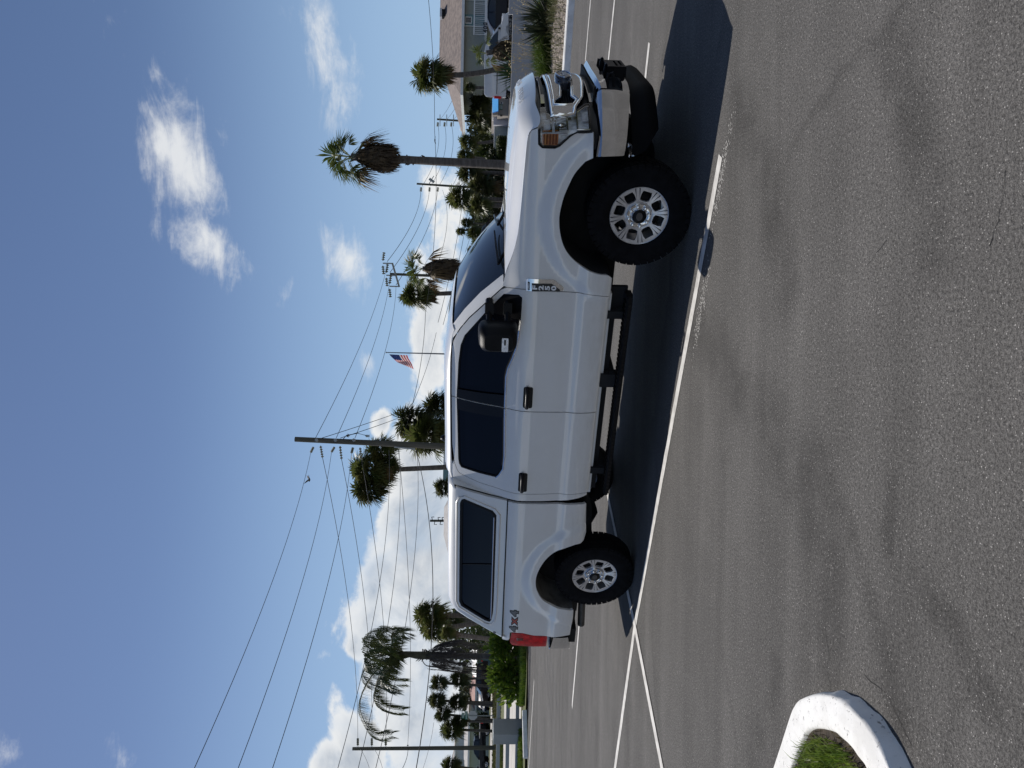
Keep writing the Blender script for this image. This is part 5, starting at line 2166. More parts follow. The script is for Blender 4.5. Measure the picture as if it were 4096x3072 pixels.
def sabal(label, crown, R_px, D, base=None, tr=.17, kind='g', name='cabbage_palm', group=None, dead=0, boots=True, squash=1.0, bow=0.0, extra=()):
    """fan palm: crown centre and base as photo pixels, R_px crown radius in photo pixels, D metres ahead"""
    npalm[0] += 1
    c = at(*crown, D)
    r = R_px * D / F_PX * 1.16
    if base is None:
        b = Vector((c.x, c.y, -.05))
    else:
        b = at(*base, D)
        k = (c - b)
        if b.z > 0:
            b = b - k * ((b.z + .05) / max(k.z, .1))
        b.z = -.05
    e = empty(name, (b.x, b.y, b.z), 0, label, 'palm tree', group)
    ct = c - b
    top = ct - Vector((0, 0, .12 * r))
    trunk_mesh(Vector((0, 0, 0)), top, tr, tr * .85, npalm[0], bow).build('trunk', BARK, e, True)
    cr = bpy.data.objects.new('crown', CROWNS[kind, npalm[0] % 3])
    COL.objects.link(cr)
    cr.parent = e
    cr.location = ct
    cr.scale = (r, r, r * squash)
    cr.rotation_euler = (0, 0, npalm[0] * .37)
    for (ex, er, ek) in extra:                            # more tufts of the same ragged head
        c2 = bpy.data.objects.new('crown', CROWNS[ek, len(ek) % 3])
        COL.objects.link(c2)
        c2.parent = e
        c2.location = at(*ex, D) - b
        c2.scale = [er * D / F_PX] * 3
        c2.rotation_euler = (0, .3, er)
    if boots:
        rnd = random.Random(npalm[0])
        mb = MB()
        for i in range(26):
            t = rnd.uniform(.78, 1.0)
            a = rnd.uniform(0, 6.28)
            q = top * t
            o = Vector((math.cos(a), math.sin(a), 0))
            mb.tube([q + o * tr * .7, q + o * (tr * 1.35 + .05) + Vector((0, 0, .16))], [.05, .02], 4)
        mb.build('leaf_boots', BARKD, e)
    if dead:
        V, Fc = [], []
        rnd = random.Random(npalm[0] + 7)
        for i in range(dead):
            a = rnd.uniform(0, 6.28)
            fan(V, Fc, ct - Vector((0, 0, .1 * r)), Vector((math.cos(a) * .6, math.sin(a) * .6, -1.0)), r * rnd.uniform(.7, 1.0), rnd, 9, 1.0, .6, .4)
        me = bpy.data.meshes.new('dead_fronds')
        me.from_pydata(V, [], Fc)
        me.update()
        link('dead_fronds', me, DEADF2, e)
    return e


def skirted(label, crown, base, D, r, skirt, kindmat, seed, tr=.17, nlive=15, wind=Vector((-.35, 0, 0)), dry=5, wb=.055, lo=-.15):
    """tall skirted fan palm; skirt = (top px, bottom px, half width m)"""
    rnd = random.Random(seed)
    c = at(*crown, D)
    b = at(*base, D)
    k = c - b
    if b.z > 0:
        b = b - k * ((b.z + .05) / k.z)
    b.z = -.05
    e = empty('fan_palm', tuple(b), 0, label, 'palm tree')
    ct = c - b
    trunk_mesh(Vector((0, 0, 0)), ct, tr * 1.05, tr * .8, seed, 0, .035, 14, 16).build('trunk', BARK, e, True)
    mb = MB()
    for i in range(40):
        t = rnd.uniform(.50, .80) if i < 14 else rnd.uniform(.66, .80)
        a = rnd.uniform(0, 6.28)
        o = Vector((math.cos(a), math.sin(a), 0))
        q = ct * t
        mb.tube([q + o * tr * .75, q + o * tr * (1.1 + rnd.random() * .25) + Vector((0, 0, rnd.uniform(-.05, .12)))], [.055, .02], 4)
    mb.build('leaf_stubs', BARKD, e)
    V, Fc = [], []
    for i in range(nlive):
        el = lerp(1.25, lo, i / (nlive - 1)) + rnd.uniform(-.1, .1)
        a = i * 2.4 + rnd.uniform(-.3, .3)
        d = Vector((math.cos(a) * math.cos(el), math.sin(a) * math.cos(el) * .8, math.sin(el))) + wind * .5
        fan(V, Fc, ct, d, r * rnd.uniform(.85, 1.15), rnd, 19, 1.45, .45, .45, wb)
    me = bpy.data.meshes.new('green_fronds')
    me.from_pydata(V, [], Fc)
    me.update()
    link('crown', me, kindmat, e)
    V, Fc = [], []
    for i in range(dry):
        a = rnd.choice([2.6, 3.1, 3.6, 0.2, 5.9]) + rnd.uniform(-.5, .5)
        el = rnd.uniform(-.75, -.1)
        d = Vector((math.cos(a) * math.cos(el), math.sin(a) * math.cos(el), math.sin(el))) + wind * .4
        fan(V, Fc, ct, d, r * rnd.uniform(.9, 1.2), rnd, 14, 1.0, 1.3, .6, wb)
    me = bpy.data.meshes.new('drying_fronds')
    me.from_pydata(V, [], Fc)
    me.update()
    link('drying_fronds', me, DEADF2, e)
    # skirt of dead leaves: strands hanging in layers
    zt, zb = (at(skirt[0], crown[1], D) - b).z, (at(skirt[1], base[1], D) - b).z
    hw = skirt[2]
    V, Fc = [], []
    n = 900
    for i in range(n):
        t = rnd.random() ** .8
        z0 = lerp(zt, zb + .25 * (zt - zb), t)
        ax = ct * (z0 / ct.z)
        a = rnd.uniform(0, 6.283)
        prof = .25 + .75 * math.sin(min(1, (zt - z0) / (zt - zb) + .25) * 2.2)
        o = Vector((math.cos(a), math.sin(a), 0))
        l = (zt - zb) * rnd.uniform(.30, .60) * (.55 + .45 * (z0 - zb) / (zt - zb))
        p0 = Vector((ax.x, ax.y, z0)) + o * hw * prof * rnd.uniform(.25, .6)
        p1 = p0 + o * hw * prof * .34 + Vector((0, 0, -l * .40))
        p2 = p0 + o * hw * prof * rnd.uniform(.22, .50) + Vector((rnd.uniform(-.05, .05), 0, -l))
        sd = Vector((-o.y, o.x, 0)) * rnd.uniform(.025, .055) * (hw / .5)
        j = len(V)
        V += [tuple(p0 - sd * .5), tuple(p0 + sd * .5), tuple(p1 + sd), tuple(p1 - sd), tuple(p2)]
        Fc += [(j, j + 1, j + 2, j + 3), (j + 3, j + 2, j + 4)]
    me = bpy.data.meshes.new('skirt')
    me.from_pydata(V, [], Fc)
    me.update()
    link('dead_skirt', me, DEADF, e)
    return e


skirted('tall fan palm with dead leaf skirt behind the pickup hood, nearest skirted palm', (1405, 628), (2030, 660), 33.0, 1.45, (1425, 1590, .66), FROND2, 61, .185, 18, Vector((-.30, 0, 0)), 7)
mb = None
skirted('skirted fan palm rising behind the windshield beside a bushier palm', (1690, 1075), (1870, 1080), 48.0, 1.55, (1695, 1842, .72), FROND2, 62, .19, 10, Vector((-.2, 0, .15)), 5, .06, .25)
skirted('short skirted palm between the white van and the wall', (1945, 212), (2050, 195), 31.0, .95, (1968, 2048, .42), FROND2, 63, .12, 7, Vector((-.5, 0, -.1)), 2, .06, -.1)

p = at(2046, 290, 30.5)
spiky('agave', (p.x, p.y, -.05), 70, 1.55, .10, leafmat('agave_leaf', (.030, .065, .012), (.060, .105, .025), 2., .35, .2, .5), 'green sword-leaved agave behind the wall in front of the van rear', 64, .15, 'agave')

# right-hand palms
sabal('curved sabal palm against the house with the reddish roof', (1718, 300), 84, 44, (1950, 268), .16, 'g', bow=-.25, dead=14)
sabal('small palm top showing between the house roof tip and the white van', (1878, 350), 26, 60, None, .14, 'd', boots=False)
sabal('sabal palm behind the blue awning nearest the van', (1915, 420), 48, 78, None, .16, 'd', boots=False, group=None)
sabal('ragged sabal palm above the pale wall left of the awning', (1912, 462), 52, 80, None, .16, 'd')
sabal('low sabal palm behind the grey green wall', (1942, 500), 48, 84, None, .16, 'g')
sabal('thin little far palm beside the yellow sign', (1914, 552), 16, 120, None, .12, 'd', boots=False)
sabal('leaning sabal palm over the yellow shop sign', (1872, 572), 44, 70, (1932, 562), .15, 'g', bow=-.2)
sabal('twin sabal crown left of the leaning one behind the tall trunk', (1862, 626), 38, 68, (1960, 640), .15, 'g')
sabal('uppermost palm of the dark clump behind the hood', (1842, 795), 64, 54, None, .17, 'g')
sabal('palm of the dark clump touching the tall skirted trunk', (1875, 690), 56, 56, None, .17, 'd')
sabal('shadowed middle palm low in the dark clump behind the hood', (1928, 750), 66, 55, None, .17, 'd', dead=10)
sabal('left low palm of the dark clump behind the hood', (1915, 820), 52, 52, None, .17, 'g')
sabal('slim palm by the windshield with a straight bare trunk', (1866, 892), 26, 92, (1965, 897), .13, 'd')
sabal('tufted slim palm leaning left above the windshield edge', (1842, 925), 22, 92, (1925, 905), .13, 'g')
sabal('olive palm clump below the slim pair by the windshield', (1896, 930), 34, 88, None, .15, 'g')
sabal('low olive palm touching the windshield pillar line', (1914, 965), 34, 90, None, .15, 'g')
sabal('feathery palm top beside the grey flat building', (1888, 1000), 22, 96, None, .12, 'd', boots=False)
sabal('olive palm behind the teal and white sign', (1925, 815), 30, 104, None, .15, 'g', boots=False)
sabal('dark palm left of the teal and white sign', (1930, 875), 34, 108, None, .15, 'd', boots=False)
# middle
sabal('bushy brown bearded palm left of the skirted one behind the cab', (1664, 1178), 74, 57, (1815, 1172), .17, 'g', dead=26)
sabal('highest palm of the group right above the cab roof', (1648, 1690), 84, 46, None, .18, 'd')
sabal('widest palm of the group right above the cab roof', (1716, 1740), 106, 45, None, .18, 'g', dead=8)
sabal('outermost palm of the group above the cab roof towards the flag', (1760, 1625), 74, 47, None, .18, 'd')
sabal('large ragged palm with a bare trunk beside the utility pole', (1478, 1882), 88, 55, (1795, 1868), .19, 'g', dead=22, extra=(((1478, 1955), 84, 'd'), ((1525, 1800), 72, 'g'), ((1550, 1868), 60, 'd')))
sabal('small dark palm top peeping over the cap roof', (1774, 1952), 46, 60, None, .16, 'd')
# left
sabal('rightmost of the two leaning palms behind the cap', (1722, 2462), 74, 50, (1850, 2462), .17, 'g')
sabal('fuller of the palms behind the sloping cap back', (1738, 2520), 64, 49, (1880, 2495), .17, 'g')
sabal('brownish low palm with a slanting trunk by the cap back', (1790, 2535), 36, 47, (1950, 2555), .15, 'g', dead=8)
sabal('dim palm seen through the gap under the two leaning palms', (1810, 2480), 46, 64, None, .15, 'd', boots=False)
L_ = [((1752, 2731), 40, (1915, 2742), 'd', 'straight palm standing over the black car'), ((1836, 2718), 42, (1915, 2712), 'd', 'low palm between the queen palm and the straight one'),
      ((1748, 2800), 44, (1962, 2822), 'd', 'tallest palm of the row by the stop sign'), ((1828, 2808), 42, (1950, 2810), 'd', 'dark palm leaning beside the tallest of the row'),
      ((1770, 2856), 38, (1961, 2880), 'd', 'palm right above the stop sign and street signs'), ((1806, 2918), 52, (1962, 2924), 'g', 'bushy palm above the dark parked pickup bed'),
      ((1838, 2885), 38, (1962, 2886), 'd', 'palm with the bent trunk left of the stop sign'), ((1802, 3064), 46, (1960, 3085), 'd', 'palm at the far left edge of the view')]
for c_, r_, b_, k_, l_ in L_:
    sabal(l_, c_, r_, 73.5, b_, .13, k_, boots=False)


# --- queen palm with wind-swept feathers
def feather(mb, pts, r, leaf, n, rnd, hang=.75, wind=-.35, w=.012):
    """rachis through pts with thin leaflets both sides, hanging and blown"""
    P = [Vector(p) for p in pts]
    fine = []
    for i in range(len(P) - 1):
        p0, p1, p2, p3 = P[max(0, i - 1)], P[i], P[i + 1], P[min(len(P) - 1, i + 2)]
        for k in range(8):
            t = k / 8
            fine.append(.5 * ((2 * p1) + (p2 - p0) * t + (2 * p0 - 5 * p1 + 4 * p2 - p3) * t * t + (3 * p1 - p0 - 3 * p2 + p3) * t ** 3))
    fine.append(P[-1])
    m_ = len(fine)
    mb[0].tube(fine, [lerp(r, .006, i / (m_ - 1)) for i in range(m_)], 5)
    for k in range(n):
        t = lerp(.16, .99, k / n)
        f_ = t * (m_ - 1)
        i = min(int(f_), m_ - 2)
        p = fine[i].lerp(fine[i + 1], f_ - i)
        d = (fine[i + 1] - fine[i]).normalized()
        for sg in (-1, 1):
            sd = d.cross(Vector((0, 0, 1)))
            if sd.length < .1:
                sd = Vector((0, 1, 0))
            sd.normalize()
            l = leaf * (.45 + .55 * math.sin(math.pi * min(1, t * 1.05) ** .8)) * rnd.uniform(.8, 1.15)
            q = (d * .55 + sd * sg * rnd.uniform(.5, .9) + Vector((wind, 0, 0)) * rnd.uniform(.4, 1.2)).normalized()
            p1 = p + q * l * .45
            p2 = p1 + (q * .35 + Vector((wind * .5, 0, -hang))).normalized() * l * .6
            ww = (sd + Vector((0, 0, .4))).normalized() * w
            j = len(mb[1])
            mb[1].extend([tuple(p), tuple(p1 - ww), tuple(p1 + ww), tuple(p2)])
            mb[2].extend([(j, j + 2, j + 1), (j + 1, j + 2, j + 3)])


QD = 26.6
qb = gnd(2092, 2627)
QD = qb.y
queen = empty('queen_palm', (qb.x, qb.y, 0), 0, 'feathery queen palm blown to the left beside the pickup tail', 'palm tree')


def qp(a, b, dy=0.0):
    """zoomed coordinates to a point of the palm"""
    q = at(1100 + .7065 * a, 1900 + .7065 * b, QD + dy)
    return q - queen.location


trunk_mesh(Vector((0, 0, 0)), qp(880, 1022), .115, .10, 3, 0, .02, 14, 14).build('trunk', mat('queen_bark', (.115, .105, .10), .9, var=.25, vscale=2, bump=.3, bscale=10, stretch=(1, 1, 6)), queen, True)
mb = MB()
mb.tube([qp(960, 1022), qp(880, 1022), qp(800, 1020), qp(740, 1012), qp(680, 1008)], [.12, .145, .13, .09, .05], 10)
mb.build('crown_shaft', mat('crown_shaft', (.075, .072, .045), .8, var=.5, vscale=5, bump=.4, bscale=12), queen, True)
rq = random.Random(77)
live = [
    [qp(800, 1020), qp(690, 1040), qp(590, 1090, -.3), qp(515, 1190, -.6), qp(480, 1300, -.7), qp(510, 1400, -.7), qp(570, 1470, -.6), qp(665, 1468, -.5)],
    [qp(800, 1020), qp(700, 1050), qp(620, 1120, .4), qp(568, 1200, .7), qp(580, 1275, .9), qp(640, 1318, 1.0), qp(730, 1334, 1.1)],
    [qp(800, 1018), qp(680, 1010), qp(580, 1000, -.2), qp(510, 960, -.4), qp(530, 900, -.5), qp(600, 880, -.6), qp(660, 895, -.6)],
    [qp(800, 1018), qp(690, 1000), qp(610, 960, .4), qp(590, 915, .7), qp(650, 885, .9), qp(730, 900, 1.0)],
    [qp(800, 1018), qp(690, 1015), qp(590, 1020, -.8), qp(520, 1040, -1.5), qp(520, 1080, -1.9), qp(600, 1110, -2.1)],
    [qp(800, 1018), qp(690, 1020), qp(600, 1010, .9), qp(545, 990, 1.6), qp(560, 960, 2.0), qp(640, 945, 2.2)],
    [qp(800, 1018), qp(700, 1030), qp(630, 1080, -.7), qp(600, 1150, -1.2), qp(640, 1200, -1.5), qp(700, 1220, -1.6)],
    [qp(800, 1018), qp(720, 1000), qp(665, 960, -.6), qp(670, 910, -.9), qp(720, 890, -1.0), qp(770, 905, -1.0)],
    [qp(800, 1018), qp(700, 1035), qp(640, 1075, 1.0), qp(610, 1120, 1.5), qp(660, 1160, 1.8), qp(740, 1170, 1.9)],
    [qp(800, 1018), qp(680, 1012), qp(560, 1040, .1), qp(500, 1110, .1), qp(520, 1170, .2), qp(590, 1200, .2)],
]
box_ = [MB(), [], []]
for i, pl in enumerate(live):
    feather(box_, pl, .030, .78 if i < 2 else .70, 240 if i < 2 else 140, rq, 1.1 if i < 2 else .9, -.12 if i < 2 else -.38, .014)
box_[0].add(box_[1], box_[2])
box_[0].build('crown', PINNM, queen, fix=False)
deadp = [
    [qp(850, 1008), qp(880, 990), qp(930, 968), qp(1000, 952), qp(1090, 955), qp(1180, 965)],
    [qp(830, 1040), qp(860, 1080), qp(960, 1095), qp(1080, 1110), qp(1180, 1130), qp(1265, 1150)],
    [qp(840, 1030), qp(900, 1045, -.4), qp(1000, 1060, -.5), qp(1110, 1075, -.5), qp(1200, 1100, -.5)],
    [qp(860, 1014), qp(910, 995, .3), qp(1000, 980, .45), qp(1100, 985, .5), qp(1190, 1000, .5)],
    [qp(840, 1020), qp(920, 1020, -.6), qp(1040, 1030, -.7), qp(1160, 1040, -.7)],
    [qp(840, 1025), qp(930, 1070, .3), qp(1050, 1090, .4), qp(1150, 1095, .4)],
    [qp(870, 1010), qp(930, 985, -.25), qp(1030, 965, -.4), qp(1130, 975, -.4)],
    [qp(860, 1034), qp(900, 1052, .2), qp(960, 1075, .25), qp(1040, 1095, .2), qp(1130, 1110, .2)],
]
box_ = [MB(), [], []]
for pl in deadp:
    feather(box_, pl, .018, .55, 150, rq, 1.5, -.06, .010)
box_[0].add(box_[1], box_[2])
box_[0].build('dead_fronds', leafmat('grey_dead_feather', (.050, .043, .040), (.095, .082, .072), 3., .7, .15, .2), queen, fix=False)
mb = MB()
for i in range(30):
    a = rq.uniform(0, 6.28)
    q = qp(rq.uniform(820, 900), 1020)
    o = Vector((math.cos(a), math.sin(a), 0))
    mb.tube([q + o * .09, q + o * .22 + Vector((0, 0, rq.uniform(-.1, .2)))], [.03, .008], 4)
mb.build('leaf_bases', BARKD, queen)


# --- broad-leaved hedge plants beside the queen palm
def leafy(label, centre, size, n, leaf, material, seed, name='shrub', cat='shrub', group=None, stems=6, up=.3, z0=0.0, lumps=7, pointed=True, rz=0.0):
    rnd = random.Random(seed)
    e = empty(name, (centre[0], centre[1], z0), rz, label, cat, group)
    C_ = []
    for k in range(lumps):
        a = rnd.uniform(0, 6.28)
        r_ = rnd.random() ** .5 * .62
        C_.append((Vector((math.cos(a) * r_, math.sin(a) * r_, rnd.uniform(.25, .78))), rnd.uniform(.26, .42)))
    V, Fc = [], []
    for _ in range(n):
        c, rr = rnd.choice(C_)
        d = Vector((rnd.gauss(0, 1), rnd.gauss(0, 1), rnd.gauss(0, 1))).normalized()
        p = c + d * rr * rnd.random() ** .4
        if p.z < .02:
            p.z = rnd.uniform(.02, .2)
        p = Vector((p.x * size[0], p.y * size[1], p.z * size[2]))
        ld = (d + Vector((rnd.uniform(-.7, .7), rnd.uniform(-.7, .7), rnd.uniform(-.5, .6) + up))).normalized()
        sd = ld.cross(Vector((rnd.uniform(-1, 1), rnd.uniform(-1, 1), rnd.uniform(-.4, 1)))).normalized()
        l = leaf * rnd.uniform(.65, 1.2)
        nn = ld.cross(sd)
        i = len(V)
        w = l * (.26 if pointed else .38)
        V += [tuple(p), tuple(p + ld * l * .5 + sd * w + nn * l * .05), tuple(p + ld * l - nn * l * .12), tuple(p + ld * l * .5 - sd * w + nn * l * .05)]
        Fc += [(i, i + 1, i + 2, i + 3)]
    me = bpy.data.meshes.new('foliage')
    me.from_pydata(V, [], Fc)
    me.update()
    link('foliage', me, material, e)
    mb = MB()
    for k in range(stems):
        c, rr = C_[k % len(C_)]
        mb.tube([(rnd.uniform(-.1, .1) * size[0], rnd.uniform(-.1, .1) * size[1], -.05), (c.x * size[0] * .5, c.y * size[1] * .5, c.z * size[2] * .5), (c.x * size[0], c.y * size[1], c.z * size[2])], [.025, .018, .008], 5)
    mb.build('stems', BARKD, e)
    return e


hp = [(2560, 'broad-leaved hedge plant right behind the tail light', .85, .95), (2592, 'broad-leaved hedge plant just right of the queen palm trunk', .80, 1.0), (2668, 'broad-leaved hedge plant just left of the queen palm trunk', .80, .92),
      (2715, 'tallest broad-leaved plant of the hedge left of the queen palm', .85, 1.0), (2762, 'light green hedge plant nearest the grey pillar', .75, .82)]
for i, (y, lab, sx, h) in enumerate(hp):
    q = gnd(2098, y)
    leafy(lab, (q.x, q.y + .25), (sx * .8, .6, h * 1.15), 360, .26, BIGLEAF, 90 + i, 'hedge_plant', 'hedge plant', 'broad-leaved hedge beside the queen palm', z0=.03, up=.5)

# --- hedge block, shrubs and dark undergrowth behind the hood
def hedge_block(label, px0, px1, D, depth, material, seed):
    A_, B_ = at(*px0, D), at(*px1, D)
    x0, x1 = sorted((A_.x, B_.x))
    zt = max(A_.z, B_.z)
    rnd = random.Random(seed)
    e = empty('box_hedge', ((x0 + x1) / 2, D, 0), 0, label, 'hedge')
    V, Fc = [], []
    w = x1 - x0
    for _ in range(5200):
        f_ = rnd.random()
        if f_ < .5:
            p = Vector((rnd.uniform(-w / 2, w / 2), rnd.gauss(0, .05), rnd.uniform(0, zt)))
        elif f_ < .8:
            p = Vector((rnd.uniform(-w / 2, w / 2), rnd.uniform(0, depth), zt + rnd.gauss(0, .05)))
        else:
            p = Vector((rnd.choice((-w / 2, w / 2)) + rnd.gauss(0, .05), rnd.uniform(0, depth), rnd.uniform(0, zt)))
        ld = Vector((rnd.uniform(-1, 1), rnd.uniform(-1, 1), rnd.uniform(-.5, 1))).normalized()
        sd = ld.orthogonal().normalized()
        l = rnd.uniform(.06, .13)
        i = len(V)
        V += [tuple(p), tuple(p + ld * l * .5 + sd * l * .3), tuple(p + ld * l), tuple(p + ld * l * .5 - sd * l * .3)]
        Fc.append((i, i + 1, i + 2, i + 3))
    me = bpy.data.meshes.new('foliage')
    me.from_pydata(V, [], Fc)
    me.update()
    link('foliage', me, material, e)
    mb = MB()
    mb.bx(-w / 2 + .06, w / 2 - .06, .06, depth - .06, -.05, zt - .08)
    mb.build('inner_twigs', SOIL, e)


hedge_block('clipped box hedge behind the hood beside the tall palm trunk', (1990, 646), (2036, 546), 57, 1.4, HEDGEM, 101)
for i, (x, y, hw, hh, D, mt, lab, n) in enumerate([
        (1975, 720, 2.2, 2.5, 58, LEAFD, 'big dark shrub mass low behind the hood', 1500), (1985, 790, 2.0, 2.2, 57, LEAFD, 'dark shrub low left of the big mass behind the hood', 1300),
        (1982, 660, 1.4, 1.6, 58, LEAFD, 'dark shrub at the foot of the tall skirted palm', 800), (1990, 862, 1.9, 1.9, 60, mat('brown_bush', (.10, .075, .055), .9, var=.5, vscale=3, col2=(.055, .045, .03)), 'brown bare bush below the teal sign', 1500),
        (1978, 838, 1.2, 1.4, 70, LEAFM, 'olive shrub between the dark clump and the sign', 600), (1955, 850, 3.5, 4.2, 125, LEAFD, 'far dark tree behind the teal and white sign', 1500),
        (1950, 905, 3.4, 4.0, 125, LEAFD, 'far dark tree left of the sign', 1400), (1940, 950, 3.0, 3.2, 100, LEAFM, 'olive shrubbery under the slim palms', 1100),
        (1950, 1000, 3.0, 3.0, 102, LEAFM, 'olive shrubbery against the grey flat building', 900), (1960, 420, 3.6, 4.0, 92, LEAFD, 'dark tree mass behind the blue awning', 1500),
        (1965, 480, 3.4, 3.6, 92, LEAFD, 'dark trees behind the pale wall', 1300), (1965, 520, 2.6, 3.0, 95, LEAFM, 'olive tree behind the grey green wall', 900),
        (1960, 610, 2.8, 3.0, 96, LEAFM, 'grey olive tree in front of the shop', 1000),
        (1880, 2560, 4.0, 3.4, 78, LEAFM, 'grey green tree behind the cap back', 1300), (1875, 2510, 3.4, 4.0, 84, LEAFM, 'grey tree left of the leaning palms behind the cap', 1200),
        (1862, 2790, 2.6, 2.2, 108, LEAFD, 'dark tree over the pink tiled roof', 800), (1930, 2905, 1.8, 2.0, 94, LEAFD, 'dark hedge left of the bent palm trunk', 700)]):
    q = at(x, y, D)
    z0 = -.05
    zt = at(x - hh * F_PX / D / 2.0, y, D).z
    leafy(lab, (q.x, q.y), (hw, hw * .8, max(zt, hh)), n, .34 * D / 75, mt, 120 + i, 'shrub' if hh < 3 else 'leafy_tree', 'shrub' if hh < 3 else 'tree', z0=z0, lumps=9, pointed=False)

# ================================================================== buildings, vehicles and street things beyond
def rect_box(parent, name, px, D, depth, material, off=0.0, bev=0.0):
    """box whose front face covers a photo rectangle (x0, x1, y0, y1) at D metres, in the parent's frame"""
    x0, x1, y0, y1 = px
    a, b = at(x0, (y0 + y1) / 2, D), at(x1, (y0 + y1) / 2, D)
    c, d = at((x0 + x1) / 2, y0, D), at((x0 + x1) / 2, y1, D)
    L = parent.location if parent is not None else Vector((0, 0, 0))
    mb = MB()
    mb.bx(min(c.x, d.x) - L.x, max(c.x, d.x) - L.x, D + off - L.y, D + off + depth - L.y, min(a.z, b.z) - L.z, max(a.z, b.z) - L.z)
    return mb.build(name, material, parent, bevel=bev)


def place(name, px, D, label, cat, group=None):
    p = at(px[0], px[1], D)
    return empty(name, (p.x, D, 0), 0, label, cat, group)


ROOFP = mat('pinkish_shingle', (.25, .205, .18), .9, var=.3, vscale=2.5, col2=(.15, .125, .115), bump=.4, bscale=9)
ROOFG = mat('pale_shingle', (.42, .40, .38), .9, var=.2, vscale=1.5, bump=.3, bscale=8)
ROOFT = mat('pink_tile', (.40, .24, .20), .85, var=.25, vscale=2, bump=.4, bscale=6)
WGREY = mat('house_grey_green', (.33, .35, .32), .85, var=.06, vscale=1)
WTEAL = mat('teal_wall', (.16, .27, .28), .8, var=.06, vscale=1)
WGREEN = mat('sage_wall', (.40, .44, .36), .85, var=.06, vscale=1)
WBLUE = mat('pale_blue_wall', (.50, .54, .60), .8, var=.06, vscale=1)
WCREAM = mat('cream_wall', (.55, .50, .38), .85, var=.06, vscale=1)
WTAN = mat('tan_wall', (.38, .34, .30), .85, var=.12, vscale=.8)
PANE = mat('window_pane', (.02, .025, .03), .05, spec=.6)
BLUEAWN = mat('blue_awning', (.10, .42, .80), .5)
BLUED = mat('deep_blue', (.01, .12, .40), .5)
SIGNG = mat('sign_green', (.02, .16, .11), .5)
SIGNW = mat('sign_white', (.75, .76, .78), .5, var=.05, vscale=2)
ALUM = mat('bare_aluminium', (.50, .50, .52), .5, metal=.4, var=.06, vscale=3)
YEL = mat('sign_yellow', (.75, .45, .02), .5)
NAVY = mat('sign_navy', (.01, .02, .06), .5)
TEALS = mat('sign_teal', (.015, .16, .20), .5)
BRASS = mat('galvanised', (.34, .35, .35), .5, metal=.5, var=.1, vscale=4)
LETD = mat('dark_lettering', (.03, .035, .045), .6)
LETB = mat('navy_lettering', (.02, .05, .10), .6)
LETL = mat('pale_lettering', (.62, .66, .66), .6)


def hip_roof(parent, name, x0, x1, y0, y1, z0, z1, rx0, rx1, material, over=.4, fascia=.22):
    """hipped roof over a rectangle; the ridge runs from rx0 to rx1"""
    L = parent.location
    ym = (y0 + y1) / 2
    mb = MB()
    X0, X1, Y0, Y1 = x0 - over - L.x, x1 + over - L.x, y0 - over - L.y, y1 + over - L.y
    v = [(X0, Y0, z0), (X1, Y0, z0), (X1, Y1, z0), (X0, Y1, z0), (rx0 - L.x, ym - L.y, z1), (rx1 - L.x, ym - L.y, z1)]
    mb.add(v, [(0, 1, 5, 4), (1, 2, 5), (2, 3, 4, 5), (3, 0, 4), (3, 2, 1, 0)])
    r = mb.build(name, material, parent)
    mb = MB()
    mb.bx(X0 - .02, X1 + .02, Y0 - .05, Y0 - .005, z0 - fascia, z0 + .02)
    mb.bx(X0 - .05, X0 - .005, Y0, Y1, z0 - fascia, z0 + .02)
    mb.build('fascia', WHITEP, r)
    return r


def window(parent, px, D, frame=WHITEP, bars=1, off=-.06):
    f = rect_box(parent, 'window', px, D, .05, frame, off)
    x0, x1, y0, y1 = px
    gx, gy = (x1 - x0) * .12, (y1 - y0) * .12
    n = bars + 1
    for k in range(n):
        ya, yb = lerp(y0 + gy, y1 - gy, k / n), lerp(y0 + gy, y1 - gy, (k + 1) / n)
        g = (y1 - y0) * .03
        p = rect_box(parent, 'pane', (x0 + gx, x1 - gx, ya + g, yb - g), D, .03, PANE, off - .035)
        p.parent = f
    return f


# --- two-storey house with the figure 400
Z1 = lambda a, b: (1740 + .27125 * a, .27125 * b)
D0 = 73.0
h = place('house', (1960, 150), D0, 'two storey grey green house numbered 400 with reddish hipped roof and white balcony', 'house')
xl, xr_ = at(1900, 300, D0).x, at(1900, -260, D0).x
zE = at(1848, 150, D0).z
mb = MB()
mb.bx(xl - h.location.x, xr_ - h.location.x, D0 - h.location.y, D0 + 11 - h.location.y, -1.0, zE)
mb.build('wall', WGREY, h)
xe = at(1846, 396, D0).x
hip_roof(h, 'roof', xe + .45, xr_, D0 - .6, D0 + 11.5, zE, at(1769, 100, D0).z + .55, at(1769, 149, D0).x, at(1769, -180, D0).x, ROOFP)
rect_box(h, 'balcony_slab', Z1(735, 0)[:1] + Z1(772, 0)[:1] + (-60, 138), D0 - 1.5, 1.5, WHITEP)
slabpx = (Z1(735, 0)[0], Z1(772, 0)[0])
text_mesh('400', .55, lambda x, y, hh: (at(1942, 111, D0 - 1.5).x - h.location.x + x, D0 - 1.53 - h.location.y - hh, at(1942, 111, D0).z + y), 'house_number', LETD, h, .01, spacing=1.2, bold=.015)
rl = rect_box(h, 'balcony_rail', (Z1(572, 0)[0], Z1(590, 0)[0], -60, 138), D0 - 1.45, .06, WHITEP)
for k in range(26):
    y = 138 - k * 7.6
    o = rect_box(h, 'baluster', (Z1(590, 0)[0], Z1(735, 0)[0], y - (1.1 if k % 8 else 2.2), y), D0 - 1.44, .04, WHITEP)
    o.parent = rl
sh = rect_box(h, 'doorway_panel', (Z1(420, 0)[0], Z1(735, 0)[0], 60, 105), D0, .08, WTEAL, -.08)
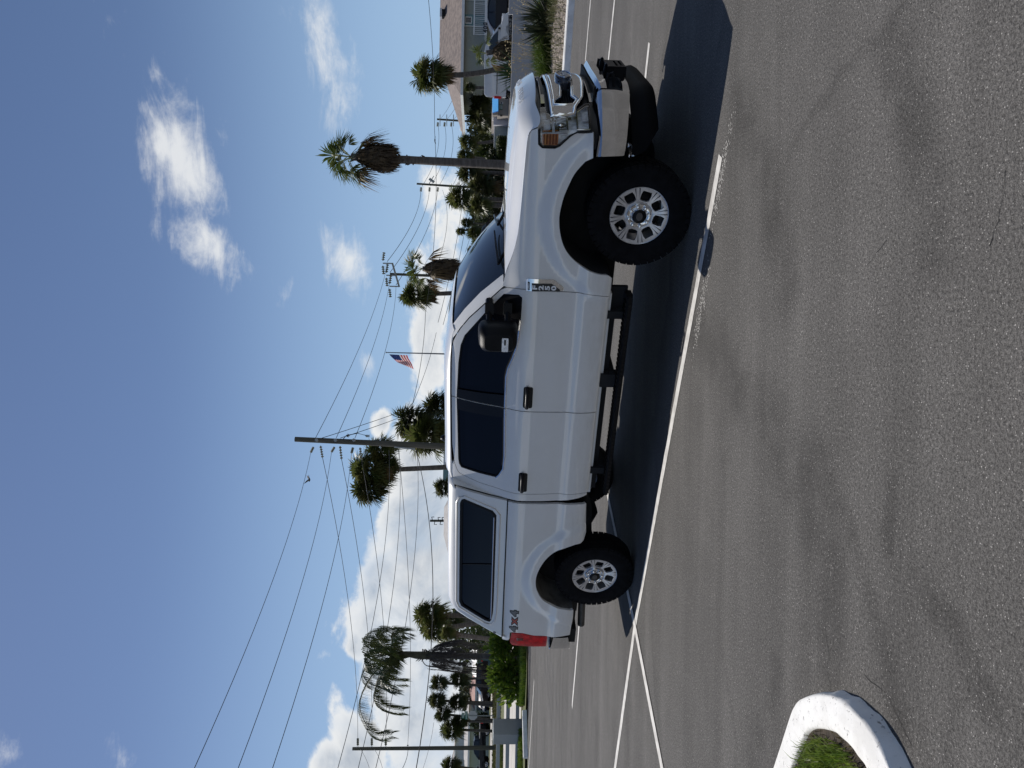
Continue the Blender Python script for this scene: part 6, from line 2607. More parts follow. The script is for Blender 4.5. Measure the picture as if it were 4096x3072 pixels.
rect_box(h, 'doorway_trim', (Z1(410, 0)[0], Z1(421, 0)[0], 57, 108), D0, .12, WHITEP, -.12)
rect_box(h, 'doorway_trim', (Z1(421, 0)[0], Z1(735, 0)[0], 105, 108), D0, .12, WHITEP, -.12)
window(h, (Z1(443, 0)[0], Z1(545, 0)[0], 69, 97), D0, WHITEP, 1, -.14)
rect_box(h, 'doorway_trim', (Z1(410, 0)[0], Z1(735, 0)[0], -30, 3), D0, .12, WHITEP, -.12)
for y0, y1, a in ((94, 140, 820), (-40, 27, 835)):
    rect_box(h, 'ground_floor_door', (Z1(a, 0)[0], 1995, y0, y1), D0, .1, WHITEP, -.10)
    rect_box(h, 'door_panel', (Z1(a + 8, 0)[0], 1995, y0 + 2, y1 - 2), D0, .1, WTEAL, -.13)
for y in (60, 64):
    rect_box(h, 'wall_lamp', (Z1(835, 0)[0], Z1(862, 0)[0], y - 2, y + 3), D0, .15, WHITEP, -.15)
mb = MB()
q = at(1775, 56, D0 + 4) - h.location
mb.bx(q.x - .35, q.x + .35, q.y - .3, q.y + .3, q.z - .5, q.z + .15)
ch = mb.build('roof_vent', DARK, h)
mb = MB()
mb.bx(q.x - .42, q.x + .42, q.y - .36, q.y + .36, q.z + .16, q.z + .36)
mb.build('vent_cap', ALUM, ch)
rect_box(h, 'downpipe', (Z1(405, 0)[0], Z1(700, 0)[0], 297, 300), D0 - .2, .1, WHITEP)
rect_box(h, 'porch', (Z1(415, 0)[0], 2010, 300, 322), D0 + 4, 4, WGREY)
rect_box(h, 'porch_wall', (Z1(480, 0)[0], 2010, 314, 347), D0 + 3.6, 1, mat('lilac_white', (.62, .61, .63), .8))
rl = rect_box(h, 'porch_rail', (Z1(570, 0)[0], Z1(582, 0)[0], 345, 380), D0 + 3.5, .06, WHITEP)
for k in range(9):
    o = rect_box(h, 'baluster', (Z1(582, 0)[0], Z1(700, 0)[0], 346 + k * 4, 347.4 + k * 4), D0 + 3.5, .04, WHITEP)
    o.parent = rl

# --- low shop with a blue awning, pale wall and long grey green wall
s_ = place('low_shop', (2010, 440), 61, 'low tan shop with a bright blue striped awning beside the van rear', 'building')
rect_box(s_, 'wall', (1990, 2034, 370, 463), 61, 6, WTAN)
rect_box(s_, 'wall_above', (1970, 1992, 372, 461), 61.6, 5, WTAN)
A_ = [at(1969, 398, 61), at(1969, 453, 61), at(1991, 463, 61), at(1991, 398, 61)]
L = s_.location
for k in range(15):
    t0, t1 = k / 15, (k + .62) / 15
    for (u0, u1, mt, nm, dz) in ((t0, t1, BLUEAWN, 'awning_rib', 0), (t1, (k + 1) / 15, BLUED, 'awning_gap', .05)):
        a = A_[0].lerp(A_[1], u0)
        b = A_[0].lerp(A_[1], u1)
        c = A_[3].lerp(A_[2], u1)
        d = A_[3].lerp(A_[2], u0)
        mb = MB()
        P = [(q.x - L.x, q.y - L.y - .15 - (1.1 if q in (c, d) else 0) + dz, q.z) for q in (a, b)] + [(q.x - L.x, -1.1 + dz, q.z) for q in (c, d)]
        mb.add(P + [(x, y + .06, z - .06) for x, y, z in P], [(0, 1, 2, 3), (7, 6, 5, 4), (0, 4, 5, 1), (1, 5, 6, 2), (2, 6, 7, 3), (3, 7, 4, 0)])
        mb.build(nm, mt, s_)
g = rect_box(s_, 'green_notice', (1996.5, 2010.5, 419, 438.5), 61, .05, SIGNG, -.06)
for x0, x1 in ((1998, 2001), (2003.5, 2005.5), (2007, 2009.5)):
    o = rect_box(s_, 'notice_line', (x0, x1, 421, 437), 61, .02, LETL, -.08)
    o.parent = g
g = rect_box(s_, 'small_notice', (2002, 2012.5, 408.5, 417.5), 61, .05, SIGNW, -.06)
o = rect_box(s_, 'notice_line', (2004, 2009, 410, 416), 61, .02, LETD, -.08)
o.parent = g
rect_box(s_, 'dark_meter', (2000, 2009.5, 462, 466), 61, .2, DARK, -.2)
s_ = place('pale_wall', (2010, 480), 62, 'pale lilac garden wall between the awning shop and the grey green wall', 'wall')
rect_box(s_, 'wall', (1974, 2032, 461, 500), 62, .3, mat('lilac_white', (.62, .61, .63), .8))
for y in (466, 474):
    rect_box(s_, 'globe_lamp', (1969, 1975, y, y + 5), 62, .15, WHITEP)
s_ = place('garden_wall', (2010, 560), 62.5, 'long grey green garden wall behind the clipped hedge', 'wall')
rect_box(s_, 'wall', (1978, 2030, 500, 627), 62.5, .3, mat('sage_stucco', (.33, .38, .37), .85))
rect_box(s_, 'coping', (1975.5, 1978, 499, 627), 62.4, .5, WHITEP)
s_ = place('white_railing', (1995, 635), 62, 'short white railing between the hedge and the tall palm trunk', 'railing')
for k in range(4):
    rect_box(s_, 'rail', (1974 + k * 4.3, 1976.4 + k * 4.3, 624, 644), 62, .06, WHITEP)

# --- shop row further back with the yellow sign
s_ = place('shop', (1950, 600), 112, 'distant grey shop with a yellow and navy sign band under the leaning palm', 'shop')
rect_box(s_, 'wall', (1930, 1985, 556, 645), 112, 8, mat('shop_grey', (.28, .28, .27), .85))
b_ = rect_box(s_, 'sign_band', (1929, 1944, 555, 592), 112, .2, NAVY, -.25)
for y0, y1 in ((557, 570), (577, 586)):
    o = rect_box(s_, 'yellow_sign', (1933.5, 1940.5, y0, y1), 112, .06, YEL, -.33)
    o.parent = b_
    o2 = rect_box(s_, 'sign_lettering', (1936, 1937.6, y0 + 2, y1 - 2), 112, .04, LETD, -.36)
    o2.parent = b_
window(s_, (1950, 1972, 594, 606), 112, WHITEP, 1)
window(s_, (1950, 1972, 610, 640), 112, WHITEP, 2)
s_ = place('white_gable', (1910, 615), 128, 'bright white gable roof behind the olive tree right of the tall trunk', 'building')
mb = MB()
P = [at(1899, 603, 128), at(1915, 612, 128), at(1916, 626, 128), at(1900, 622, 128)]
P = [q - s_.location for q in P]
mb.add([tuple(q) for q in P] + [(q.x, q.y + 6, q.z + 1.2) for q in P], [(0, 1, 2, 3), (4, 5, 6, 7), (0, 4, 5, 1), (1, 5, 6, 2), (2, 6, 7, 3), (3, 7, 4, 0)])
mb.build('roof', mat('white_roof', (.8, .8, .8), .6), s_)
rect_box(s_, 'wall', (1915, 1990, 600, 640), 128.5, 6, WTAN)
s_ = place('grey_house', (1960, 672), 84, 'grey house front glimpsed left of the tall skirted trunk', 'building')
rect_box(s_, 'wall', (1915, 2010, 640, 700), 84, 5, mat('blue_grey', (.30, .32, .35), .85))
rect_box(s_, 'trim', (1957, 1960, 640, 700), 83.9, .1, WHITEP)
s_ = place('flat_building', (1905, 1000), 100, 'grey green flat-roofed building with a dark mark by the windshield top', 'building')
rect_box(s_, 'wall', (1893, 1990, 981, 1060), 100, 8, mat('grey_sage', (.36, .39, .36), .85))
rect_box(s_, 'fascia', (1890.5, 1893.5, 979, 1060), 99.8, .4, WHITEP)
rect_box(s_, 'dark_mark', (1899, 1904, 1000, 1004), 100, .05, LETD, -.06)

# --- roadside sign, white over teal
s_ = place('roadside_sign', (1952, 845), 100, 'roadside sign with a white board above a teal board behind the hood', 'sign')
L = s_.location
w_ = rect_box(s_, 'white_board', (1939, 1951, 823, 867), 100, .3, SIGNW)
rect_box(s_, 'board_top', (1936.3, 1939, 832, 854), 100, .3, SIGNW)
text_mesh('Motel', .30, lambda x, y, hh: (x * 1.25, 100 - .02 - hh - L.y, at(1945, 845, 100).z + y), 'board_lettering', mat('plum_lettering', (.10, .06, .08), .6), s_, .01) if False else None
t_ = rect_box(s_, 'teal_board', (1951.5, 1963, 834, 867), 100, .3, TEALS)
# lettering too small to read: strokes of the right length and colour
for i in range(9):
    y = 829 + i * 4.0
    o = rect_box(s_, 'board_stroke', (1942.6 + (i % 3) * .7, 1947.6 - (i % 2), y, y + 2.3), 100, .03, mat('plum_lettering', (.10, .06, .08), .6), -.05)
    o.parent = w_
for i in range(6):
    y = 838 + i * 4.2
    o = rect_box(s_, 'board_stroke', (1954 + (i % 2) * 1.2, 1959.5, y, y + 2.0), 100, .03, mat('teal_lettering', (.18, .40, .44), .6), -.05)
    o.parent = t_
for y in (830, 862):
    rect_box(s_, 'post', (1963, 2005, y - 1.2, y + 1.2), 100.1, .15, DARK)

# --- middle: house gable and teal hall with lettering over the roof line
s_ = place('teal_hall', (1790, 1880), 88, 'tall teal hall with ocean lettering just above the cab roof', 'building')
rect_box(s_, 'wall', (1772, 1990, 1872, 1925), 88, 10, WTEAL)
sb = rect_box(s_, 'sign_wall', (1774, 1990, 1800, 1873), 87.6, .4, SIGNW)
L = s_.location
cx = at(1782, 1842, 87.6)
o = text_mesh('ocean', .28 * 1.0, lambda x, y, hh: (cx.x - L.x + x * 1.15, 87.57 - hh - L.y, cx.z + y), 'hall_lettering', LETB, sb, .01, spacing=1.35, bold=.008)
cx2 = at(1791, 1850, 87.6)
text_mesh('o', .28, lambda x, y, hh: (cx2.x - L.x + x * 1.15, 87.57 - hh - L.y, cx2.z + y), 'hall_lettering', LETB, sb, .01, bold=.008)
s_ = place('grey_roofed_house', (1790, 2100), 80, 'house whose grey gable roof shows just above the cap', 'house')
L = s_.location
x0, x1 = at(1795, 2215, 80).x, at(1795, 2010, 80).x
mb = MB()
mb.bx(x0 + .6 - L.x, x1 - .4 - L.x, 0, 9, -.05, at(1797, 2100, 80).z)
mb.build('wall', WGREY, s_)
hip_roof(s_, 'roof', x0 + .4, x1 - .4, 80, 89, at(1796, 2100, 80).z, at(1775, 2090, 84.5).z, at(1775, 2140, 84.5).x, at(1775, 2030, 84.5).x, ROOFG)

# --- left houses
s_ = place('sage_house', (1895, 2980), 100, 'long low sage house with pale roof behind the dark pickup', 'house')
L = s_.location
x0, x1 = at(1900, 3160, 100).x, at(1900, 2893, 100).x
zE = at(1872, 2980, 100).z
mb = MB()
mb.bx(x0 - L.x, x1 - L.x, 0, 9, -.05, zE)
mb.build('wall', WGREEN, s_)
hip_roof(s_, 'roof', x0, x1, 100, 109, zE, at(1856, 2980, 104.5).z, x0 + 2, x1 - 2, ROOFG)
window(s_, (1893, 1917, 2912, 2922), 100, WHITEP, 1)
window(s_, (1893, 1904, 2968, 2980), 100, WHITEP, 1)
window(s_, (1905, 1918, 3062, 3080), 100, WHITEP, 1)
rect_box(s_, 'garage_door', (1884, 1935, 2927, 2962), 100, .06, mat('sage_door', (.45, .48, .41), .8), -.05)
s_ = place('blue_house', (1830, 3050), 125, 'pale blue two storey house behind the sage house at the left edge', 'house')
L = s_.location
x0, x1 = at(1830, 3150, 125).x, at(1830, 3004, 125).x
zE = at(1818, 3040, 125).z
mb = MB()
mb.bx(x0 - L.x, x1 - L.x, 0, 9, -.05, zE)
mb.build('wall', WBLUE, s_)
hip_roof(s_, 'roof', x0, x1, 125, 134, zE, at(1808, 3040, 129).z, x0 + 3, x1 - 3.5, ROOFG)
window(s_, (1826, 1842, 3034, 3046), 125, WHITEP, 1)
s_ = place('pink_roof_house', (1900, 2800), 104, 'blue grey house with a pink tiled roof behind the black car', 'house')
L = s_.location
x0, x1 = at(1900, 2890, 104).x, at(1900, 2760, 104).x
zE = at(1900, 2820, 104).z
mb = MB()
mb.bx(x0 - L.x, x1 - L.x, 0, 9, -.05, zE)
mb.build('wall', mat('slate_blue_wall', (.26, .30, .36), .8), s_)
hip_roof(s_, 'roof', x0, x1, 104, 113, zE, at(1875, 2820, 108.5).z, x0 + 2, x1 - 2, ROOFT)
window(s_, (1906, 1920, 2786, 2802), 104, WHITEP, 1)
s_ = place('cream_house', (1860, 2760), 122, 'cream upper storey showing above the pink tiled roof', 'house')
L = s_.location
rect_box(s_, 'wall', (1850, 1960, 2740, 2830), 122, 8, WCREAM)
rect_box(s_, 'roof', (1846, 1850, 2736, 2834), 121.6, 9, ROOFG)
window(s_, (1852, 1871, 2754, 2766), 122, WHITEP, 1)
s_ = place('teal_bungalow', (1915, 2620), 96, 'teal bungalow with a broad bright white fascia behind the queen palm', 'house')
L = s_.location
rect_box(s_, 'wall', (1906, 1962, 2530, 2752), 96, 8, WTEAL)
mb = MB()
x0, x1 = at(1890, 2712, 95).x - L.x, at(1890, 2528, 95).x - L.x
zz = at(1890, 2620, 95).z
zb_ = at(1907, 2620, 95).z
mb.add([(x0, -1.0, zb_), (x1, -1.0, zb_), (x1, .2, zz), (x0, .2, zz), (x0, 8.5, zz + .3), (x1, 8.5, zz + .3), (x0, -1.0, zb_ - .12), (x1, -1.0, zb_ - .12)], [(0, 1, 2, 3), (3, 2, 5, 4), (6, 7, 1, 0)])
mb.build('roof', mat('bright_roof', (.82, .82, .81), .5), s_)
rect_box(s_, 'dark_carport', (1936, 1955, 2545, 2600), 96, .2, DARK, -.1)
window(s_, (1915, 1935, 2690, 2715), 96, WHITEP, 1)


# --- vehicles
def car(name, label, cat, loc, rz, prof, green, width, wheels, wr, colour, glass_ranges, tail=None, head=None, bed=None, z_arch=.0):
    """prof: side outline (x, z) of the lower body; green: outline of the glasshouse; front at +x"""
    e = empty(name, loc, rz, label, cat)
    pm = mat('car_paint_' + '_'.join(str(int(c * 999)) for c in colour), colour, .35, coat=1.0 if colour[0] > .3 else .25, var=.04, vscale=2, spec=.5 if colour[0] > .3 else .2)
    hw = width / 2
    mb = MB()
    bot = min(z for _, z in prof)
    # outline with wheel arches cut into the sill
    line = [p for p in prof]
    arch = []
    for wx in sorted(wheels):
        for k in range(9):
            a = math.pi - math.pi * k / 8
            arch.append((wx + (wr + .07) * math.cos(a), max(bot, wr + (wr + .07) * math.sin(a))))
    outline = line + []
    lower = [(min(x for x, _ in prof), bot)] + arch + [(max(x for x, _ in prof), bot)]
    poly = lower + [p for p in prof if p[1] > bot + 1e-4]
    secs = [(-hw, .965), (-hw + .06, 1.0), (hw - .06, 1.0), (hw, .965)]
    cx = sum(x for x, _ in poly) / len(poly)
    rows = []
    n = len(poly)
    for y, k in secs:
        rows.append([(cx + (x - cx) * (1 - (1 - k) * .4), y, z if z < .5 else .5 + (z - .5) * k) for x, z in poly])
    mb.grid([r + [r[0]] for r in rows])
    mb.add(rows[0], [tuple(range(n))])
    mb.add(rows[-1], [tuple(range(n))[::-1]])
    auto_smooth(mb.build('body', pm, e), 35)
    zb = min(z for _, z in green)
    zt = max(z for _, z in green)
    def inw(z, y):
        return y * (1 - .16 * (z - zb) / (zt - zb))
    mb = MB()
    gl = [(x, inw(z, -hw + .03), z) for x, z in green]
    gr_ = [(x, inw(z, hw - .03), z) for x, z in green]
    m_ = len(green)
    mb.add(gl + gr_, [tuple(range(m_)), tuple(range(m_, 2 * m_))[::-1]] + [(i, i + m_, (i + 1) % m_ + m_, (i + 1) % m_) for i in range(m_)])
    auto_smooth(mb.build('cabin', pm, e, bevel=.03), 35)
    for s in (-1, 1):
        for poly_ in glass_ranges:
            mb = MB()
            P = [(x, inw(z, s * (hw - .03)) + s * .006, z) for x, z in poly_]
            k = len(P)
            mb.add(P + [(x, y + s * .006, z) for x, y, z in P], [tuple(range(k)), tuple(range(k, 2 * k))[::-1]] + [(i, (i + 1) % k, (i + 1) % k + k, i + k) for i in range(k)])
            mb.build('side_window', PANE, e)
    # windshield: the sloping front edge of the glasshouse
    fr = sorted(green, key=lambda p: -p[0])[:1] + [max([p for p in green if p[1] > zt - .12], key=lambda p: p[0])]
    (xa, za), (xb, zb_) = fr
    mb = MB()
    d = Vector((za - zb_, xb - xa)).normalized()
    nx, nz = (xa - xb), (zb_ - za)
    n_ = Vector((zb_ - za, 0, xa - xb)).normalized() * .035
    mb.add([(xa - .02 + n_.x, inw(za, -hw + .12), za + .03 + n_.z), (xa - .02 + n_.x, inw(za, hw - .12), za + .03 + n_.z), (xb + n_.x, inw(zb_, hw - .12), zb_ - .05 + n_.z), (xb + n_.x, inw(zb_, -hw + .12), zb_ - .05 + n_.z)], [(0, 1, 2, 3)])
    mb.build('windshield', PANE, e)
    xf, xb_ = max(x for x, _ in prof), min(x for x, _ in prof)
    for s in (-1, 1):
        if head:
            mb = MB()
            mb.box((head[0], s * (hw - .16), head[1]), (.30, .28, .17), Matrix.Rotation(s * .25, 3, 'Z'))
            mb.build('headlight', HOUSING, e, bevel=.02)
        if tail:
            mb = MB()
            mb.box((tail[0], s * (hw - .06), tail[1]), (.12, .14, tail[2]))
            mb.build('tail_light', REDLENS, e, bevel=.02)
        mb = MB()
        mb.box((xa - .25, s * (hw + .08), zb + .10), (.10, .18, .15))
        mb.build('side_mirror', DARK, e, bevel=.03)
        mb = MB()
        for wx in (0,):
            mb.bx(xb_ + .3, xf - .3, s * (hw - .14), s * (hw - .09), bot + .02, bot + .34)
        mb.build('sill', DARK, e)
    for wx in wheels:
        for s in (-1, 1):
            mb = MB()
            mb.lathe([(wr * .62, s * (hw - .02)), (wr * .9, s * (hw - .01)), (wr, s * (hw - .05)), (wr, s * (hw - .22)), (wr * .6, s * (hw - .24))], 'Y', 24, (wx, 0, wr))
            t_ = auto_smooth(mb.build('tyre', TYRE, e), 40)
            mb = MB()
            for k in range(6):
                a = k * math.pi / 3
                r1 = wr * .62
                p0 = Vector((wx, s * (hw - .03), wr))
                p1 = Vector((wx + r1 * math.cos(a), s * (hw - .035), wr + r1 * math.sin(a)))
                mb.tube([p0, p1], wr * .10, 5)
            mb.lathe([(wr * .64, s * (hw - .015)), (wr * .56, s * (hw - .02)), (wr * .55, s * (hw - .06))], 'Y', 24, (wx, 0, wr))
            mb.build('rim', ALLOY, t_)
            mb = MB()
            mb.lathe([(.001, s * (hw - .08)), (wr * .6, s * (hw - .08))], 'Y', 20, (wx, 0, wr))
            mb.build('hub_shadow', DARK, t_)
    return e


VAN = [(-2.15, .32), (-2.20, .60), (-2.20, 1.00), (1.15, 1.00), (1.75, .96), (2.20, .80), (2.32, .58), (2.34, .34)]
VANG = [(-2.20, 1.0), (-2.16, 1.70), (-2.02, 1.84), (.25, 1.87), (.62, 1.80), (1.05, 1.50), (1.45, 1.22), (1.72, .97), (1.70, .95), (-2.15, .97)]
VW = [[(1.40, 1.10), (1.12, 1.37), (.80, 1.58), (.38, 1.62), (.30, 1.13)]]
p = at(2040, 206, 45)
van = car('cargo_van', 'white windowless cargo van parked side-on behind the low wall', 'van', (p.x, 45.9, 0), R(-19), VAN, VANG, 1.74, (-1.45, 1.48), .31, (.74, .74, .73), VW, tail=(-2.17, 1.05, .42), head=(2.10, .82))
mb = MB()
mb.tube([(-2.0, -.875, 1.12), (-.55, -.885, 1.12)], .018, 4)
mb.build('door_track', DARK, van)
mb = MB()
mb.bx(-1.05, -.85, -.885, -.872, .82, .95)
mb.build('fuel_flap', mat('grey_flap', (.5, .5, .5), .5), van)
mb = MB()
mb.bx(-2.26, -2.15, -.80, .80, .42, .66)
mb.build('rear_bumper', DARK, van, bevel=.03)
SEDAN = [(-2.3, .30), (-2.36, .60), (-2.30, .88), (-1.5, .92), (1.0, .92), (1.9, .82), (2.25, .66), (2.32, .42), (2.28, .28)]
SEDG = [(-1.75, .92), (-1.15, 1.36), (-.6, 1.44), (.15, 1.43), (.55, 1.30), (1.15, .93), (1.12, .90), (-1.72, .90)]
SEDW = [[(.88, .98), (.42, 1.28), (.05, 1.36), (-.15, 1.36), (-.12, .98)], [(-.25, .98), (-.25, 1.36), (-.62, 1.36), (-1.02, 1.26), (-1.25, .98)]]
p = at(2010, 55, 52)
car('dark_car', 'dark blue car parked nose to nose with the white van at the view edge', 'car', (p.x + 1.0, 55, 0), R(172), [(x, z * 1.28) for x, z in SEDAN], [(x, z * 1.22) for x, z in SEDG], 1.85, (-1.4, 1.42), .36, (.012, .014, .022), [[(x, z * 1.22) for x, z in w_] for w_ in SEDW], tail=(-2.3, 1.0, .2), head=(2.15, .9))
p = at(1955, 2748, 90)
car('dark_suv', 'black sport utility car parked under the palm left of the queen palm', 'car', (p.x, 91, 0), R(214), [(x, z * 1.16) for x, z in SEDAN], [(-2.15, 1.04), (-2.0, 1.55), (-1.5, 1.68), (.1, 1.70), (.5, 1.6), (1.1, 1.08), (1.08, 1.02), (-2.1, 1.02)], 1.9, (-1.4, 1.45), .37, (.012, .009, .013),
    [[(.85, 1.14), (.38, 1.52), (-.1, 1.58), (-.1, 1.14)], [(-.2, 1.14), (-.2, 1.58), (-1.1, 1.56), (-1.1, 1.14)], [(-1.2, 1.14), (-1.2, 1.56), (-1.75, 1.5), (-1.95, 1.14)]], tail=(-2.3, 1.05, .2), head=(2.2, .86))
p = at(1957, 3000, 91)
PK = [(-2.75, .48), (-2.82, .75), (-2.80, 1.14), (-.95, 1.16), (1.05, 1.16), (2.1, 1.10), (2.55, .95), (2.65, .60), (2.6, .44)]
PKG = [(-1.0, 1.15), (-.92, 1.72), (-.6, 1.83), (.25, 1.84), (.62, 1.74), (1.30, 1.18), (1.28, 1.12), (-.98, 1.12)]
pk = car('dark_pickup', 'dark navy pickup parked in front of the sage house', 'pickup truck', (p.x, 92, 0), R(189), PK, PKG, 1.95, (-1.75, 1.72), .40, (.010, .014, .024),
         [[(1.0, 1.24), (.5, 1.66), (.1, 1.72), (.1, 1.24)], [(0, 1.24), (0, 1.72), (-.75, 1.70), (-.78, 1.24)]], tail=(-2.78, .95, .36), head=(2.5, .92))
mb = MB()
mb.bx(-2.74, -1.06, -.90, .90, 1.155, 1.20)
mb.build('bed_cover', mat('pale_bed_cover', (.62, .62, .62), .5), pk)
p = at(1955, 2838, 93)
car('small_dark_car', 'small dark car half hidden behind the stop sign trunks', 'car', (p.x, 96, 0), R(-80), SEDAN, SEDG, 1.8, (-1.4, 1.42), .33, (.014, .016, .026), SEDW, head=(2.2, .7))


# --- stop sign seen from behind, with street names
p = at(1970, 2862, 70)
ss = empty('stop_sign', (p.x, 70, -.02), 0, 'back of an octagonal stop sign under two green street name plates', 'road sign')
L = ss.location
c = at(1891, 2862, 70) - L
r_ = 18.2 * 70 / F_PX
tilt = R(1)
mb = MB()
mb.prism([(c.x + r_ * 1.08 * math.cos(math.pi / 8 + i * math.pi / 4), c.z + r_ * 1.08 * math.sin(math.pi / 8 + i * math.pi / 4)) for i in range(8)], -.01, .01, lambda a, b, h: (a, h, b))
mb.build('octagon', ALUM, ss)
mb = MB()
mb.tube([(0, -.045, 0), (c.x * .8, -.045, c.z * .8), (c.x, -.045, at(1843, 2862, 70).z - L.z)], .045, 6)
mb.build('post', BRASS, ss)
for (x0, x1, y0, y1) in ((1846.5, 1858, 2853, 2874), (1860, 1871, 2845.5, 2878)):
    pl = rect_box(ss, 'street_name_plate', (x0, x1, y0, y1), 69.85, .03, SIGNG)
    k = int((y1 - y0) / 4.2)
    for i in range(k):
        y = y0 + 2.4 + i * (y1 - y0 - 4) / k
        o = rect_box(ss, 'plate_lettering', (x0 + 3, x1 - 2.6, y, y + 2.0), 69.84, .01, LETL)
        o.parent = pl

# --- flag on its pole
p = at(1990, 1421, 58)
fl = empty('flagpole', (p.x, 58, 0), 0, 'slim flagpole rising behind the cab roof', 'flagpole')
L = fl.location
top = at(1549, 1410, 58) - L
mb = MB()
mb.tube([(0, 0, -.05), tuple(top * .5), tuple(top)], [.07, .055, .035], 10)
mb.build('pole', mat('pole_grey', (.20, .21, .22), .5, metal=.3), fl)
mb = MB()
mb.lathe([(.001, .07), (.05, .04), (.05, -.03), (.001, -.06)], 'Z', 10, tuple(top + Vector((0, 0, .06))))
auto_smooth(mb.build('finial', BRASS, fl), 60)
flag = empty('flag', tuple(at(1557, 1416, 58)), 0, 'stars and stripes flag hanging from the pole over the cab', 'flag')
fa, fb, fc_, fd = [at(x, y, 58) - flag.location for x, y in ((1557, 1417), (1629, 1421), (1656, 1475), (1600, 1452))]
# hoist from fa down to fb; the fly hangs to lower left


def flag_pt(u, v):
    """u along the fly, v down the hoist"""
    a = fa.lerp(fb, v)
    b = fd.lerp(fc_, v) + Vector((-.03, 0, 0))
    mid = a.lerp(b, u)
    sag = Vector((-.12, 0, -.05)) * math.sin(math.pi * u) * (1 - v * .6)
    return mid + sag + Vector((0, .16 * math.sin(7.5 * u + 2.5 * v) * u ** .6, .02 * math.sin(9 * u)))


RED = leafmat('flag_red', (.62, .03, .05), (.55, .03, .04), 1., .8, .6, .1)
WHT = leafmat('flag_white', (.82, .81, .80), (.78, .77, .76), 1., .8, .6, .1)
BLU = leafmat('flag_blue', (.03, .05, .20), (.025, .045, .17), 1., .8, .5, .1)
for k in range(13):
    v0, v1 = k / 13, (k + 1) / 13
    u0 = .40 if k < 7 else 0
    mb = MB()
    mb.grid([[flag_pt(lerp(u0, 1, i / 12), v) for i in range(13)] for v in (v0, v1)])
    mb.build('stripe', RED if k % 2 == 0 else WHT, flag, True)
mb = MB()
mb.grid([[flag_pt(.40 * i / 6, 7 / 13 * j / 4) for i in range(7)] for j in range(5)])
ct = mb.build('canton', BLU, flag, True)
mb = MB()
for r0 in range(9):
    for c0 in range(6 if r0 % 2 == 0 else 5):
        u, v = .40 * (c0 + (.5 if r0 % 2 == 0 else 1.0)) / 6, 7 / 13 * (r0 + .6) / 9.4
        q = flag_pt(u, v) + Vector((0, -.012, 0))
        s = .022
        pts = [q + Vector((s * (1 if i % 2 == 0 else .42) * math.sin(i * math.pi / 5), 0, s * (1 if i % 2 == 0 else .42) * math.cos(i * math.pi / 5))) for i in range(10)]
        mb.add(pts, [tuple(range(10))])
o = mb.build('stars', WHT, ct, fix=False)
o['kind'] = 'stuff'


# --- utility poles, their gear and the wires
def pole(label, top, base, D, r, ins=(), D2=None):
    a, b = at(*top, D), at(*base, D2 or D)
    k = a - b
    if b.z > -.05:
        b = b - k * ((b.z + .05) / k.z)
    e = empty('utility_pole', tuple(b), 0, label, 'utility pole')
    t = a - b
    mb = MB()
    mb.tube([(0, 0, 0), tuple(t * .33), tuple(t * .66), tuple(t)], [r * 1.15, r * 1.05, r * .95, r * .85], 14)
    auto_smooth(mb.build('pole', WOODP, e), 50)
    return e, t


INSUL = mat('insulator', (.20, .20, .15), .4, var=.3, vscale=9)


def insulator(e, p0, p1, r=.05, n=5):
    L = e.location
    a, b = Vector(p0) - L, Vector(p1) - L
    mb = MB()
    pts, rr = [], []
    for i in range(n * 4 + 1):
        pts.append(a.lerp(b, i / (n * 4)))
        rr.append(r * (.35 if i % 4 in (0, 1) else 1.0))
    mb.tube(pts, rr, 8)
    return mb.build('insulator', INSUL, e)


big, tb = pole('tall weathered utility pole above the cab roof, nearest of the poles', (1180, 1757), (1790, 1786), 43, .16)
for x0, y0, x1, y1 in ((1254, 1788, 1243, 1810), (1282, 1783, 1290, 1830), (1338, 1788, 1326, 1808), (1360, 1784, 1366, 1836), (1412, 1790, 1406, 1812), (1440, 1790, 1446, 1838)):
    insulator(big, at(x0, y0, 42.8), at(x1, y1, 42.6), .075)
for x in (1270, 1345, 1418):
    mb = MB()
    q = at(x, 1762, 43) - big.location
    mb.tube([q, q + Vector((.05, -.3, 0))], .09, 8)
    mb.build('bracket', BRASS, big)
mb = MB()
q0, q1 = at(1393, 1748, 42.7) - big.location, at(1470, 1748, 42.7) - big.location
mb.tube([at(1372, 1757, 42.8) - big.location, at(1385, 1742, 42.6) - big.location, at(1430, 1733, 42.6) - big.location, at(1465, 1742, 42.6) - big.location], .022, 5)
mb.build('jumper_wire', DARK, big)
insulator(big, at(1388, 1747, 42.7), at(1396, 1738, 42.7), .09, 3)
insulator(big, at(1462, 1744, 42.7), at(1478, 1744, 42.7), .08, 3)
mb = MB()
mb.tube([at(1578, 1788, 42.9) - big.location, at(1660, 1796, 42.9) - big.location], .05, 6)
mb.build('conduit', BRASS, big)

lp, tl_ = pole('utility pole standing behind the rail fence at the left', (1410, 2995), (1984, 2991), 62, .15)
for x in (1431, 1487, 1543):
    insulator(lp, at(x, 2982, 61.8), at(x, 2954, 61.6), .10, 4)
    mb = MB()
    mb.tube([at(x - 6, 2992, 61.9) - lp.location, at(x, 2982, 61.8) - lp.location, at(x + 6, 2992, 61.9) - lp.location], .025, 5)
    mb.build('bracket', BRASS, lp)
insulator(lp, at(1631, 2978, 61.8), at(1631, 2984, 61.8), .07, 1)

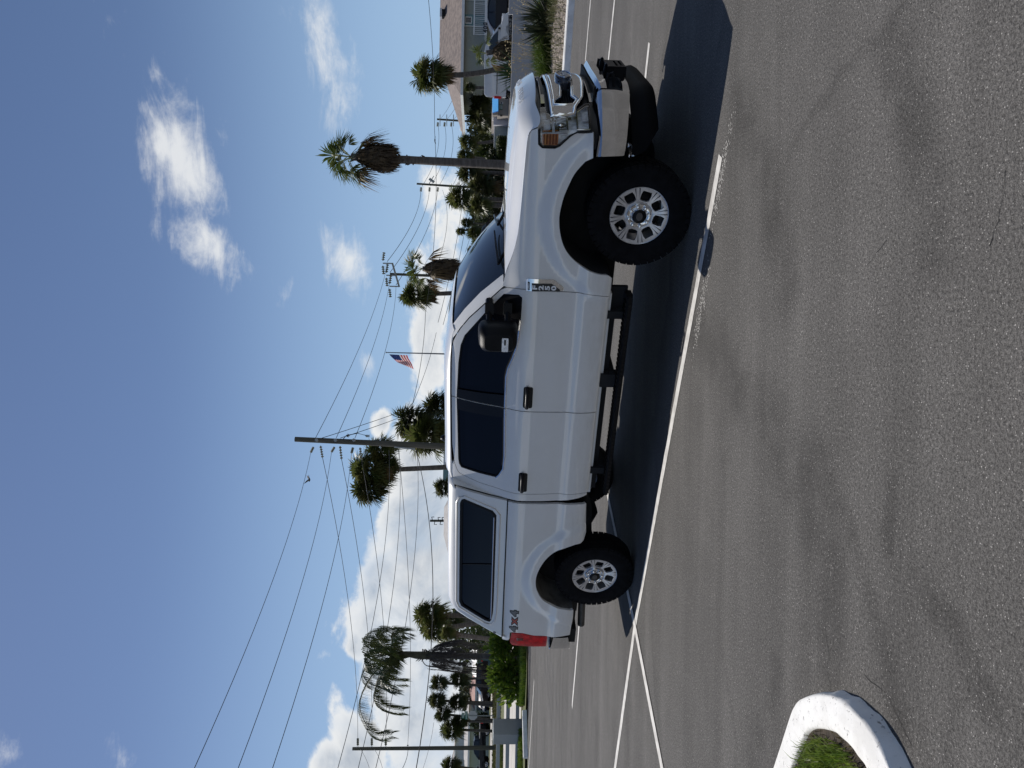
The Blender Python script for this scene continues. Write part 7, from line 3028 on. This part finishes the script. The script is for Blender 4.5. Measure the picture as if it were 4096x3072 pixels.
p1, t1 = pole('far utility pole between the tall palm and the house palm', (1748, 477), (1975, 492), 128, .17)
p2, t2 = pole('far utility pole with a bracket just left of the tall palm trunk', (1667, 735), (1920, 752), 122, .17)
for e, xs, y, D in ((p1, (1752, 1779, 1806), 492, 128), (p2, (1685, 1719, 1752), 752, 122)):
    for i, x in enumerate(xs):
        insulator(e, at(x, y - 3, D), at(x - 2, y + 14, D), .20, 4)
for x in (1760, 1787, 1814):
    mb = MB()
    mb.tube([at(x, 458, 127.5) - p1.location, at(x, 505, 127.5) - p1.location], .06, 5)
    mb.build('arm', BRASS, p1)
mb = MB()
mb.tube([at(1715, 737, 121.8) - p2.location, at(1735, 704, 121) - p2.location], .06, 5)
mb.box(at(1727, 722, 121.4) - p2.location, (.35, .3, .9), Matrix.Rotation(.6, 3, 'Y'))
mb.build('switch_bracket', BRASS, p2)
mb = MB()
q = at(1840, 497, 127) - p1.location
q2 = at(1843, 516, 126) - p1.location
mb.tube([q, q2], .06, 5)
mb.lathe([(.001, .25), (.30, .15), (.36, -.05), (.28, -.3), (.001, -.35)], 'Z', 12, tuple(q2 + Vector((0, 0, -.1))))
auto_smooth(mb.build('street_lamp_head', mat('lamp_white', (.75, .75, .72), .5), p1), 50)

p3, t3 = pole('utility pole with a double crossarm behind the windshield palms', (1560, 1096), (1900, 1110), 80, .15)
L = p3.location
ca = [at(1569, 1052, 79.5) - L, at(1597, 1148, 79.5) - L]
mb = MB()
mb.tube(ca, .10, 6)
arm = mb.build('crossarm', BRASS, p3)
for f_ in (.02, .52, .98):
    q = ca[0].lerp(ca[1], f_)
    mb = MB()
    mb.tube([q, q + Vector((0, 0, .95))], .07, 6)
    mb.build('riser', BRASS, p3)
    for k in (-1, 1):
        insulator(p3, q + L + Vector((k * .25, 0, .95)), q + L + Vector((k * 1.1, 0, .85)), .16, 4)
p4, t4 = pole('small dark pole with loose gear above the cap roof', (1720, 2083), (1800, 2083), 95, .16)
for x, y in ((1727, 2068), (1737, 2098), (1752, 2070), (1760, 2098), (1768, 2070)):
    mb = MB()
    q = at(x, y, 94.6) - p4.location
    mb.tube([at(x + 3, 2083, 94.8) - p4.location, q, q + Vector((0, 0, -.3))], .05, 5)
    mb.build('gear', DARK, p4)
p5, t5 = pole('thin grey pole with a lamp arm beyond the teal sign', (1882, 843), (1915, 847), 130, .10)
mb = MB()
mb.tube([at(1884, 843, 130) - p5.location, at(1881, 832, 130) - p5.location], .06, 5)
mb.build('lamp_arm', BRASS, p5)

WIRE = mat('wire', (.035, .040, .048), .6)
WIREK = mat('black_wire', (.012, .013, .015), .6)


def wire(label, A_, DA, B_, DB, sag=.4, r=.014, mt=None, mid=None):
    a, b = at(*A_, DA), at(*B_, DB)
    pts = []
    n = 18
    for i in range(n + 1):
        t = i / n
        q = a.lerp(b, t)
        q.z -= 4 * sag * t * (1 - t)
        pts.append(q)
    e = MB()
    base = pts[0].copy()
    e.tube([q - base for q in pts], r, 5)
    o = e.build('power_line', mt or WIRE, None, True)
    o.location = base
    tag(o, label, 'power line', 'overhead wires')
    return o


W = [
    ('topmost wire from the tall pole down to the near left, crossing open blue sky', (1243, 1810), 42.6, (772, 3085), 21, .35, .011, 0),
    ('second wire from the tall pole running to the left through open sky', (1326, 1808), 42.6, (948, 3085), 21, .35, .011, 0),
    ('third wire from the tall pole running left below the other two in the sky', (1406, 1812), 42.6, (1086, 3085), 21, .35, .011, 0),
    ('upper wire strung from the tall pole to the left pole insulators', (1290, 1830), 42.6, (1431, 2954), 61.6, .5, .016, 0),
    ('middle wire strung from the tall pole to the left pole insulators', (1366, 1836), 42.6, (1487, 2954), 61.6, .5, .016, 0),
    ('lowest insulated wire from the tall pole to the left pole', (1446, 1838), 42.6, (1543, 2954), 61.6, .5, .016, 0),
    ('wire from the tall pole ending at the small knob of the left pole', (1594, 1800), 42.8, (1631, 2978), 61.8, .4, .015, 0),
    ('wire falling from the tall pole across the clouds to the left edge, upper', (1556, 1800), 42.8, (1348, 3085), 24, .5, .011, 0),
    ('wire falling across the clouds to the left edge, lower pair', (1596, 1800), 42.8, (1430, 3085), 25, .5, .011, 0),
    ('wire crossing low over the clouds and the queen palm head', (1668, 1800), 42.8, (1500, 3085), 25, .5, .011, 0),
    ('thick black cable sagging across the queen palm and left palms', (1664, 1800), 42.8, (1663, 3085), 28, .75, .018, 1),
    ('top wire from the tall pole to the double crossarm pole', (1262, 1752), 43, (1551, 1050), 79.5, .5, .016, 0),
    ('second wire from the tall pole to the double crossarm pole', (1345, 1752), 43, (1562, 1098), 79.5, .5, .016, 0),
    ('third wire from the tall pole to the double crossarm pole', (1420, 1752), 43, (1584, 1146), 79.5, .5, .016, 0),
    ('upper wire from the double crossarm to the bracketed far pole', (1549, 1046), 79.5, (1683, 766), 122, .8, .028, 0),
    ('middle wire from the double crossarm to the bracketed far pole', (1560, 1090), 79.5, (1717, 766), 122, .8, .028, 0),
    ('lower wire from the double crossarm to the bracketed far pole', (1584, 1140), 79.5, (1750, 766), 122, .8, .028, 0),
    ('upper wire between the two far poles past the tall palm', (1688, 745), 122, (1752, 500), 128, 1.0, .028, 0),
    ('middle wire between the two far poles past the tall palm', (1722, 745), 122, (1779, 500), 128, 1.0, .028, 0),
    ('lower wire between the two far poles past the tall palm', (1755, 745), 122, (1806, 500), 128, 1.0, .028, 0),
    ('top wire leaving the right far pole towards the house roof', (1758, 480), 128, (1832, 330), 90, .4, .024, 0),
    ('second wire leaving the right far pole towards the house roof', (1785, 480), 128, (1850, 350), 90, .4, .024, 0),
    ('third wire leaving the right far pole behind the house roof', (1812, 480), 128, (1868, 372), 90, .4, .024, 0),
    ('long single wire spanning the whole right sky past the tall palm crown', (1712, -20), 40, (1738, 520), 44, .10, .013, 1),
    ('same long wire continuing from the tall palm to the crossarm palms', (1738, 520), 44, (1702, 1250), 47, .30, .013, 1),
    ('long wire carrying on behind the flagpole to the tall pole', (1702, 1250), 47, (1598, 1790), 43, .30, .014, 1),
    ('faint lower wire from behind the hood palms to the cab palms', (1866, 480), 120, (1752, 1290), 90, 1.0, .026, 0),
    ('faint wire below it running to the cab palms', (1892, 420), 120, (1772, 1300), 88, 1.2, .026, 0),
    ('wire from the flag side rising to the tall pole, upper', (1655, 1440), 60, (1420, 1752), 43, .2, .014, 0) if False else ('wire passing behind the flagpole and over the cab palms', (1745, 1330), 62, (1640, 1640), 46, .15, .015, 0),
    ('stay wire from the tall pole down to the cab palms, upper', (1288, 1752), 42.9, (1622, 1640), 60, .1, .018, 1),
    ('stay wire from the tall pole down to the cab palms, lower', (1362, 1752), 42.9, (1604, 1668), 58, .1, .018, 1),
    ('thin far wire near the horizon right of the windshield', (1893, 700), 120, (1860, 1010), 110, .8, .022, 0),
    ('thin wire from the crossarm palms down to the windshield top', (1770, 760), 122, (1736, 1090), 80, 1.0, .024, 0),
    ('wire leaving the left pole to the view edge, upper', (1440, 2995), 62, (1480, 3085), 50, .1, .014, 0),
    ('wire leaving the left pole to the view edge, middle', (1496, 2995), 62, (1532, 3085), 50, .1, .014, 0),
    ('short thick service wire slanting from the left pole', (1632, 2998), 62, (1604, 3085), 50, .1, .02, 1),
    ('thin distant wire between the left palms and the left pole', (1735, 2890), 110, (1688, 3085), 110, .2, .022, 0),
    ('far wire along the horizon from the far pole to the house', (1842, 497), 127, (1800, 760), 122, 1.2, .024, 0),
    ('black cable dipping from the far pole past the twin palm crown', (1868, 492), 128, (1892, 560), 126, .4, .05, 1),
]
for lab, a_, da, b2, db, sg, rr, kk in W:
    wire(lab, a_, da, b2, db, sg, rr, WIREK if kk else WIRE)


# --- two birds
def bird(px, D, label, flap, rz):
    p = at(*px, D)
    e = empty('bird', tuple(p), rz, label, 'bird')
    mb = MB()
    mb.tube([(-.17, 0, .01), (-.08, 0, .015), (0, 0, 0), (.09, 0, .01), (.14, 0, .03), (.18, 0, .025)], [.012, .03, .045, .038, .026, .006], 8)
    for s in (-1, 1):
        w_ = [(.06, s * .03, .02), (.07, s * .18, .02 + flap * .12), (.02, s * .36, .02 + flap * .20), (-.05, s * .20, .015 + flap * .11), (-.06, s * .03, .015)]
        mb.add(w_ + [(x, y, z - .012) for x, y, z in w_], [(0, 1, 2, 3, 4), (9, 8, 7, 6, 5), (0, 5, 6, 1), (1, 6, 7, 2), (2, 7, 8, 3), (3, 8, 9, 4)])
    mb.add([(-.15, .03, .012), (-.15, -.03, .012), (-.27, -.05, .02), (-.27, .05, .02), (-.2, 0, .03)], [(0, 1, 4), (1, 2, 4), (2, 3, 4), (3, 0, 4), (3, 2, 1, 0)])
    mb.build('body', mat('bird_dark', (.04, .038, .035), .8), e)


bird((1238, 1917), 42, 'dark bird in flight below the top left wires', 1.0, 2.6)
bird((1740, 561), 55, 'small dark bird flying by the long wire near the tall palm', -.3, .6)
